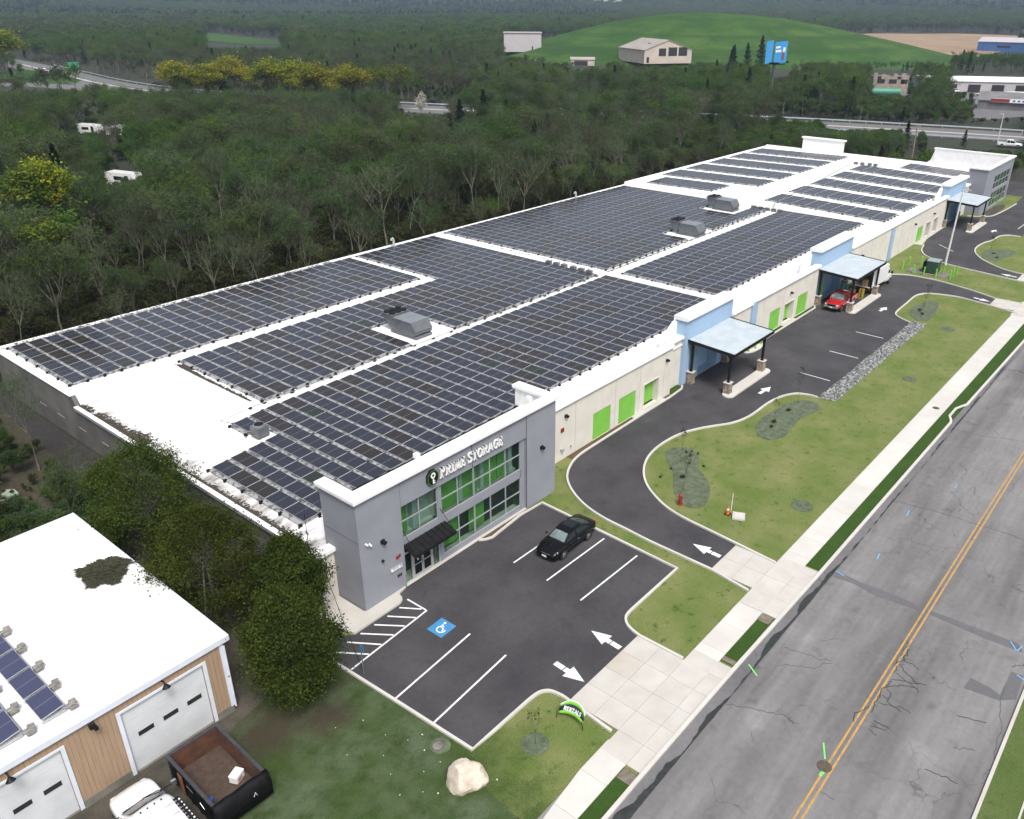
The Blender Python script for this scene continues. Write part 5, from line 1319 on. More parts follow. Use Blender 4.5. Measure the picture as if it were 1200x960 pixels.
# ================================================================== CANOPIES
def canopy(x0, x1, label):
    D = 4.55
    K = empty('canopy', (x0, 35.8, 0), label=label, cat='canopy', group='drive-through canopies')
    Lx = x1 - x0; zr, zf = 4.5, 4.22
    r = MB(); n = int(Lx / .3); y0, y1 = -.02, -D - .3
    top = []
    for i in range(n):
        a = Lx * i / n; b = Lx * (i + 1) / n; w_ = b - a
        top += [(a, 0), (a + w_ * .12, .05), (a + w_ * .3, .05), (a + w_ * .42, 0)]
    top.append((Lx, 0))
    m_ = len(top)
    vs = [(p[0], y0, zr + p[1]) for p in top] + [(p[0], y1, zf + p[1]) for p in top]
    r.add(vs, [(i, m_ + i, m_ + i + 1, i + 1) for i in range(m_ - 1)])
    vs = [(0, y0, zr - .06), (Lx, y0, zr - .06), (Lx, y1, zf - .06), (0, y1, zf - .06)]; r.add(vs, [(0, 1, 2, 3)])
    r.build('roof_sheet', steel, K)
    f = MB()
    f.add([(-.06, y0, zr - .24), (0, y0, zr - .24), (0, y0, zr + .07), (-.06, y0, zr + .07), (-.06, y1, zf - .24), (0, y1, zf - .24), (0, y1, zf + .07), (-.06, y1, zf + .07)], [(0, 1, 2, 3), (7, 6, 5, 4), (0, 3, 7, 4), (1, 5, 6, 2), (3, 2, 6, 7), (0, 4, 5, 1)])
    f.add([(Lx, y0, zr - .24), (Lx + .06, y0, zr - .24), (Lx + .06, y0, zr + .07), (Lx, y0, zr + .07), (Lx, y1, zf - .24), (Lx + .06, y1, zf - .24), (Lx + .06, y1, zf + .07), (Lx, y1, zf + .07)], [(0, 1, 2, 3), (7, 6, 5, 4), (0, 3, 7, 4), (1, 5, 6, 2), (3, 2, 6, 7), (0, 4, 5, 1)])
    f.box(-.06, Lx + .06, y1 - .06, y1, zf - .26, zf + .05); f.box(0, Lx, -D + .1, -D + .3, zf - .36, zf - .1); f.box(0, Lx, -.5, -.3, zr - .4, zr - .1)
    for i in range(1, 5): f.box(Lx * i / 5 - .05, Lx * i / 5 + .05, y1, y0, zf - .2, zf - .08)
    f.build('beam', black_metal, K)
    for px in (.45, Lx - .75):
        for py, h in ((-.35, 4.2), (-D + .2, 3.95)):
            p = MB(); p.box(px - .1, px + .1, py - .1, py + .1, 1.25, h); p.box(px - .16, px + .16, py - .16, py + .16, 1.25, 1.29); p.build('post', black_metal, K)
            s = MB(); s.loft([[(px + .33 * a, py + .33 * b, 0) for a, b in ((-1, -1), (1, -1), (1, 1), (-1, 1))], [(px + .29 * a, py + .29 * b, 1.17) for a, b in ((-1, -1), (1, -1), (1, 1), (-1, 1))]], smooth=False)
            st = s.build('stone_pier', stone, K)
            c = MB(); c.box(px - .36, px + .36, py - .36, py + .36, 1.17, 1.25); c.build('pier_cap', concrete_white, st)
    return K
canopy(65.3, 73.5, 'metal-roofed drive-through canopy nearest the grey entrance, standing empty')
canopy(95.7, 105.4, 'metal-roofed drive-through canopy sheltering the red pickup and white box truck')
canopy(147.6, 156.6, 'metal-roofed drive-through canopy at the far end beside the grey block')
for a, b in ((64.9, 73.6), (95.6, 105.2), (146.6, 156.2)):
    g = MB(); y0, y1 = 30.6, 31.75; r_ = (y1 - y0) / 2
    pts = [(a + r_ + r_ * math.cos(R(t)), (y0 + y1) / 2 + r_ * math.sin(R(t))) for t in range(90, 271, 20)] + [(b - r_ + r_ * math.cos(R(t)), (y0 + y1) / 2 + r_ * math.sin(R(t))) for t in range(-90, 91, 20)]
    g.prism(pts, -.05, .15); structure(g, 'kerb_island', concrete_white)
# ================================================================== GARAGE
G = empty('garage', (14.4, 32.35, 0), label='tan wood-sided garage with white flat roof and two white sectional doors', cat='garage')
def gp(mb, name, mats, parent=G, **k):
    mb.v = [(p[0] - 14.4, p[1] - 32.35, p[2]) for p in mb.v]; return mb.build(name, mats, parent, **k)
w = MB(); wall_run(w, -14, 14.4, 32.35, 4.55, [(9.25, 13.3, .1, 3.9), (2.6, 6.65, .1, 3.9), (-4.5, -.4, .1, 3.9)], th=.2, z0=.45)
w.box(14.2, 14.4, 32.55, 49.0, .45, 4.55); w.box(-14, 14.2, 48.8, 49.0, .45, 4.55)
gp(w, 'wall', siding)
w = MB(); wall_run(w, -14, 14.42, 32.33, .45, [(9.25, 13.3, -.1, .45), (2.6, 6.65, -.1, .45), (-4.5, -.4, -.1, .45)], th=.26); w.box(14.2, 14.42, 32.6, 49.0, -.1, .45); w.box(2.6, 13.3, 32.4, 32.6, -.1, .06)
gp(w, 'foundation', concrete_dark)
w = MB(); w.box(-14.3, 14.75, 32.26, 49.3, 4.55, 4.82); gp(w, 'roof', membrane)
w = MB(); w.box(-14.3, 14.82, 32.2, 32.26, 4.53, 4.84); w.box(14.75, 14.83, 32.26, 49.3, 4.53, 4.84); w.box(14.28, 14.46, 32.3, 32.35, .4, 4.5); w.box(14.4, 14.46, 32.35, 32.5, .4, 4.5); gp(w, 'fascia_trim', trim_white)
for a in (9.25, 2.6, -4.5):
    b = a + 4.05; d = MB()
    for i in range(5): z = .1 + i * .76; d.box(a + .01, b - .01, 32.44, 32.5, z + .006, z + .754)
    dr = gp(d, 'sectional_door', door_white)
    for i in range(3):
        xx = a + .55 + i * 1.22; g_ = MB(); g_.box(xx, xx + .74, 32.425, 32.445, 1.98, 2.24); gp(g_, 'window', dark_open, parent=dr)
    t = MB(); t.box(a - .18, a, 32.3, 32.35, .1, 4.02); t.box(b, b + .18, 32.3, 32.35, .1, 4.02); t.box(a, b, 32.3, 32.35, 3.9, 4.02); gp(t, 'door_trim', trim_white, parent=dr)
for x in (11.3, 4.6):
    l = MB(); l.tube([(x, 32.3, 4.4), (x, 32.05, 4.5), (x, 31.9, 4.42)], .04, 6); l.cyl((x, 31.9, 4.42), (x, 31.86, 4.25), .07, .2, 12); gp(l, 'gooseneck_lamp', black_metal)
l = MB(); l.cbox(8.0, 32.05, 4.4, .25, .2, .25); l.cbox(8.1, 31.95, 4.25, .16, .16, .16); gp(l, 'flood_lamp', black_metal)
l = MB(); l.tube([(14.5, 32.28, 4.3), (14.5, 32.28, .3)], .05, 6); gp(l, 'downpipe', trim_white)
# garage solar rows with ballast blocks
for col, (x0, y0, n) in enumerate(((6.55, 33.25, 5), (4.75, 33.2, 5), (2.95, 33.2, 5))):
    A = empty('solar_array', (x0 + .5, y0 + 4, 4.9), label=('row of blue solar panels on the garage roof, ' + ('nearest the garage corner', 'in the middle of the three rows', 'at the far side of the roof')[col]), cat='solar array', group='solar rows on the garage roof')
    me = bpy.data.meshes.get('garage_panel')
    if me is None:
        mb = MB(); t = R(9); vs = []
        for z in (0, .04):
            for (u, v) in ((-.5, -.86), (.5, -.86), (.5, .86), (-.5, .86)): vs.append((u * math.cos(t), v, u * math.sin(t) + z))
        mb.add(vs, PV_F); me = mb.mesh('garage_panel', [panel_mat('older blue cells', (0.045, 0.05, 0.1), (0.055, 0.06, 0.11))])
        uv = me.uv_layers.new(name='UVMap'); base = [(0, 0), (1, 0), (1, 1), (0, 1)]
        uv.data.foreach_set('uv', [c for q in range(6) for i in range(4) for c in (base[i] if q == 1 else (.01, .005))])
    rk = MB()
    for i in range(n):
        link('solar_panel', me, A, (0, y0 + .9 + i * 1.84 - y0 - 4, .22))
        yy = i * 1.84 - 4
        rk.box(-.5, .5, yy - .03, yy + .03, .0, .06); rk.add([(.3, yy + .05, .05), (.62, yy + .05, .0), (.62, yy + 1.7, .0), (.45, yy + 1.7, .3)], [(0, 1, 2, 3)])
    rk.tube([(.4, -4, .26), (.62, -4, .05)], .015, 4)
    rk.build('racking', alu, A)
    for i in range(n + 1):
        b = MB(); yy = i * 1.84 - 4.05 + rr.uniform(-.05, .05)
        b.cbox(.78, yy, .09, .36, .4, .18); b.cbox(.86 + rr.uniform(-.05, .05), yy + .06, .24, .3, .3, .14, rz=rr.uniform(-.3, .3)); b.build('ballast_block', block_stone, A, bevel=.03)
        b = MB(); b.tube([(.5, yy - .2, .3), (.75, yy - .2, .34), (.95, yy - .2, .2)], .012, 4); b.build('hold_down_rod', alu, A)
# brush pile on the garage roof
mb = MB(); q = random.Random(4)
for i in range(2600):
    t = q.uniform(0, 2 * PI); r_ = q.random() ** .5
    wob = .75 + .5 * mnoise.noise(Vector((math.cos(t) * 1.7, math.sin(t) * 1.7, 5))) + .22 * mnoise.noise(Vector((math.cos(t) * 5, math.sin(t) * 5, 2)))
    x = 13.2 + 1.65 * wob * r_ * math.cos(t); y = 41.8 + 1.6 * wob * r_ * math.sin(t) * (1 + .2 * math.cos(t))
    z = 4.88 + .35 * (1 - r_) * q.random() + .01; a = q.uniform(0, PI); l = q.uniform(.06, .3); c, s = math.cos(a) * l, math.sin(a) * l
    mb.add([(x - c, y - s, z), (x + s * .22, y - c * .22, z + .03), (x + c, y + s, z + q.uniform(-.03, .06)), (x - s * .22, y + c * .22, z + .02)], [(0, 1, 2, 3)], q.randrange(2))
mb.cyl((14.9, 41.2, 5.0), (12.2, 43.0, 4.95), .045, .02, 6); mb.cyl((12.6, 42.7, 4.95), (11.6, 43.6, 5.05), .02, .008, 5); mb.cyl((12.4, 42.9, 4.95), (11.5, 42.9, 5.1), .015, .006, 5)
tag(mb.build('leaf_pile', [MATS['mossy twigs'] if 'mossy twigs' in MATS else mat('mossy twigs', (0.045, 0.04, 0.024), .95, (0.025, 0.024, 0.013), 5.0), mat('mossy litter', (0.036, 0.04, 0.017), .95, (0.022, 0.024, 0.011), 5.0)]), 'flat brown heap of leaves and twigs on the white garage roof', 'leaf pile', kind='stuff')

# ================================================================== VEHICLES
def wheels(T, xs, y, r, w=.22):
    for x in xs:
        for s in (1, -1):
            t = MB(); t.cyl((x, s * (y - w), r), (x, s * y, r), r, r, 20)
            ty = t.build('wheel', rubber, T, bevel=.02)
            h = MB(); h.cyl((x, s * (y - .02), r), (x, s * (y + .012), r), r * .62, r * .56, 16); h.build('rim', rim_mat, ty)
            for k in range(5):
                pass
def body_rings(st):
    """st: (x, half width, z bottom, z top, crown) -> closed rings"""
    out = []
    for (x, w, zb, zt, cr) in st:
        h = [(0.86, zb), (0.97, zb + .1 * (zt - zb)), (1.0, zb + .45 * (zt - zb)), (.985, zb + .75 * (zt - zb)), (.93, zt - .03), (.8, zt + .0), (.4, zt + cr * .8)]
        out.append([(x, w * a, z) for a, z in h] + [(x, 0, zt + cr)] + [(x, -w * a, z) for a, z in reversed(h)])
    return out
def arches(T, xs, y, r):
    m = MB()
    for x in xs:
        for s in (1, -1): m.cyl((x, s * (y - .3), r * 1.02), (x, s * (y + .006), r * 1.02), r * 1.17, r * 1.17, 20)
    m.build('wheel_arch', black_metal, T)
def sedan(loc, rz, label):
    T = empty('sedan', loc, rz, label, 'car')
    L = 2.42
    st = [(-L, .70, .42, .86, 0), (-L + .06, .8, .34, .98, .01), (-2.1, .87, .26, 1.04, .03), (-1.75, .9, .22, 1.03, .03), (-1.0, .915, .2, .98, .02), (0, .92, .2, .96, .02), (.8, .915, .2, .97, .03), (1.3, .905, .2, .93, .05), (1.8, .88, .22, .86, .06), (2.15, .83, .26, .77, .05), (2.34, .74, .32, .68, .03), (L, .6, .4, .6, .0)]
    b = MB(); b.loft(body_rings(st), 0); b.build('body', black_car, T)
    gst = [(-1.95, .62, 1.04), (-1.55, .66, 1.2), (-.95, .64, 1.39), (-.4, .63, 1.45), (.05, .62, 1.445), (.45, .63, 1.36), (.85, .66, 1.15), (1.18, .68, 0.98)]
    def gring(k, ins): return [[(x, .80 - ins, .95), (x, .77 - ins, 1.0), (x, w - ins, z - .05 - ins), (x, w * .72, z - ins), (x, 0, z + .02 - ins), (x, -w * .72, z - ins), (x, -w + ins, z - .05 - ins), (x, -.77 + ins, 1.0), (x, -.80 + ins, .95)] for (x, w, z) in k]
    g_ = MB(); g_.loft(gring(gst, .012), 0, close=True); g_.build('side_glass', dark_glass, T)
    r_ = MB(); rg = gring(gst, 0)
    # roof skin and pillars over the glass
    top = [[p for p in ring[2:7]] for ring in rg[2:6]]
    r_.loft(top, 0, close=False, caps=False)
    for s in (1, -1):
        for (xa, za, xb, zb, ya, yb) in ((.5, 1.34, 1.15, .98, .62, .74), (-.95, 1.36, -1.75, 1.05, .63, .72), (-.15, 1.4, -.12, .98, .63, .775)):
            r_.cyl((xa, s * ya, za), (xb, s * yb, zb), .035, .045, 6)
    r_.build('roof', black_car, T)
    ws = MB(); ws.add([(.52, .5, 1.352), (.52, -.5, 1.352), (1.1, -.62, 1.028), (1.1, .62, 1.028), (.52, 0, 1.378), (1.1, 0, 1.05)], [(0, 4, 5, 3), (4, 1, 2, 5)]); ws.build('windscreen', pale_glass, T)
    s_ = MB(); s_.box(-.85, -.05, -.42, .42, 1.462, 1.468); s_.build('sunroof', dark_glass, T)
    wheels(T, (1.42, -1.38), .915, .335); arches(T, (1.42, -1.38), .905, .335)
    for s in (1, -1):
        h = MB(); h.add([(2.28, s * .48, .7), (2.02, s * .82, .74), (2.12, s * .8, .64), (2.36, s * .5, .62), (2.2, s * .5, .76), (1.98, s * .8, .8)], [(0, 1, 2, 3), (4, 5, 1, 0)]); h.build('headlight', lamp_clear, T)
        h = MB(); h.cbox(-2.36, s * .66, .88, .12, .3, .14); h.build('tail_light', lamp_red, T, bevel=.02)
        m_ = MB(); m_.ball((.86, s * 1.0, 1.03), .1, .12, .07); m_.build('mirror', black_car, T)
        d = MB(); d.cbox(-.15, s * .918, .82, .18, .02, .03); d.build('handle', chrome, T)
    gr = MB(); gr.add([(2.37, -.42, .62), (2.37, .42, .62), (2.43, .36, .45), (2.43, -.36, .45)], [(0, 1, 2, 3)]); gr.tube([(2.36, -.44, .645), (2.4, 0, .63), (2.36, .44, .645)], .018, 5, 1); gr.build('grille', [black_metal, chrome], T)
    p = MB(); p.cbox(2.44, 0, .45, .02, .36, .13); p.build('number_plate', plate_mat, T)
    return T
sedan((36.95, 28.2, .012), PI + R(1.5), 'black sedan parked nose-out in the small lot before the glass entrance')

def pickup(loc, rz, paint, label, cat='pickup truck', L=5.7, simple=False, group=None):
    T = empty('pickup_truck', loc, rz, label, cat, group)
    f, r_ = 2.95, -2.75
    st = [(.35, .95, .42, 1.12, 0), (.6, .96, .42, 1.16, .02), (1.5, .96, .42, 1.16, .05), (2.3, .94, .45, 1.1, .06), (2.75, .9, .48, 1.02, .05), (2.92, .8, .5, .95, .02)]
    b = MB(); b.loft(body_rings(st), 0)
    st = [(-.75, .95, .42, 1.14, 0), (.36, .95, .42, 1.14, 0)]; b.loft(body_rings(st), 0); b.build('cab', paint, T)
    gst = [(-.75, .78, 1.82), (-.6, .78, 1.9), (0, .78, 1.93), (.55, .76, 1.9), (.75, .76, 1.8), (1.35, .8, 1.2)]
    def gr(k, i): return [[(x, .88 - i, 1.12), (x, w - i, z - .08), (x, w * .8, z - i), (x, 0, z + .03 - i), (x, -w * .8, z - i), (x, -w + i, z - .08), (x, -.88 + i, 1.12)] for (x, w, z) in k]
    g_ = MB(); g_.loft(gr(gst, .012), 0); g_.build('glass', dark_glass, T)
    t = MB(); t.loft([ring[1:6] for ring in gr(gst, -.004)[:5]], 0, close=False, caps=False)
    for s in (1, -1):
        for (xa, za, ya, xb, zb, yb) in ((.72, 1.8, .75, 1.36, 1.18, .85), (-.72, 1.83, .77, -.72, 1.12, .88), (.0, 1.86, .77, .0, 1.12, .89)): t.cyl((xa, s * ya, za), (xb, s * yb, zb), .05, .05, 6)
    t.build('roof', paint, T)
    ws = MB(); ws.add([(.8, .62, 1.8), (.8, -.62, 1.8), (1.33, -.74, 1.235), (1.33, .74, 1.235)], [(0, 1, 2, 3)]); ws.build('windscreen', pale_glass, T)
    bed = MB(); bed.box(r_, -.8, -.94, -.86, .5, 1.16); bed.box(r_, -.8, .86, .94, .5, 1.16); bed.box(r_, r_ + .08, -.86, .86, .5, 1.14); bed.box(-.88, -.8, -.86, .86, .5, 1.16); bed.box(r_ + .08, -.88, -.86, .86, .5, .66, 1); bed.box(r_, -.8, -.9, .9, .4, .5, 1)
    bed.build('cargo_bed', [paint, black_metal], T, bevel=.015)
    wheels(T, (1.95, -1.75), .97, .39, .26); arches(T, (1.95, -1.75), .955, .39)
    bm_ = MB(); bm_.cbox(2.96, 0, .62, .16, 1.7, .2); bm_.build('front_bumper', chrome, T, bevel=.03); bm_ = MB(); bm_.cbox(-2.82, 0, .6, .16, 1.7, .16); bm_.build('rear_bumper', chrome, T, bevel=.03)
    q = MB(); q.cbox(2.92, 0, .86, .06, 1.0, .26); q.build('grille', black_metal, T)
    q = MB(); q.cbox(2.95, 0, 1.0, .06, 1.2, .06); q.build('grille_trim', chrome, T)
    q = MB(); q.cbox(3.05, 0, .62, .02, .34, .14); q.build('number_plate', plate_mat, T)
    for s in (1, -1):
        h = MB(); h.cbox(2.88, s * .68, .88, .1, .28, .2); h.build('headlight', lamp_clear, T, bevel=.02)
        h = MB(); h.cbox(-2.76, s * .88, .9, .05, .1, .36); h.build('tail_light', lamp_red, T)
        m_ = MB(); m_.cbox(1.05, s * 1.08, 1.28, .1, .2, .2); m_.build('mirror', black_metal, T, bevel=.03)
    return T
pickup((97.6, 33.1, .012), PI - R(1), red_car, 'red pickup truck parked facing outward under the middle canopy')
pickup((250.4, 48.3, .09), R(-80), white_car, 'white pickup truck on the highway beyond the building', group='vehicles on the highway')
# white box truck, back door rolled up, nose away from the street camera side
T = empty('box_truck', (107.0, 32.75, .012), R(-2), 'white box truck with its empty cargo box open, backed toward the red pickup', 'truck')
b = MB()
b.box(-3.0, 2.2, -1.12, -1.06, .95, 3.05); b.box(-3.0, 2.2, 1.06, 1.12, .95, 3.05); b.box(-3.0, 2.2, -1.06, 1.06, .9, 1.0); b.box(-3.0, 2.2, -1.06, 1.06, 2.99, 3.05); b.box(2.14, 2.2, -1.06, 1.06, 1.0, 2.99)
b.build('cargo_box', white_car, T)
b = MB(); b.box(-3.04, -2.98, -1.14, -1.02, .9, 3.07); b.box(-3.04, -2.98, 1.02, 1.14, .9, 3.07); b.box(-3.04, -2.98, -1.02, 1.02, 2.88, 3.07); b.build('door_frame', black_metal, T)
st = [(2.35, 1.0, .5, 1.55, 0), (3.3, 1.0, .5, 1.5, .02), (3.9, .98, .5, 1.38, .06), (4.4, .9, .5, 1.2, .05), (4.6, .8, .55, 1.0, 0)]
b = MB(); b.loft(body_rings(st), 0); b.box(2.35, 3.1, -.95, .95, 1.5, 2.25); b.build('cab', white_car, T, bevel=.04)
b = MB(); b.add([(3.12, .85, 2.15), (3.12, -.85, 2.15), (3.7, -.9, 1.5), (3.7, .9, 1.5)], [(0, 1, 2, 3)]); b.box(2.6, 3.15, -.965, .965, 1.6, 2.1); b.build('cab_glass', dark_glass, T)
wheels(T, (3.7, -1.6), 1.02, .42, .28)
b = MB(); b.box(-2.9, 3.4, -.45, .45, .55, .8); b.box(-3.2, -3.0, -1.0, 1.0, .5, .62); b.build('chassis', black_metal, T)
for s in (1, -1):
    b = MB(); b.cbox(3.3, s * 1.25, 1.7, .1, .2, .36); b.build('mirror', black_metal, T)
    b = MB(); b.cbox(-3.05, s * .9, .75, .05, .2, .12); b.build('tail_light', lamp_red, T)
# load waiting between pickup and truck
def crate(loc, size, m, label, cat='box', rz=0.0, name='carton', lidm=None):
    T2 = empty(name, loc, rz, label, cat, 'goods being unloaded under the canopy')
    b = MB(); b.box(-size[0] / 2, size[0] / 2, -size[1] / 2, size[1] / 2, 0, size[2]); b.build('case', m, T2, bevel=.02)
    b = MB(); b.box(-size[0] / 2 - .01, size[0] / 2 + .01, -.04, .04, size[2] * .15, size[2] + .008); b.build('tape', lidm or card, T2)
crate((100.6, 33.6, .68), (.9, .7, .9), yellow_pl, 'yellow tote standing in the bed of the red pickup', 'tote', name='tote', lidm=black_metal) if False else None
crate((101.9, 33.4, .012), (.8, .7, 1.0), card, 'stack-high brown carton behind the red pickup')
crate((102.2, 32.3, .012), (.7, .6, 1.2), yellow_pl, 'tall yellow tote between the pickup and the open truck', 'tote', .2, 'tote', black_metal)
crate((101.8, 34.4, .012), (.6, .9, 1.5), green_tank, 'tall green chest beside the blue tower wall', 'chest', .1, 'chest', alu)
crate((104.4, 32.7, 1.0), (.8, .7, .9), card, 'brown carton just inside the open box truck', 'box', .15)

# white work van with roof rack (front end in view)
T = empty('work_van', (8.25, 29.0, .01), R(88), 'white work van with roof rack, nose to the garage wall beside the skip', 'van')
st = [(-4.2, .98, .5, 1.2, 0), (-2.0, 1.0, .4, 1.2, 0), (.7, 1.0, .4, 1.2, .02), (1.3, .98, .42, 1.2, .08), (1.7, .95, .45, 1.08, .09), (2.0, .85, .5, .95, .06), (2.15, .68, .55, .8, .0)]
b = MB(); b.loft(body_rings(st), 0); b.build('body', white_car, T)
gst = [(-4.2, .9, 2.0), (-.85, .9, 2.08), (-.5, .86, 2.0), (.55, .88, 1.24)]
rg = [[(x, .96, 1.15), (x, w, z - .14), (x, w * .82, z - .02), (x, 0, z + .05), (x, -w * .82, z - .02), (x, -w, z - .14), (x, -.96, 1.15)] for (x, w, z) in gst]
b = MB(); b.loft(rg, 0); b.build('cabin', white_car, T)
b = MB(); r2 = [(-.4, .78, 2.0), (-.4, 0, 2.06), (-.4, -.78, 2.0)], [(.58, .9, 1.28), (.58, 0, 1.4), (.58, -.9, 1.28)]; b.loft([list(r2[0]), list(r2[1])], 0, close=False, caps=False); b.build('windscreen', dark_glass, T)
b = MB(); b.tube([(.62, .8, 1.3), (.42, -.1, 1.5)], .02, 5); b.tube([(.62, -.1, 1.36), (.42, -.75, 1.47)], .02, 5); b.build('wiper', black_metal, T)
rk = MB()
for x in (-1.3, -1.9, -2.6, -3.3): rk.tube([(x, -.95, 2.05), (x, -.95, 2.22), (x, .95, 2.22), (x, .95, 2.05)], .025, 5)
for y in (-.95, -.7, .95): rk.tube([(-1.25, y, 2.22), (-3.8, y, 2.22)], .025, 5)
for i in range(12): rk.box(-1.35 - i * .22, -1.25 - i * .22, -.98, -.72, 2.24, 2.26, 1)
rk.build('roof_rack', [metal_white, black_metal], T)
rk = MB()
for y in (-.45, -.15, .15, .45): rk.ball((-.72, y, 2.1), .05, .04, .03)
rk.build('marker_lamp', black_metal, T)
for s in (1, -1):
    m_ = MB(); m_.tube([(.45, s * .98, 1.35), (.4, s * 1.35, 1.35)], .03, 5); m_.cbox(.38, s * 1.42, 1.38, .12, .22, .3, 1); m_.build('mirror', [black_metal, chrome], T)
    h = MB(); h.cbox(1.98, s * .66, .85, .14, .25, .2); h.build('headlight', lamp_clear, T, bevel=.03)
wheels(T, (1.2, -2.6), 1.01, .38, .26)

# open-top skip
K = empty('skip_container', (11.35, 28.65, .01), R(-1.5), 'open black roll-off skip with rusty brown inside and torn tarpaulin', 'skip')
w_, l_, h_ = 1.25, 2.1, 1.5
b = MB()
b.box(-w_, -w_ + .07, -l_, l_, .2, h_); b.box(w_ - .07, w_, -l_, l_, .2, h_); b.box(-w_ + .07, w_ - .07, l_ - .07, l_, .2, h_); b.box(-w_ + .07, w_ - .07, -l_, -l_ + .07, .2, h_)
for y in (-1.5, -.75, 0, .75, 1.5): b.box(-w_ - .09, -w_, y - .05, y + .05, .2, h_ - .1); b.box(w_, w_ + .09, y - .05, y + .05, .2, h_ - .1)
b.box(-w_, -w_ + .2, -l_, l_, 0, .2); b.box(w_ - .2, w_, -l_, l_, 0, .2)
b.build('shell', black_metal, K)
b = MB(); b.box(-w_ - .05, -w_ + .1, -l_ - .05, l_ + .05, h_, h_ + .09); b.box(w_ - .1, w_ + .05, -l_ - .05, l_ + .05, h_, h_ + .09); b.box(-w_ + .1, w_ - .1, l_ - .1, l_ + .05, h_, h_ + .09); b.box(-w_ + .1, w_ - .1, -l_ - .05, -l_ + .1, h_, h_ + .09); b.build('rim', mat('worn dark steel', (.05, .052, .06), .6, (.03, .03, .035), 4.0), K)
b = MB(); i_ = .075
b.box(-w_ + .07, -w_ + i_ + .02, -l_ + .08, l_ - .08, .25, h_ - .01); b.box(w_ - i_ - .02, w_ - .07, -l_ + .08, l_ - .08, .25, h_ - .01); b.box(-w_ + .1, w_ - .1, l_ - .1, l_ - .07, .25, h_ - .01); b.box(-w_ + .1, w_ - .1, -l_ + .07, -l_ + .1, .25, h_ - .01); b.build('lining', rust, K)
b = MB(); b.box(-w_ + .1, w_ - .1, -l_ + .1, l_ - .1, .18, .32); b.build('floor', rust_floor, K)
b = MB()   # folded tarpaulin over the open end
q = random.Random(2); rings = []
for i in range(9):
    x = -w_ - .1 + (2 * w_ + .2) * i / 8; d = .35 + .3 * math.sin(i * .6 + .4) + q.uniform(-.05, .05)
    rings.append([(x, -l_ + .75 * d + .1, .75 + q.uniform(-.1, .1)), (x, -l_ + .35 * d, 1.35 + q.uniform(-.04, .04)), (x, -l_ + .05, 1.64 + q.uniform(-.02, .05)), (x, -l_ - .2, 1.6 + q.uniform(-.05, .03)), (x, -l_ - .32, 1.1 + q.uniform(-.1, .1)), (x, -l_ - .28, .35)])
b.loft(rings, 0, close=False, caps=False); t = b.build('tarpaulin', tarp, K); sm = t.modifiers.new('thick', 'SOLIDIFY'); sm.thickness = .03
b = MB(); b.box(-w_ - .11, -w_ - .09, .55, .95, .3, 1.45); b.build('rust_panel', mat('orange rust', (.24, .1, .04), .9, (.14, .055, .025), 2.5), K)
b = MB(); b.tube([(.4, -l_ - .36, 1.0), (.5, -l_ - .36, 1.2), (.56, -l_ - .36, .98)], .012, 4); b.build('rope', sign_white, K)
b = MB(); b.tube([(-w_ - .1, -1.3, .9), (-w_ - .12, -1.0, 1.1), (-w_ - .1, -.85, .8)], .015, 4); b.tube([(-w_ - .1, -.4, 1.2), (-w_ - .1, .2, 1.2)], .015, 4); b.build('chain', chrome, K)
W = empty('foam_box', (12.0, 28.2, .34), R(25), 'white foam box lying in the dirt inside the black skip', 'box')
b = MB(); b.box(-.3, .3, -.22, .22, 0, .36); b.build('case', sign_white, W, bevel=.03); b = MB(); b.box(-.31, .31, -.23, .23, .36, .42); b.build('lid', sign_white, W, bevel=.02); b = MB(); b.box(-.2, .1, -.225, -.22, .1, .26); b.build('print', mat('faded pink print', (.5, .2, .25), .8, (.55, .4, .45), 6.0), W)
W = empty('blue_can', (10.55, 28.0, .34), R(50), 'small crushed blue can in the corner of the black skip', 'can')
b = MB(); b.cyl((-.13, 0, .1), (.13, 0, .1), .1, .1, 12); b.build('can_body', blue_pl, W); b = MB(); b.cyl((.13, 0, .1), (.15, 0, .1), .095, .085, 12); b.build('can_end', chrome, W)

# ================================================================== STREET FURNITURE
# leaning feather-shaped advertising flag
F = empty('banner_flag', (24.75, 18.45, .02), R(-82), 'small lime and navy banner flag with white lettering on the grass corner', 'flag')
n = 12; fr = []; 
def arcpt(u): # half ring outline of the flag: u 0..1 along the curve
    a = R(190 - 200 * u); return (.78 * math.cos(a), .95 + .62 * math.sin(a))
rows_ = []
for i in range(n + 1):
    u = i / n; s = -0.72 + 1.44 * u
    top = .62 * math.sqrt(max(0, 1 - (s / .8) ** 2)); bow = .12 * math.cos(s * 2)
    bot = -.28 + .22 * (1 - s * s)
    rows_.append((s, bot, top))
def band(a, b, m, nm, par=F):
    mb = MB(); rg = []
    for (s, lo, hi) in rows_:
        za, zb = lo + (hi - lo) * a, lo + (hi - lo) * b
        y = .1 * math.cos(s * 2.2); rg.append([(s, y + .62 * (za + .3), .42 + za * .78), (s, y + .62 * (zb + .3), .42 + zb * .78)])
    mb.loft(rg, 0, close=False, caps=False); o = mb.build(nm, m, par); sm = o.modifiers.new('thick', 'SOLIDIFY'); sm.thickness = .012; return o
band(0, .26, lime_fabric, 'lower_band'); nb_ = band(.26, .74, navy, 'middle_band'); band(.74, 1, lime_fabric, 'upper_band')
mb = MB(); mb.tube([(s, .1 * math.cos(s * 2.2) + .62 * (hi + .3) , .43 + hi * .78) for (s, lo, hi) in rows_], .022, 6); mb.build('hoop', sign_white, F)
mb = MB(); mb.tube([(.72, .0, .55), (.8, .0, 0.0)], .02, 6); mb.tube([(-.72, .0, .5), (-.74, .0, 0.0)], .015, 6); mb.build('stake', black_metal, F)
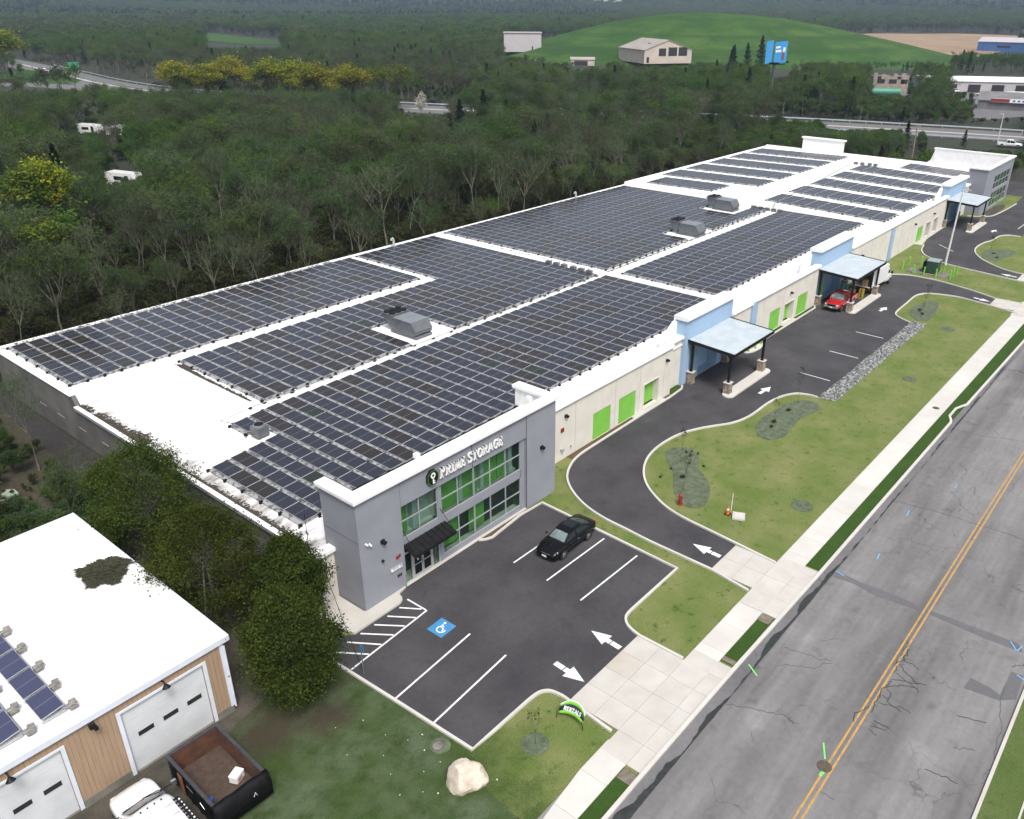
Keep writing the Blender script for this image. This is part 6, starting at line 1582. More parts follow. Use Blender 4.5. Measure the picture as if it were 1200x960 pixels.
tm = MB(); word(tm, 'RENTALS', -.5, .5, 0, .2, .2, 0)
tm.v = [(p[0], .1 * math.cos(p[0] * 2.2) + .62 * (p[2] + .07 + .3) - .02 + p[1] * .1, .445 + (p[2] + .07) * .78) for p in tm.v]; tm.build('lettering', sign_white, nb_)
# boulder
mb = MB(); bm = bmesh.new(); bmesh.ops.create_icosphere(bm, subdivisions=5, radius=1.0)
for v in bm.verts:
    p = v.co.copy(); n_ = mnoise.noise(p * 1.1 + Vector((3, 1, 7))) * .22 + mnoise.noise(p * 2.6) * .1 + mnoise.noise(p * 6) * .035 + mnoise.noise(p * 14) * .012
    q = p * (1 + n_); cut = Vector((.3, -.75, .5)).normalized(); d = q.dot(cut)
    if d > .78: q -= cut * (d - .78) * .75
    cut = Vector((-.8, -.3, .25)).normalized(); d = q.dot(cut)
    if d > .74: q -= cut * (d - .74) * .8
    z = q.z * .82; v.co = Vector((q.x * .98, q.y * .72, max(z + .35, -.1)))
me = bpy.data.meshes.new('boulder'); bm.to_mesh(me); bm.free(); me.materials.append(boulder_mat)
for p in me.polygons: p.use_smooth = True
o = link('boulder', me, None, (18.85, 20.0, 0), (0, 0, R(-40))); tag(o, 'large pale boulder resting on the grass near the lot corner', 'boulder')
# accessible parking sign post
P = empty('sign_post', (20.35, 29.25, 0), 0, 'slim blue-grey sign post behind the hatched parking aisle', 'sign')
b = MB(); b.tube([(0, 0, 0), (0, 0, 2.1)], .03, 6); b.build('post', mat('blue grey post', (.1, .16, .2), .6, (.08, .13, .17), 4.0), P); b = MB(); b.box(.03, .05, -.15, .15, 1.5, 2.0); b.build('plate', blue_paint, P)
# cover slab with cone and marker rod
S1 = empty('access_cover', (47.5, 20.75, 0), R(25), 'pale square concrete cover slab on the lawn beside an orange cone', 'cover')
b = MB(); b.box(-.45, .45, -.45, .45, 0, .16); b.build('slab', concrete, S1, bevel=.02); b = MB(); b.box(-.3, .3, -.3, .3, .16, .175); b.build('lid', concrete_white, S1)
S1 = empty('traffic_cone', (47.35, 21.55, 0), 0, 'orange traffic cone beside the pale concrete cover on the lawn', 'cone')
b = MB(); b.box(-.2, .2, -.2, .2, 0, .04); b.build('base', black_metal, S1); b = MB(); b.cyl((0, 0, .04), (0, 0, .7), .15, .04, 14); b.build('cone_body', orange, S1); b = MB(); b.cyl((0, 0, .38), (0, 0, .5), .097, .08, 14); b.build('band', sign_white, S1)
S1 = empty('marker_rod', (47.75, 21.5, 0), 0, 'thin white marker rod standing behind the orange cone', 'marker'); b = MB(); b.tube([(0, 0, 0), (.05, 0, 1.6)], .025, 5); b.build('rod', sign_white, S1); b = MB(); b.cyl((.05, 0, 1.6), (.05, 0, 1.66), .035, .02, 6); b.build('cap', orange, S1)
S1 = empty('fire_hydrant', (46.25, 24.85, 0), 0, 'small red hydrant at the tip of the kerbed island', 'hydrant')
b = MB(); b.cyl((0, 0, 0), (0, 0, .08), .2, .2, 12); b.cyl((0, 0, .08), (0, 0, .75), .14, .13, 12); b.build('barrel', red_paint, S1); b = MB(); b.ball((0, 0, .76), .16, .16, .16); b.cyl((0, 0, .9), (0, 0, .98), .04, .04, 6); b.build('bonnet', red_paint, S1)
for s in (1, -1): b = MB(); b.cyl((s * .1, 0, .55), (s * .23, 0, .55), .07, .07, 8); b.build('nozzle', red_paint, S1)
# manholes
def disc_thing(name, x, y, r, label, cat, m, z=.0):
    D_ = empty(name, (x, y, z), 0, label, cat); b = MB(); b.cyl((0, 0, -.02), (0, 0, .012), r, r, 24); b.build('frame', iron, D_); b = MB(); b.cyl((0, 0, .012), (0, 0, .018), r * .86, r * .86, 24); b.build('lid', m, D_)
disc_thing('manhole_cover', 30.55, 7.35, .36, 'round brown iron manhole cover on the yellow centre line of the road', 'manhole', iron)
disc_thing('water_valve_cover', 75.3, 15.3, .3, 'oval dark utility cover set in the white sidewalk', 'manhole', iron, .04)
disc_thing('drain_cover', 19.5, 22.6, .3, 'round grey drain cover in the grass by the lot kerb', 'manhole', concrete_dark, .02)
# bollards
def bollard_proto(loc, label):
    o = empty('bollard', loc, 0, label, 'bollard', 'lime green bollards round the transformer')
    b = MB(); b.cyl((0, 0, 0), (0, 0, 1.15), .095, .095, 12); p1 = b.build('post', green_paint, o); b = MB(); b.ball((0, 0, 1.15), .095, .095, .06); p2 = b.build('cap', green_paint, o)
    return o, [p1, p2]
lab = ['leftmost lime green bollard of the transformer ring, by the cream wall', 'lime green bollard closest to the cream wall in the ring', 'lime green bollard standing on the dark pad edge left of the transformer', 'lime green bollard half hidden behind the transformer', 'lime green bollard directly before the dark green transformer', 'lime green bollard at the right front of the transformer', 'lime green bollard beside the light pole foot', 'lime green bollard nearest the street, end of a close row of three', 'middle lime green bollard of the close row of three', 'lime green bollard of the row of three closest to the far driveway']
pos = [(118.5, 32.5), (121.7, 32.6), (117.8, 30.8), (122.8, 31.3), (117.6, 29.35), (117.7, 27.8), (120.9, 27.7), (118.2, 26.07), (119.67, 26.1), (121.0, 26.0)]
B0, bk = bollard_proto((*pos[0], 0), lab[0])
for p, l in zip(pos[1:], lab[1:]): copy_tree(B0, bk, (*p, 0), 0, l)
for p, l in (((76.6, 34.75), 'lime green bollard left of the little tank in the wall planter'), ((77.9, 34.6), 'lime green bollard in front of the little tank in the wall planter'), ((79.4, 34.65), 'lime green bollard right of the little tank, beyond the canopy post')): copy_tree(B0, bk, (*p, .0), 0, l, 'lime green bollards by the wall planter')
g = MB(); g.prism([(76.1, 35.6), (76.1, 34.9)] + [(78.0 + 1.9 * math.cos(R(t)), 34.9 + .7 * math.sin(R(t))) for t in range(180, 361, 20)] + [(79.9, 35.6)], -.05, .1); structure(g, 'kerb_island', concrete_white)
g = MB(); g.prism([(76.3, 35.55), (76.3, 34.95), (79.7, 34.95), (79.7, 35.55)], 0, .12); structure(g, 'mulch_bed', mulch)
S1 = empty('gas_meter', (77.7, 35.25, .12), 0, 'small yellow and grey gas meter behind three bollards by the wall', 'meter'); b = MB(); b.box(-.35, .35, -.15, .15, .3, .75); b.build('meter_case', rtu_light, S1, bevel=.04); b = MB(); b.tube([(-.5, 0, 0), (-.5, 0, .6), (.5, 0, .6), (.5, 0, 0)], .05, 6); b.build('pipe', yellow_pl, S1)
# transformer
S1 = empty('transformer_box', (119.6, 29.0, 0), R(3), 'dark green padmount transformer box behind lime bollards', 'transformer')
b = MB(); b.box(-.95, .95, -.95, .55, .1, 1.75); b.build('casing', box_green, S1, bevel=.03); b = MB(); b.box(-1.0, 1.0, -1.0, .6, 1.75, 1.82); b.build('lid', box_top, S1, bevel=.02)
b = MB(); b.box(-.97, -.95, -.9, -.2, .2, 1.65); b.box(-.97, -.95, -.16, .5, .2, 1.65); b.build('door', box_green, S1)
b = MB(); b.box(-.8, .8, .55, .95, .3, 1.5); [b.box(-.8 + i * .2, -.76 + i * .2, .55, 1.0, .25, 1.55) for i in range(9)]; b.build('cooling_fins', black_metal, S1)
for pl in ([(117.9, 31.8), (117.9, 30.4), (120.2, 30.4), (120.2, 31.8)], [(118.2, 30.3), (118.2, 27.9), (121, 27.9), (121, 30.3)], [(117.9, 27.6), (117.9, 26.5), (120.6, 26.5), (120.6, 27.6)]):
    g = MB(); g.prism(pl, -.05, .08); structure(g, 'equipment_pad', concrete_dark)
# tall white light pole
def lamp_post(name, loc, h, label, m, arm=0, rz=0, group=None):
    S1 = empty(name, loc, rz, label, 'lamp post', group)
    b = MB(); b.cyl((0, 0, 0), (0, 0, .3), .22, .2, 12); b.build('base', concrete, S1)
    b = MB(); b.cyl((0, 0, .3), (.02 * h, 0, h), .15, .08, 10); b.build('pole', m, S1)
    b = MB(); b.tube([(.02 * h, 0, h - .1), (.02 * h + max(arm, .3), 0, h)], .045, 6); b.build('arm', m, S1)
    b = MB(); b.cbox(.02 * h + max(arm, .3) + .25, 0, h, .6, .3, .12); b.build('lamp_head', alu, S1, bevel=.02)
lamp_post('lamp_post', (124.75, 28.55, 0), 10.6, 'tall white light pole rising in front of the far canopy', pole_grey, .4, R(-90))
lamp_post('street_lamp', (250.0, 51.2, .05), 8.2, 'grey street lamp by the white pickup on the highway', pole_grey, 1.2, R(150))
U = empty('utility_pole', (213.3, 61.4, 0), 0, 'leaning wooden utility pole behind the white far roof', 'utility pole')
b = MB(); b.cyl((0, 0, 0), (.35, .2, 8.0), .17, .12, 9); b.build('pole', wood, U); b = MB(); b.cyl((.55, .1, 6.3), (.55, .1, 7.1), .24, .24, 10); b.build('transformer_can', alu, U); b = MB(); b.tube([(-.5, .5, 7.7), (1.2, -.1, 7.7)], .05, 5); b.build('crossarm', wood, U)
# scraps of rubbish on the rough grass
q = random.Random(8); pz = [(18.3, 25.1), (17.4, 24.2), (18.8, 24.0), (19.5, 23.7), (16.9, 23.1), (18.0, 22.0), (18.9, 21.8), (17.2, 21.2), (16.4, 21.9), (17.6, 20.6), (18.2, 26.7), (17.0, 27.4), (16.3, 25.6), (19.9, 19.0), (16.2, 19.6), (18.9, 22.9)]
for i, (x, y) in enumerate(pz):
    mb = MB(); s = q.uniform(.02, .048); a = q.uniform(0, PI)
    pts = [(s * q.uniform(.6, 1.1) * math.cos(a + k * PI / 2.5), s * q.uniform(.4, 1) * math.sin(a + k * PI / 2.5)) for k in range(5)]
    mb.prism(pts, .0, .03); o = mb.build('paper_scrap', plate_mat, None, loc=(x, y, .012)); tag(o, 'small white scrap of rubbish on the rough grass by the garage', 'litter', 'white scraps on the rough grass')
# two pale slabs in the wood left of the garage
for i, (x, y, s) in enumerate(((12.9, 62.4, .8), (14.3, 62.2, 1.0), (15.4, 63.6, .7))):
    mb = MB(); mb.prism([(-s, -.4 * s), (.2 * s, -.7 * s), (s, -.1 * s), (.4 * s, .6 * s), (-.7 * s, .5 * s)], .1, .3); o = mb.build('stone_slab', mat('mossy slab %d' % i, (.3, .36, .3), .9, (.17, .22, .16), 3.0), None, loc=(x, y, 0), rz=i * .9); tag(o, 'mossy pale stone slab in the brush, ' + ('leftmost of three', 'middle of three', 'rightmost of three')[i], 'slab', 'stone slabs in the brush')
# overhead line from pole corner
mb = MB(); pts = []
for i in range(13):
    t = i / 12; pts.append((22.7 + (20.4 - 22.7) * t, 35.4 + (29.3 - 35.4) * t, 3.0 - 2.9 * t - .35 * math.sin(PI * t)))
mb.tube(pts, .018, 5); tag(mb.build('cable', black_metal), 'thin dark cable slanting from the white roof corner to the lot kerb', 'cable')
# ================================================================== DISTANT BUILDINGS AND THINGS
def shed(name, c, rz, L, W, he, hr, wallm, roofm, label, cat='building', openings=(), group=None):
    H = empty(name, (*c, mound_h(*c) if mound_h(*c) > 0 else 0), rz, label, cat, group)
    b = MB(); l, w = L / 2, W / 2
    b.extrude([(-w, -.5), (w, -.5), (w, he), (0, hr), (-w, he)], 'x', -l, l); b.build('wall', wallm, H)
    r_ = MB(); o = .4
    r_.add([(-l - o, -w - o, he - .1), (l + o, -w - o, he - .1), (l + o, 0, hr + .12), (-l - o, 0, hr + .12), (l + o, w + o, he - .1), (-l - o, w + o, he - .1),
            (-l - o, -w - o, he + .15), (l + o, -w - o, he + .15), (l + o, 0, hr + .37), (-l - o, 0, hr + .37), (l + o, w + o, he + .15), (-l - o, w + o, he + .15)],
           [(6, 7, 8, 9), (9, 8, 10, 11), (0, 1, 7, 6), (4, 5, 11, 10), (0, 6, 9, 3), (3, 9, 11, 5), (1, 2, 8, 7), (2, 4, 10, 8), (0, 3, 2, 1), (3, 5, 4, 2)])
    r_.build('roof', roofm, H)
    for (nm, x0, x1, y0, y1, z0, z1) in openings:
        q = MB(); q.box(x0, x1, y0, y1, z0, z1); q.build(nm, dark_open, H)
    return H
ang = math.atan2(382.6 - 401.6, 466 - 449.8)
shed('warehouse', (464, 400), ang, 25, 14, 11, 11.4, white_wall, roof_tan, 'pale tall warehouse among trees left of the green mound', openings=(('opening', -12, 12.0, -7.06, -7.0, 10.5, 10.9), ('opening', 6, 7.0, -7.05, -7.0, 0, 3)))
ang = math.atan2(271.6 - 267.6, 463.2 - 427.1)
ang2 = math.atan2(298.7 - 267.6, 446.2 - 427.1)
# beige metal building: long side along ang2, gable toward the right
H = shed('metal_barn', (452, 287), ang2, 36, 30, 6.6, 11.6, beige_wall, roof_tan, 'beige metal barn with shallow gable roof in front of the green mound', openings=(('opening', -18.1, -18.0, -12, -6.5, 3.5, 8), ('opening', -18.1, -18.0, -5.5, 0, 3.5, 8), ('opening', -18.1, -18.0, 1.5, 6, 3.5, 7.5), ('door', -18.1, -18.0, 12, 13.5, 0, 3), ('skylight', -8, -5, 4, 7, 9.6, 9.9)))
shed('barn', (428, 322), R(-50), 14, 7, 3.2, 4.2, beige_wall, roof_tan, 'small brown-roofed shed with white lean-to beside the beige barn', 'shed', openings=(('opening', -5, 3, -3.55, -3.5, 0, 2.5),))
shed('warehouse', (816, 172), R(-90), 50, 22, 7.2, 10.2, blue_metal, white_wall, 'blue metal warehouse with white roof by the tan field', openings=(('opening', -10, 0, -11.05, -11, 3, 4.5),))
# long low workshop row with white roof
H = shed('workshop', (424, 86), math.atan2(78.8 - 108.3, 412.5 - 395.4), 80, 16, 4.4, 5.6, white_wall, metal_white, 'long low workshop with white roof and dark bay doors behind the highway', openings=[('bay_door', -30 + i * 9.5, -25 + i * 9.5, -8.06, -8.0, 0, 3.2) for i in range(7)])
# showroom with banner
H = shed('showroom', (352, 66), R(-80), 30, 14, 3.0, 5.2, grey_roof, grey_roof, 'grey-roofed showroom with red and white banner across its eave', 'building')
b = MB(); b.box(-11, 13, -7.7, -7.6, 2.6, 3.9); bn = b.build('banner', sign_white, H); b = MB(); b.box(-11, -5, -7.74, -7.7, 2.7, 3.8); b.build('banner_end', red_paint, bn)
b = MB(); [b.box(-4 + i * 1.5, -3.2 + i * 1.5, -7.73, -7.7, 2.95, 3.5) for i in range(10)]; b.build('banner_stripes', blue_metal, bn)
for i, (x, y) in enumerate(((361, 72), (364, 67.5))):
    T = empty('parked_rv', (x, y, 0), R(-70), 'white camper van behind the banner showroom, ' + ('left of the two', 'right of the two')[i], 'camper van', 'camper vans behind the showroom')
    b = MB(); b.box(-3.2, 3.2, -1.2, 1.2, .5, 5.0 if i == 0 else 4.4); b.build('body', white_car, T, bevel=.3); b = MB(); b.box(-2, 2, -1.23, -1.2, 1.8, 2.6); b.build('window', dark_glass, T)
    wheels(T, (-2, 2), 1.2, .45)
# half-demolished brick shell and green tank
H = empty('ruined_shell', (386, 126, 0), R(-62), 'half-demolished pinkish brick shell with broken openings', 'building')
H.location = (386, 126, 0)
b = MB(); q = random.Random(6)
for i in range(9):
    x = -7 + i * 1.6; hh = 6.8 + q.uniform(-.6, 1.0)
    b.box(x, x + 1.6, -.4, 0, 0, 3.2); (b.box(x, x + 1.6, -.4, 0, 5.0, hh) if i not in (1, 6) else b.box(x, x + 1.6, -.4, 0, 6.2, 6.6))
    if i % 3 == 0: b.box(x, x + 1.6, -.4, 0, 3.2, 5.0)
b.box(-7, -6.6, 0, 8, 0, 6); b.box(7, 7.4, 0, 8, 0, 6); b.box(-7, 7.4, 0, 8, 0, .3)
b.build('wall', mat('pinkish brick', (.3, .245, .21), .9, (.22, .18, .155), .6), H); b = MB(); b.box(-6.6, 7, 7, 7.4, 0, 5.5); b.build('rear_wall', dark_open, H)
H = empty('storage_tank', (366, 121, 0), R(-62), 'green horizontal tank lying before the brick shell', 'tank')
b = MB(); b.cyl((-6, 0, 1.6), (6, 0, 1.6), 1.5, 1.5, 16); b.build('shell', green_tank, H); b = MB(); b.cyl((-6.05, 0, 1.6), (-6.0, 0, 1.6), 1.3, 1.3, 16); b.build('end', dark_open, H)
b = MB(); b.box(-4, -3.4, -1.2, 1.2, 0, .6); b.box(3.4, 4, -1.2, 1.2, 0, .6); b.build('cradle', concrete_dark, H)
# two-sided billboard on a single mast
H = empty('billboard', (311.2, 145.0, 0), 0, 'tall V-shaped blue billboard on a dark single mast', 'billboard')
b = MB(); b.cyl((0, 0, 0), (0, 0, 13.5), .55, .5, 12); b.build('mast', mat('billboard mast', (.05, .055, .075), .7, (.07, .07, .09), .5), H)
b = MB(); b.tube([(-1, 1.5, 13.6), (3.2, -4.2, 14.2)], .35, 6); b.tube([(-.2, 2, 13.6), (-2.8, -3, 13.9)], .3, 6); b.box(-.6, 2.2, -3.5, 2, 13.2, 13.4); b.build('catwalk', black_metal, H)
def bface(p0, p1, z0, z1, nm):
    v = Vector((p1[0] - p0[0], p1[1] - p0[1], 0)).normalized(); n_ = Vector((v.y, -v.x, 0)) * .2
    b = MB(); b.add([(*p0, z0), (*p1, z0 + .5), (*p1, z1 + .5), (*p0, z1), (p0[0] - n_.x, p0[1] - n_.y, z0), (p1[0] - n_.x, p1[1] - n_.y, z0 + .5), (p1[0] - n_.x, p1[1] - n_.y, z1 + .5), (p0[0] - n_.x, p0[1] - n_.y, z1)], [(0, 1, 2, 3), (7, 6, 5, 4), (0, 4, 5, 1), (1, 5, 6, 2), (2, 6, 7, 3), (3, 7, 4, 0)])
    return b.build(nm, billboard_blue, H), v, n_
f, v, n_ = bface((-.2, .2), (1.7, -3.7), 13.5, 20.8, 'poster_panel')
b = MB()
for (a, c, z0, z1, m_) in ((.3, 1.9, 18.6, 19.3, 0), (.3, 2.3, 17.3, 18.1, 0), (2.6, 3.5, 14.6, 17.6, 1), (2.9, 3.7, 17.2, 19.0, 0)):
    p0 = Vector((-.2, .2, 0)) + v * a + n_ * .35; p1 = Vector((-.2, .2, 0)) + v * c + n_ * .35; b.add([(p0.x, p0.y, z0), (p1.x, p1.y, z0 + .2), (p1.x, p1.y, z1 + .2), (p0.x, p0.y, z1)], [(0, 1, 2, 3)], m_)
b.build('poster_print', [sign_white, mat('poster dark figure', (.08, .05, .07), .6, (.2, .08, .1), 1.0)], f)
bface((-1.9, 2.9), (-.75, .8), 13.3, 21.0, 'poster_panel')
def far_white(x, y, L_, h, label):
    z = terrain(x, y); H = empty('far_building', (x, y, z), rr.uniform(-.4, .4) - .7, label, 'building'); b = MB(); b.box(-L_ / 2, L_ / 2, -8, 8, -2, h); b.build('wall', white_wall, H); b = MB(); b.box(-L_ / 2 - 1, L_ / 2 + 1, -9, 9, h, h + 1.5); b.build('roof', metal_white, H)
far_white(2050, 1480, 120, 24, 'long white building showing through the distant woods')
far_white(1420, 2750, 18, 60, 'small bright white tower on the distant horizon')
# lone pole posts by the car park, street signs
for i, (x, y) in enumerate(((191, 462),)):
    H = empty('road_sign', (x - 2, y - 14, 0), R(60), 'green highway sign beside the distant road', 'sign'); b = MB(); b.box(-.1, .1, -2.4, 2.4, 3, 6.2); b.build('plate', mat('sign green', (.02, .25, .14), .6, (.02, .22, .12), .4), H)
    for s in (1, -1): b = MB(); b.cyl((0, s * 1.6, 0), (0, s * 1.6, 3), .12, .12, 6); b.build('post', alu, H)
# cars on the highway
def small_car(loc, rz, m, label):
    T = empty('car', loc, rz, label, 'car', 'vehicles on the highway')
    st = [(-2.2, .75, .35, .85, 0), (-1.9, .86, .25, .95, .02), (0, .9, .22, .95, .02), (1.2, .88, .24, .9, .04), (2.0, .8, .28, .74, .03), (2.25, .66, .38, .6, 0)]
    b = MB(); b.loft(body_rings(st), 0); b.build('body', m, T)
    b = MB(); b.loft([[(x, .78, .92), (x, w, z), (x, -w, z), (x, -.78, .92)] for x, w, z in ((-1.8, .62, 1.0), (-1.1, .62, 1.38), (.1, .6, 1.42), (1.0, .66, .98))], 0); b.build('glass', dark_glass, T)
    b = MB(); b.box(-1.0, .05, -.58, .58, 1.4, 1.46); b.build('roof', m, T); wheels(T, (1.35, -1.3), .9, .32)
small_car((195.5, 499, .1), R(75), white_car, 'white car on the distant highway at the far left')
small_car((189, 372, .1), R(95), black_car, 'dark car on the highway half hidden behind yellow trees')
small_car((220, 232, .1), R(-60), black_car, 'dark car on the strip of highway between the trees')
small_car((240.6, 145.5, .1), R(-68), white_car, 'white car on the highway seen through trees right of centre')
small_car((243, 139, .1), R(-68), white_car, 'white car close behind another on the tree-screened highway')
small_car((237, 131, .1), R(115), mat('silver car paint', (.5, .5, .5), .3, (.44, .44, .44), 2.0, metal=.4), 'silver car on the tree-screened highway')
for i, (x, y) in enumerate(((381, 95), (388, 98), (395, 91), (376, 103), (402, 104))): small_car((x, y, .08), R(20 + 31 * i), [white_car, black_car, white_car, red_car, white_car][i], ['white car on the yard left of the workshop doors', 'black car parked before the long workshop', 'white car nearest the workshop bay doors', 'small red car on the yard near the green tank', 'white car beside the workshop end wall'][i])
# guard rails along the highway
def rail(off, label, s0, s1):
    H = empty('guard_rail', (*hw[s0], 0), 0, label, 'guard rail'); pts = []
    ox, oy = hw[s0]
    for i in range(s0, s1):
        a, b = hw[i], hw[min(i + 1, len(hw) - 1)]; l = math.hypot(b[0] - a[0], b[1] - a[1]); pts.append((a[0] - (b[1] - a[1]) / l * off - ox, a[1] + (b[0] - a[0]) / l * off - oy))
    mb = MB(); ribbon(mb, pts, .12, .45, .8); mb.build('beam', steel, H)
    mb = MB(); [mb.cbox(p[0], p[1], .3, .14, .14, .8) for p in pts]; mb.build('post', steel, H)
rail(-11.5, 'long steel guard rail along the far side of the highway', 4, 60); rail(11.5, 'long steel guard rail along the near side of the highway', 2, 24)
# campers half hidden in the wood
for i, ((x, y), rz, L_, label) in enumerate((((103.5, 244), R(-62), 7, 'white camper trailer in the wood, left of a close pair'), ((108, 235.5), R(-58), 8, 'white camper trailer in the wood, right of a close pair'), ((75.8, 168.3), R(-70), 7.4, 'lone white camper trailer half hidden by bare trees'), ((53.5, 165.2), R(-40), 6, 'white camper trailer behind the yellow-green tree'), ((57, 163), R(-30), 5, 'pale camper trailer just right of the yellow-green tree'))):
    T = empty('camper_trailer', (x, y, 0), rz, label, 'camper', 'white campers in the wood')
    b = MB(); b.extrude([(-L_ / 2, .6), (L_ / 2 - .3, .6), (L_ / 2, 1.4), (L_ / 2 - .6, 2.9), (-L_ / 2 + .3, 3.0), (-L_ / 2, 2.6)], 'y', -1.2, 1.2); b.build('body', white_car, T, bevel=.1)
    b = MB(); b.box(-1.5, .5, -1.23, -1.2, 1.6, 2.3); b.box(1.2, 2.0, -1.23, -1.2, .8, 2.5); b.build('window', dark_glass, T); wheels(T, (-.4, .5), 1.2, .35)
# ================================================================== TREES
L_grey = leaf_mat('grey green twigs', (0.071, 0.099, 0.048))
L_olive = leaf_mat('olive buds', (0.072, 0.122, 0.024))
L_brown = leaf_mat('brown twigs', (0.058, 0.048, 0.032))
L_green = leaf_mat('fresh green leaves', (0.055, 0.108, 0.022))
L_yellow = leaf_mat('yellow spring leaves', (0.29, 0.265, 0.022), .15)
L_yg = leaf_mat('yellow green leaves', (0.17, 0.19, 0.02), .15)
L_cedar = leaf_mat('cedar fronds', (0.066, 0.092, 0.017), .15)
L_cedar2 = leaf_mat('cedar fronds dark', (0.036, 0.056, 0.013), .15)
L_pine = leaf_mat('pine needles', (0.012, 0.024, 0.013), .25)
L_white = leaf_mat('white blossom', (0.5, 0.48, 0.42), .1)

def flake(mb, p, size, asp, q, m=0, up=0.0):
    d = Vector((q.gauss(0, 1), q.gauss(0, 1), q.gauss(0, 1) + up)); d.normalize()
    s = d.cross(Vector((q.gauss(0, 1), q.gauss(0, 1), q.gauss(0, 1)))); 
    if s.length < 1e-4: return
    s.normalize(); d *= size * .5; s *= size * .5 * asp
    mb.add([p - d - s * .6, p + s * .2 - d * .2 + s, p + d, p + s * -1.0 + d * .1], [(0, 1, 2, 3)], m)

def deciduous(seed, H, mats, n_tip=42, per=44, spread=.33, size=(.3, .6), asp=.12, leaf=.35, lsize=.2, open_=1.0, base=.28, up_=.6):
    q = random.Random(seed); tr = MB(); cr = MB(); tips = []
    def limb(p, d, ln, r, lev):
        n = 3; pts = [p]
        for i in range(n):
            d = (d + Vector((q.uniform(-.22, .22), q.uniform(-.22, .22), q.uniform(-.02, .18)))).normalized()
            pts.append(pts[-1] + d * (ln / n))
        for i in range(n): tr.cyl(pts[i], pts[i + 1], r * (1 - .22 * i), r * (1 - .22 * (i + 1)), 6 if lev < 2 else 4, 0, caps=False)
        if lev >= 3: tips.append((pts[-1], ln)); tips.append((pts[-2], ln)); return
        k = q.choice((3, 4)) if lev else q.choice((4, 5, 6))
        for j in range(k):
            a = 2 * PI * (j + q.random() * .7) / k; tilt = q.uniform(.35, .95) * (1.0 if lev else .8)
            o = d.orthogonal().normalized(); o2 = d.cross(o)
            nd_ = (d * math.cos(tilt) + (o * math.cos(a) + o2 * math.sin(a)) * math.sin(tilt)); nd_.z += .15; nd_.normalize()
            st = pts[-1] if j < k - 1 or lev == 0 else pts[-2]
            limb(st, nd_, ln * q.uniform(.55, .8), r * .5, lev + 1)
        tips.append((pts[-1], ln))
    limb(Vector((0, 0, -.2)), Vector((q.uniform(-.1, .1), q.uniform(-.1, .1), 1)).normalized(), H * base, H * .013, 0)
    zmax = max(t[0].z for t in tips); k = (H * .97) / zmax
    xs = max(.1, max(math.hypot(t[0].x, t[0].y) for t in tips)); kx = min(1.6, H * spread / xs)
    tr.v = [(p[0] * (kx if p[2] > H * .02 else 1), p[1] * (kx if p[2] > H * .02 else 1), p[2] * k) for p in tr.v]
    tips = [(Vector((t.x * kx, t.y * kx, t.z * k)), l) for t, l in tips]
    q.shuffle(tips)
    for (t, l) in tips[:n_tip]:
        R_ = H * q.uniform(.05, .095) * open_; mi = q.randrange(len(mats))
        for j in range(per):
            v = Vector((q.gauss(0, 1), q.gauss(0, 1), q.gauss(0, .8))); p = t + v * (R_ * .62)
            if p.z < H * .22: continue
            if q.random() < leaf: flake(cr, p, lsize * q.uniform(.7, 1.3), .75, q, mi)
            else: flake(cr, p, q.uniform(*size), asp, q, mi, up_)
    return tr, cr

def conifer(seed, H, mats, n=1500, R_=.2, size=.5):
    q = random.Random(seed); tr = MB(); cr = MB(); tr.cyl((0, 0, -.2), (0, 0, H * .97), H * .016, H * .003, 6, caps=False)
    for i in range(n):
        t = q.random() ** .8; z = H * (.1 + .88 * t); r = H * R_ * (1 - t) ** .85 * (.75 + .35 * math.sin(t * 45 + q.random())) + .08
        a = q.uniform(0, 2 * PI); rr_ = r * q.random() ** .45
        flake(cr, Vector((rr_ * math.cos(a), rr_ * math.sin(a), z - rr_ * .25)), size * q.uniform(.6, 1.3), .35, q, q.randrange(len(mats)), -.3)
    return tr, cr

def cedar(seed, H, mats, Rx=.42, n=9000):
    """dense upright evergreen: many small fronds in tight clumps over several leaning stems"""
    q = random.Random(seed); tr = MB(); cr = MB()
    tr.cyl((0, 0, -.2), (.1, .05, H * .35), H * .016, H * .012, 6); tr.cyl((.1, .05, H * .35), (.05, .1, H * .72), H * .012, H * .004, 6)
    clumps = []
    for i in range(165):
        z = H * (.13 + .85 * q.random() ** .85); t = z / H
        prof = math.sin(min(1, (t + .05) * 1.25) ** .75 * PI * .5) * (1 - max(0, t - .5) ** 1.7 * 2.6)
        r = H * Rx * max(.1, prof) * q.uniform(.6, 1.12); a = q.uniform(0, 2 * PI)
        clumps.append((Vector((r * math.cos(a), r * math.sin(a), z)), q.uniform(.05, .115) * H, q.randrange(len(mats))))
        if i % 6 == 0: tr.cyl((.05, .05, z * .75), clumps[-1][0], .035, .012, 4, caps=False)
    per = n // len(clumps)
    for (c, r, mi) in clumps:
        for j in range(per):
            v = Vector((q.gauss(0, 1), q.gauss(0, 1), q.gauss(0, .8))); p = c + v * (r * .55)
            flake(cr, p, q.uniform(.07, .19), .5, q, mi if q.random() < .8 else q.randrange(len(mats)), .3)
    return tr, cr

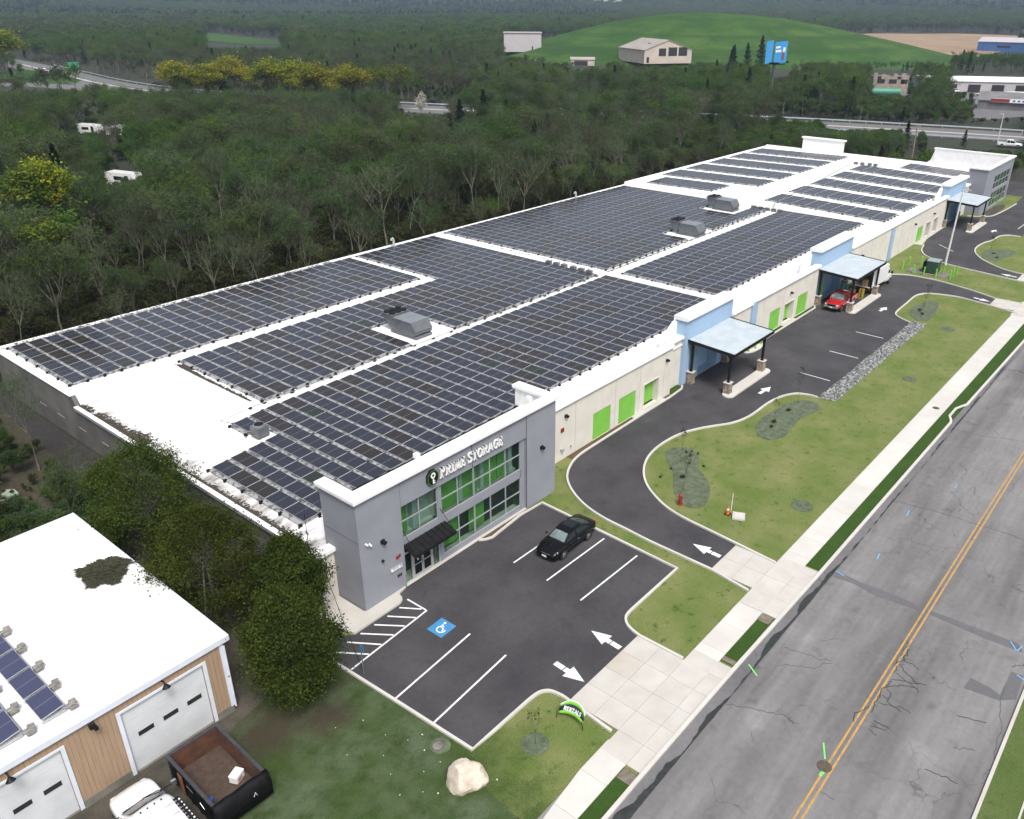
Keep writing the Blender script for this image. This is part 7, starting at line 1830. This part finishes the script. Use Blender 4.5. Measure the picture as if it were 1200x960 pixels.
PROTOS = {}
bark_mid = mat('olive bark', (0.085, 0.083, 0.06), 0.95, (0.05, 0.05, 0.036), 2.0, coords='obj', rand=.35)
def proto(kind, variants, barkm):
    out = []
    for (fn, a, kw) in variants:
        tr, cr = fn(*a, **kw); ms = a[2]
        out.append((tr.mesh('trunk', barkm), cr.mesh('crown', ms)))
    PROTOS[kind] = out
proto('grey', [(deciduous, (s, 12, [L_grey, L_grey, L_olive]), dict(per=60, base=(.26 if s % 2 else .18), spread=(.3 if s < 3 else .36), leaf=.16, size=(.4, 1.0), asp=.075, up_=1.1, lsize=.18)) for s in (1, 2, 3, 4)], bark_mid)
proto('olive', [(deciduous, (s, 12, [L_olive, L_green]), dict(leaf=.6, per=50)) for s in (11, 12, 13)], bark_mid)
proto('brown', [(deciduous, (s, 12, [L_brown, L_grey]), dict(leaf=.2, per=34)) for s in (21, 22)], bark_mid)
proto('open', [(deciduous, (s, 12, [L_grey]), dict(leaf=.06, per=22, spread=.27, base=.36, size=(.4, 1.0), asp=.06, up_=1.2)) for s in (31, 32)], bark)
proto('yellow', [(deciduous, (s, 13, [L_yellow, L_yg, L_yellow, L_olive]), dict(leaf=.95, per=110, lsize=.3, n_tip=70, open_=1.2)) for s in (41, 42)], bark)
proto('yg', [(deciduous, (s, 12, [L_yg, L_olive, L_olive]), dict(leaf=.85, per=60, lsize=.24)) for s in (51, 52)], bark)
proto('pine', [(conifer, (s, 12, [L_pine]), {}) for s in (61, 62)], bark_dark)
proto('bush', [(deciduous, (s, 3, [L_grey, L_grey, L_olive]), dict(leaf=.15, per=44, asp=.06, up_=.9, spread=.55, base=.12, open_=1.3, size=(.25, .6), lsize=.13)) for s in (71, 72)], bark_dark)
proto('greenbush', [(deciduous, (s, 3, [L_green, L_olive]), dict(leaf=.75, per=40, spread=.55, base=.12, open_=1.3, lsize=.16)) for s in (81, 82)], bark_dark)
proto('brownbush', [(deciduous, (s, 2.4, [L_brown, L_brown, L_olive]), dict(leaf=.2, per=24, spread=.6, base=.1, open_=1.4, size=(.3, .6))) for s in (91,)], bark_dark)
proto('midgrey', [(deciduous, (s, 12, [L_grey, L_olive]), dict(leaf=.5, per=30, n_tip=38, lsize=.3, size=(.4, .8), asp=.18)) for s in (141, 142)], bark)
# coarser versions for far away
proto('fargrey', [(deciduous, (s, 12, [L_grey, L_olive]), dict(leaf=.75, per=13, n_tip=34, lsize=.62, size=(.8, 1.3), asp=.25)) for s in (101, 102, 103)], bark)
proto('farolive', [(deciduous, (s, 12, [L_olive, L_green]), dict(leaf=.9, per=14, n_tip=34, lsize=.62)) for s in (111, 112)], bark)
proto('farbrown', [(deciduous, (s, 12, [L_brown, L_grey]), dict(leaf=.6, per=12, n_tip=34, lsize=.55, size=(.8, 1.3), asp=.25)) for s in (121,)], bark)
proto('farpine', [(conifer, (s, 12, [L_pine]), dict(n=420, size=1.0)) for s in (131,)], bark_dark)

def tree(kind, x, y, h, label, cat='tree', group=None, name=None, z=0.0, var=None, fat=1.0):
    v = PROTOS[kind]; tr, cr = v[var if var is not None else rng.randrange(len(v))]
    base = 3.0 if 'bush' in kind else 12.0
    base = 2.4 if kind == 'brownbush' else (13.0 if kind == 'yellow' else base)
    o = bpy.data.objects.new(name or ('bush' if 'bush' in kind else ('conifer_tree' if kind == 'pine' else 'tree')), None); COL.objects.link(o)
    o.location = (x, y, z); o.rotation_euler = (rng.uniform(-.06, .06), rng.uniform(-.06, .06), rng.uniform(0, 2 * PI)); s = h / base; o.scale = (s * fat, s * fat, s)
    tag(o, label, cat, group)
    for nm, me in (('trunk', tr), ('crown', cr)):
        c = bpy.data.objects.new(nm, me); COL.objects.link(c); c.parent = o
    return o

# --- the evergreens beside the garage
for i, (x, y, h, Rr, lab) in enumerate(((18.4, 48.2, 8.2, .43, 'big dense dark evergreen by the roof edge, furthest from the lot'), (17.5, 39.0, 7.6, .42, 'dense evergreen with a bare leaning stem, middle one beside the garage'),
                                        (17.0, 30.3, 6.9, .335, 'dense evergreen at the lot end of the garage row'), (20.3, 35.4, 6.0, .33, 'smaller evergreen tucked against the mossy building wall'))):
    tr, cr = cedar(200 + i, h, [L_cedar, L_cedar2, L_cedar], Rr, 40000)
    o = empty('evergreen_tree', (x, y, 0), 0, lab, 'tree', 'evergreens between garage and building'); tr.build('trunk', bark, o); cr.build('crown', [L_cedar, L_cedar2, L_cedar], o)
mb = MB(); mb.cyl((16.3, 38.2, 0), (16.7, 38.3, 2.4), .085, .07, 7); mb.cyl((16.7, 38.3, 2.4), (17.3, 38.9, 4.6), .07, .045, 7); tag(mb.build('leaning_stem', bark), 'pale bare leaning stem in front of the middle evergreen', 'tree stem')
# --- saplings on the lawns
sap = deciduous(300, 3.2, [L_brown], n_tip=16, per=5, spread=.16, size=(.2, .4), asp=.06, leaf=.05, base=.4)
sm_ = (sap[0].mesh('trunk', bark_dark), sap[1].mesh('crown', [L_brown]))
for (x, y, s, lab) in ((48.2, 25.8, 1.25, 'thin bare sapling in the grey mulch at the kerb bend'), (52.6, 28.6, .95, 'thin bare sapling at the wide end of the first mulch bed'), (68.2, 25.4, 1.2, 'thin reddish sapling in the mulch bed by the swale'), (63.0, 25.4, .9, 'thin bare sapling in the middle of the second mulch bed'), (99.9, 24.2, 1.1, 'thin bare sapling in the mulch bed near the driveway exit'), (104.6, 25.3, 1.0, 'thin bare sapling by the bend of the far kerb'), (134, 25.0, 1.1, 'thin bare sapling in the mulch bed of the far island'), (168, 32.2, 1.2, 'thin bare sapling before the far grey entrance'), (22.7, 18.97, .85, 'thin sapling in a round gravel ring by the street')):
    o = empty('sapling', (x, y, 0), rng.uniform(0, 6), lab, 'sapling', 'young trees on the lawns'); o.scale = (s, s, s); link('trunk', sm_[0], o); link('crown', sm_[1], o)
# low green tussocks in the beds
tm = MB(); q = random.Random(12)
for i in range(70): flake(tm, Vector((q.gauss(0, .12), q.gauss(0, .12), .12 + q.random() * .12)), .3, .2, q, 0, 1.5)
tme = tm.mesh('tussock', [L_green])
k_ = 0
for (bx, by, n, rx, ry) in ((50.5, 26.8, 5, 2.6, 1.5), (64.5, 25.0, 5, 4.0, .8), (102.5, 24.6, 3, 2.6, .7), (135, 24.4, 3, 2.4, .9)):
    for i in range(n):
        o = link('grass_tussock', tme, None, (bx + q.uniform(-rx, rx) * .8, by + q.uniform(-ry, ry) * .7 + (.5 if bx < 55 else 0), .03), (0, 0, q.uniform(0, 6))); s = q.uniform(.4, .8); o.scale = (s, s, s)
        tag(o, 'small green tussock planted in a grey mulch bed', 'plant', 'tussocks in the mulch beds')

# --- yellow trees and other marked ones
YL = 'bright yellow spring tree in the row before the highway, '
for i, (x, y, h, lab) in enumerate(((152, 284, 14.6, 'leftmost'), (160, 279, 13.8, 'second from the bend'), (172, 281, 15.6, 'tall, left of the middle'), (177, 271, 15.2, 'beside the tallest'), (183, 264, 14.6, 'in the middle'), (184, 252, 14.2, 'right of the middle'), (188, 241, 14, 'second from right'))):
    tree('yellow', x, y, h, YL + lab, group='yellow trees before the highway', fat=1.75)
for (x, y, h, lab) in ((197, 238, 15, 'olive yellow tree at the right end of the yellow row'), (191, 244, 12.8, 'olive yellow tree between the yellow row and the highway gap'), (200, 229, 14.6, 'olive yellow tree nearest the gap showing a dark car')): tree('yg', x, y, h, lab, fat=1.5)
tree('yellow', 156, 436, 21, 'round yellow tree beside the highway at the far left edge', fat=1.9); tree('yg', 146, 442, 19, 'yellow tree at the far left edge above the ramp', fat=1.4)
tree('yg', 41.0, 117, 14.0, 'yellow-green leafing tree left of the roof, among bare trees', fat=2.0, var=0); tree('yg', 37.5, 111, 11.0, 'lower yellow-green tree before the leafing one on the left', fat=1.8, var=1); tree('yellow', 42.5, 118.5, 14.5, 'yellow-topped tree just left of the solar roof', fat=1.0)
tree('yg', 109.5, 108.5, 9, 'small lime-leafed tree behind the middle of the roof', fat=1.0)
tree('yg', 24, 96, 7, 'low yellow-green tree near the roof corner at the left', fat=1.1)
tr, cr = deciduous(400, 9, [L_white], leaf=.9, per=30, lsize=.3, n_tip=40); o = empty('blossom_tree', (178, 193, 0), 0, 'white blossoming tree by the highway strip', 'tree'); tr.build('trunk', bark, o); cr.build('crown', [L_white], o)
for (x, y, h, lab) in ((421, 219, 15, 'dark conifer in a clump below the mound, leftmost'), (427, 222, 14, 'dark conifer in a clump below the mound, behind the leftmost'), (424, 212, 16, 'dark conifer in the middle of the clump below the mound'), (417, 218, 13, 'short dark conifer of the clump below the mound'), (442, 214, 19, 'lone broad dark conifer left of the blue billboard'), (68, 250, 9, 'dark conifer pair by the ramp, left one'), (71, 246, 8.5, 'dark conifer pair by the ramp, right one'), (50, 252, 11, 'tall ragged conifer at the left edge by the ramp'), (58, 180, 10, 'dark conifer among bare trees left of the lone camper'), (62, 174, 9.5, 'dark conifer beside the lone camper trailer'), (222, 66, 8, 'dark ivy-clad stump tree near the utility pole'), (240, 57, 5, 'small dark conifer by the highway verge')):
    tree('pine', x, y, h, lab, fat=1.2)
tree('open', 180, 95, 10, 'pale bare trunk standing at the far back corner of the roof', var=0)

# --- where planting is open ground
def near_line(x, y, line, d):
    for i in range(0, len(line) - 1, 2):
        a, b = line[i], line[min(i + 2, len(line) - 1)]
        dx, dy = b[0] - a[0], b[1] - a[1]; t = max(0, min(1, ((x - a[0]) * dx + (y - a[1]) * dy) / (dx * dx + dy * dy + 1e-9)))
        if math.hypot(x - a[0] - t * dx, y - a[1] - t * dy) < d: return True
    return False
BLD = [(464, 400, 20), (452, 287, 26), (428, 322, 11), (816, 172, 32), (424, 86, 30), (400, 100, 26), (352, 68, 22), (384, 124, 14), (366, 121, 10), (311, 145, 5), (104, 243, 3), (108, 236, 3.5), (76, 168, 3.5), (54, 165, 3), (57, 163, 3), (2050, 1480, 90)]
def free(x, y):
    if -40 < x < 184.5 and -12 < y < 86.5: 
        if not (x < 19.5 and y > 51): return False
    if y < 36 and x < 260: return False
    if near_line(x, y, hw, 14) or near_line(x, y, ramp, 9): return False
    if mound_h(x, y) > 1.5: return False
    for (a, b, r_) in BLD:
        if math.hypot(x - a, y - b) < r_: return False
    return True
# sight lines that stay open in the real place: (u0, u1, v0, v1) strips of ground seen clear of crowns
SIGHT = [(30, 100, 77, 93), (95, 130, 91, 97), (-20, 95, 93, 103), (130, 186, 94, 101), (474, 523, 120, 135), (95, 122, 151, 153), (130, 160, 206, 208), (594, 640, 47, 66), (741, 806, 52, 76), (676, 704, 66, 77), (640, 1110, 14, 72), (1005, 1146, 38, 60),
         (1147, 1200, 45, 62), (1120, 1200, 88, 108), (1140, 1200, 112, 138), (965, 1200, 146, 152), (188, 462, 74, 104, 318), (8, 92, 196, 290, 112), (1085, 1200, 158, 176), (1022, 1062, 86, 112), (902, 924, 47, 90), (245, 330, 42, 55), (1060, 1075, 148, 186)]
def sight_ok(x, y, h, slack=0.0):
    a = view(x, y, 0); b = view(x, y, h * .93)
    if a is None or b is None: return True
    w = h * .3 * 970 / math.hypot(x, y)
    for (u0, u1, v0, v1, *md_) in SIGHT:
        if md_ and math.hypot(x, y) > md_[0]: continue
        if a[0] + w > u0 and a[0] - w < u1 and b[1] < v1 and a[1] > v0: return False
    return True
def in_sector(x, y, m=140):
    a = view(x, y, 6)
    return a is not None and -m < a[0] < 1200 + m and a[1] < 1000

q = random.Random(77)
cands = []
def kind_at(x, y):
    if y < 107 and x < 184:
        t = q.random(); return 'open' if t < .5 else ('grey' if t < .8 else ('brown' if t < .93 else 'olive'))
    n = mnoise.noise(Vector((x * .014, y * .014, 1.7))); n2 = mnoise.noise(Vector((x * .03 + 40, y * .03, 8.1)))
    t = q.random()
    if n2 > .42 and t < .5: return 'pine'
    if n > .14: return 'olive' if t < .65 else 'grey'
    if n < -.34: return 'brown' if t < .6 else 'open'
    if t < .2: return 'olive'
    if t < .26: return 'brown'
    if t < .33: return 'open'
    return 'grey'
# near wood, planted on a jittered grid
cell = 5.2
gx = -80
while gx < 330:
    gy = 40
    while gy < 330:
        x = gx + q.uniform(0, cell); y = gy + q.uniform(0, cell); gy += cell
        D = math.hypot(x, y)
        if D > 310 or not in_sector(x, y) or not free(x, y): continue
        if D > 200 and q.random() < .12 and not near_line(x, y, hw, 45): continue
        h = q.choice((q.uniform(6, 9), q.uniform(9, 13), q.uniform(10, 14.5)))
        if x > 183 and y < 150 and view(x, y, 0)[0] > 905: h = q.uniform(3.2, 6.5)
        if y < 90: h = q.uniform(6, 9.5)
        if x < 21 and y < 90: h = q.uniform(5, 9)
        if x > 150 and 84 < y < 100: h *= .6
        ok = False
        for k in (1, .72, .5, .34):
            if sight_ok(x, y, h * k): h *= k; ok = True; break
        if not ok: continue
        cands.append((D / h, x, y, h, kind_at(x, y)))
    gx += cell
cands.sort()
LBL = {'grey': ('bare grey-green tree standing in the wood behind the storage building', 'bare trees in the wood'), 'olive': ('tree with sparse olive spring leaves in the wood behind the storage building', 'olive trees in the wood'),
       'brown': ('bare brown-twigged tree in the wood behind the storage building', 'brown trees in the wood'), 'open': ('gaunt pale-limbed bare tree in the wood behind the storage building', 'gaunt trees in the wood'), 'pine': ('dark conifer scattered in the wood behind the storage building', 'conifers in the wood')}
stuff_pts = {'grey': [], 'olive': [], 'brown': [], 'pine': []}
for i, (_, x, y, h, k) in enumerate(cands):
    if i < 272:
        if h < 4.6:
            k2 = 'greenbush' if x > 150 else 'bush'
            tree(k2, x, y, h, 'leafy green shrub on the bank behind the far roof' if x > 150 else 'grey-green brush between the garage and the wood', 'shrub', 'shrubs on the bank' if x > 150 else 'brush by the wood edge', fat=1.3)
        else: tree(k, x, y, h, LBL[k][0], group=LBL[k][1], fat=q.uniform(.85, 1.4))
    else: stuff_pts[{'open': 'grey'}.get(k, k)].append((x, y, 0, h / 12, q.uniform(.95, 1.25)))
print('near trees', len(cands))
far_pts = {'fargrey': [], 'farolive': [], 'farbrown': [], 'farpine': []}
mid_pts = []; mid_ol = []; mid_br = []
def scatter(d0, d1, n, sc, flat_):
    for i in range(n):
        D = math.sqrt(q.uniform(d0 * d0, d1 * d1)); a = R(q.uniform(1, 77)); x, y = D * math.cos(a), D * math.sin(a)
        if not in_sector(x, y, 60) or not free(x, y): continue
        if 690 < x < 1350 and 170 < y < 440 and D < 1350:
            if 700 + 0 < x < 1300 and 185 < y < 425: continue
        if 430 < x < 560 and 640 < y < 950 and x > 430 + (y - 640) * .1 and x < 500 + (y - 640) * .2: continue
        z = max(0, terrain(x, y)); s = sc * q.uniform(.75, 1.25)
        if not sight_ok(x, y, 12 * s * flat_ + z) and D < 900:
            if sight_ok(x, y, 12 * s * flat_ * .45): s *= .45
            else: continue
        n1 = mnoise.noise(Vector((x * .004, y * .004, 2.2))); n2 = mnoise.noise(Vector((x * .0016, y * .0016, 9.4)))
        t = q.random(); pine_band = D > 1500 and n2 > -.02
        if pine_band and t < .7: k = 'farpine'
        elif t < .04: k = 'farpine'
        elif n1 > .15: k = 'farolive' if t < .6 else 'fargrey'
        elif n1 < -.2: k = 'farbrown' if t < .5 else 'fargrey'
        else: k = 'fargrey' if t < .7 else ('farolive' if t < .88 else 'farbrown')
        if D < 700 and k in ('farolive', 'farbrown'): (mid_ol if k == 'farolive' else mid_br).append((x, y, z, s, flat_)); continue
        if D < 700 and k == 'fargrey': mid_pts.append((x, y, z, s, flat_)); continue
        far_pts[k].append((x, y, z, s, flat_))
scatter(290, 640, 7000, .9, 1.0)
scatter(600, 1200, 14000, 1.25, .8)
scatter(1150, 2400, 22000, 1.9, .62)
scatter(2300, 5200, 20000, 3.2, .5)

def instancer(name, pts, kinds, label, cat, near=False):
    """one object: tree copies standing on scattered points"""
    me = bpy.data.meshes.new(name); me.from_pydata([p[:3] for p in pts], [], [])
    for nm, ty in (('size', 'FLOAT_VECTOR'), ('turn', 'FLOAT'), ('kindno', 'INT')): me.attributes.new(nm, ty, 'POINT')
    a, b, c = me.attributes['size'], me.attributes['turn'], me.attributes['kindno']
    a.data.foreach_set('vector', [v for p in pts for v in ((p[3] * p[4], p[3] * p[4], p[3]) if near else (p[3], p[3], p[3] * p[4]))])
    b.data.foreach_set('value', [q.uniform(0, 2 * PI) for _ in pts]); c.data.foreach_set('value', [q.randrange(len(kinds)) for _ in pts])
    o = bpy.data.objects.new(name, me); COL.objects.link(o)
    ng = bpy.data.node_groups.new(name + ' planting', 'GeometryNodeTree')
    ng.interface.new_socket('Geometry', in_out='INPUT', socket_type='NodeSocketGeometry'); ng.interface.new_socket('Geometry', in_out='OUTPUT', socket_type='NodeSocketGeometry')
    N = ng.nodes; Lk = ng.links
    gi = N.new('NodeGroupInput'); go = N.new('NodeGroupOutput')
    iop = N.new('GeometryNodeInstanceOnPoints'); iop.inputs['Pick Instance'].default_value = True
    jn = N.new('GeometryNodeJoinGeometry')
    for (to, co) in reversed(kinds):
        j2 = N.new('GeometryNodeJoinGeometry')
        for ob in (to, co):
            oi = N.new('GeometryNodeObjectInfo'); oi.transform_space = 'ORIGINAL'; oi.inputs['Object'].default_value = ob; Lk.new(oi.outputs['Geometry'], j2.inputs[0])
        gti = N.new('GeometryNodeGeometryToInstance'); Lk.new(j2.outputs[0], gti.inputs[0]); Lk.new(gti.outputs[0], jn.inputs[0])
    def attr(nm, ty):
        n_ = N.new('GeometryNodeInputNamedAttribute'); n_.data_type = ty; n_.inputs['Name'].default_value = nm; return n_.outputs[0]
    cx = N.new('ShaderNodeCombineXYZ'); Lk.new(attr('turn', 'FLOAT'), cx.inputs[2])
    e2r = N.new('FunctionNodeEulerToRotation'); Lk.new(cx.outputs[0], e2r.inputs[0])
    Lk.new(gi.outputs[0], iop.inputs['Points']); Lk.new(jn.outputs[0], iop.inputs['Instance']); Lk.new(attr('kindno', 'INT'), iop.inputs['Instance Index'])
    Lk.new(e2r.outputs[0], iop.inputs['Rotation']); Lk.new(attr('size', 'FLOAT_VECTOR'), iop.inputs['Scale'])
    Lk.new(iop.outputs[0], go.inputs[0])
    md = o.modifiers.new('planting', 'NODES'); md.node_group = ng
    return tag(o, label, cat, kind='stuff')
SPOT = {'grey': (96, 103), 'open': (120, 101), 'olive': (84, 106), 'brown': (70, 101), 'pine': (140, 118), 'fargrey': (120, 330), 'midgrey': (110, 320), 'farolive': (140, 350), 'farbrown': (132, 338), 'farpine': (127, 352),
        'brownbush': (60, 90), 'bush': (90, 89.5), 'greenbush': (190, 70)}
SAYS = {'far': 'a tall tree in the dense wood between the campers and the highway', 'brownbush': 'low brown bramble bush at the foot of the back wall', 'bush': 'low grey-green bush at the foot of the back wall', 'greenbush': 'low green bush on the bank behind the far roof'}
PICKED = {}
def pobj(kind, i):
    """a tree that stands in the scene supplies the foliage of the planted masses"""
    if (kind, i) not in PICKED:
        x, y = SPOT[kind]
        far = kind[:3] in ('far', 'mid'); bushy = 'bush' in kind
        lab = SAYS['far'] if far else SAYS.get(kind, LBL[kind][0] if kind in LBL else kind)
        gp = ('trees between campers and highway' if far else ('bushes by the back wall' if kind in ('bush', 'brownbush') else 'bushes on the bank')) if (far or bushy) else LBL[kind][1]
        o = tree(kind, x + 7.3 * i, y + 2.1 * i, (1.6 if bushy else rng.uniform(10, 12.5)), lab, cat='shrub' if bushy else 'tree', group=gp, var=i)
        PICKED[(kind, i)] = tuple(c for c in reversed(list(bpy.data.objects)) if c.parent == o)
    ks = PICKED[(kind, i)]
    return ks
def kinds(*ks): return [pobj(k, i) for k in ks for i in range(len(PROTOS[k]))]
instancer('bare_woodland', stuff_pts['grey'], kinds('grey', 'open'), 'bare grey-green wood reading as one mass beyond the nearest trees', 'wood', True)
instancer('leafing_woodland', stuff_pts['olive'], kinds('olive'), 'patches of olive spring foliage in the wood beyond the nearest trees', 'wood', True)
instancer('brown_woodland', stuff_pts['brown'] or [(0, 0, -50, .1, 1)], kinds('brown'), 'brown bare wood beyond the nearest trees', 'wood', True)
if stuff_pts['pine']: instancer('conifer_woodland', stuff_pts['pine'], kinds('pine'), 'dark conifers mixed into the wood beyond the nearest trees', 'wood', True)
instancer('far_forest', far_pts['fargrey'], kinds('fargrey'), 'endless grey-green forest out to the horizon', 'forest')
instancer('middle_forest', mid_pts, kinds('midgrey'), 'grey-green bare wood on both sides of the highway', 'wood')
instancer('middle_leafing_forest', mid_ol, kinds('olive'), 'olive leafing wood on both sides of the highway', 'wood')
instancer('middle_brown_forest', mid_br, kinds('brown'), 'brown bare wood on both sides of the highway', 'wood')
instancer('far_leafing_forest', far_pts['farolive'], kinds('farolive'), 'greener patches in the forest out to the horizon', 'forest')
instancer('far_brown_forest', far_pts['farbrown'], kinds('farbrown'), 'brownish bare patches in the forest out to the horizon', 'forest')
instancer('far_conifer_forest', far_pts['farpine'], kinds('farpine'), 'dark conifer belts in the forest near the horizon', 'forest')
# undergrowth: brush on the wood floor near the building, green scrub on the bank by the highway
ug = []; ug2 = []
for i in range(9000):
    x = q.uniform(-40, 185); y = 84.8 + abs(q.gauss(0, 26)) if q.random() < .8 else q.uniform(50, 130)
    if not free(x, y) and not (22 < x < 184 and 84.6 < y < 88): continue
    if not in_sector(x, y) or math.hypot(x, y) > 260: continue
    h = q.uniform(.5, 1.6) if y < 92 else q.uniform(.8, 3.2)
    ug.append((x, y, 0, h / 2.4, 1.2))
for i in range(3600):
    x = q.uniform(182, 264); y = q.uniform(38, 140)
    if near_line(x, y, hw, 11.2): continue
    h = q.uniform(1.0, 3.8)
    if not sight_ok(x, y, h): h *= .45
    if not sight_ok(x, y, h): continue
    ug2.append((x, y, 0, h / 3, 1.4))
for i in range(5000):
    x = q.uniform(275, 440); y = q.uniform(-20, 230); h = q.uniform(1.2, 4.2)
    if not free(x, y): continue
    if not sight_ok(x, y, h): h *= .4
    if not sight_ok(x, y, h): continue
    ug2.append((x, y, 0, h / 3, 1.5))
for i in range(4200):       # shrub layer between the trees of the wood
    x = q.uniform(20, 270); y = q.uniform(112, 330); h = q.uniform(1.2, 3.6)
    if not free(x, y) or not in_sector(x, y, 60): continue
    if not sight_ok(x, y, h): h = 1.0
    ug2.append((x, y, 0, h / 3, 1.4))
ug3 = []
for i in range(2300):
    x = q.uniform(-25, 19.6); y = q.uniform(50.5, 92)
    h = q.uniform(.7, 3.2) if x < 18 else q.uniform(.4, 1.2)
    if x > 10.5 and 59.5 < y < 65: h = min(h, .5)
    ug3.append((x, y, 0, h / 3, 1.3))
instancer('undergrowth', ug, kinds('brownbush'), 'low brown brush covering the wood floor behind the building', 'undergrowth', True)
instancer('brush', ug3, kinds('bush'), 'tangled grey-green brush between the garage and the wood', 'brush', True)
instancer('green_scrub', ug2, kinds('greenbush', 'bush'), 'low green scrub on the bank by the highway and beside the building', 'scrub', True)
# pale dry reeds behind the far roof corner
rd = MB()
for i in range(3500):
    x = q.uniform(127, 172); y = 84.2 + abs(q.gauss(0, 2.6)); flake(rd, Vector((x, y, .5 + q.random() * 1.3)), q.uniform(.5, 1.1), .08, q, q.randrange(2), 1.6)
tag(rd.build('dry_reeds', [leaf_mat('straw reeds', (.3, .27, .19), .1), L_grey]), 'pale dry reeds along the back of the far roof', 'reeds', kind='stuff')

# ------------------------------------------------------------------ air
hz = MB(); hz.box(-400, 9000, -4500, 9000, -40, 190); ho = hz.build('haze', [])
hm = bpy.data.materials.new('air'); hm.use_nodes = True; hn = hm.node_tree
for n_ in list(hn.nodes):
    if n_.type != 'OUTPUT_MATERIAL': hn.nodes.remove(n_)
pv = hn.nodes.new('ShaderNodeVolumePrincipled'); pv.inputs['Color'].default_value = (.55, .7, .9, 1); pv.inputs['Density'].default_value = 0.00016; pv.inputs['Anisotropy'].default_value = .2
hn.links.new(pv.outputs[0], [n_ for n_ in hn.nodes if n_.type == 'OUTPUT_MATERIAL'][0].inputs['Volume'])
ho.data.materials.append(hm); tag(ho, 'thin bluish air over the whole scene', 'haze', kind='stuff')
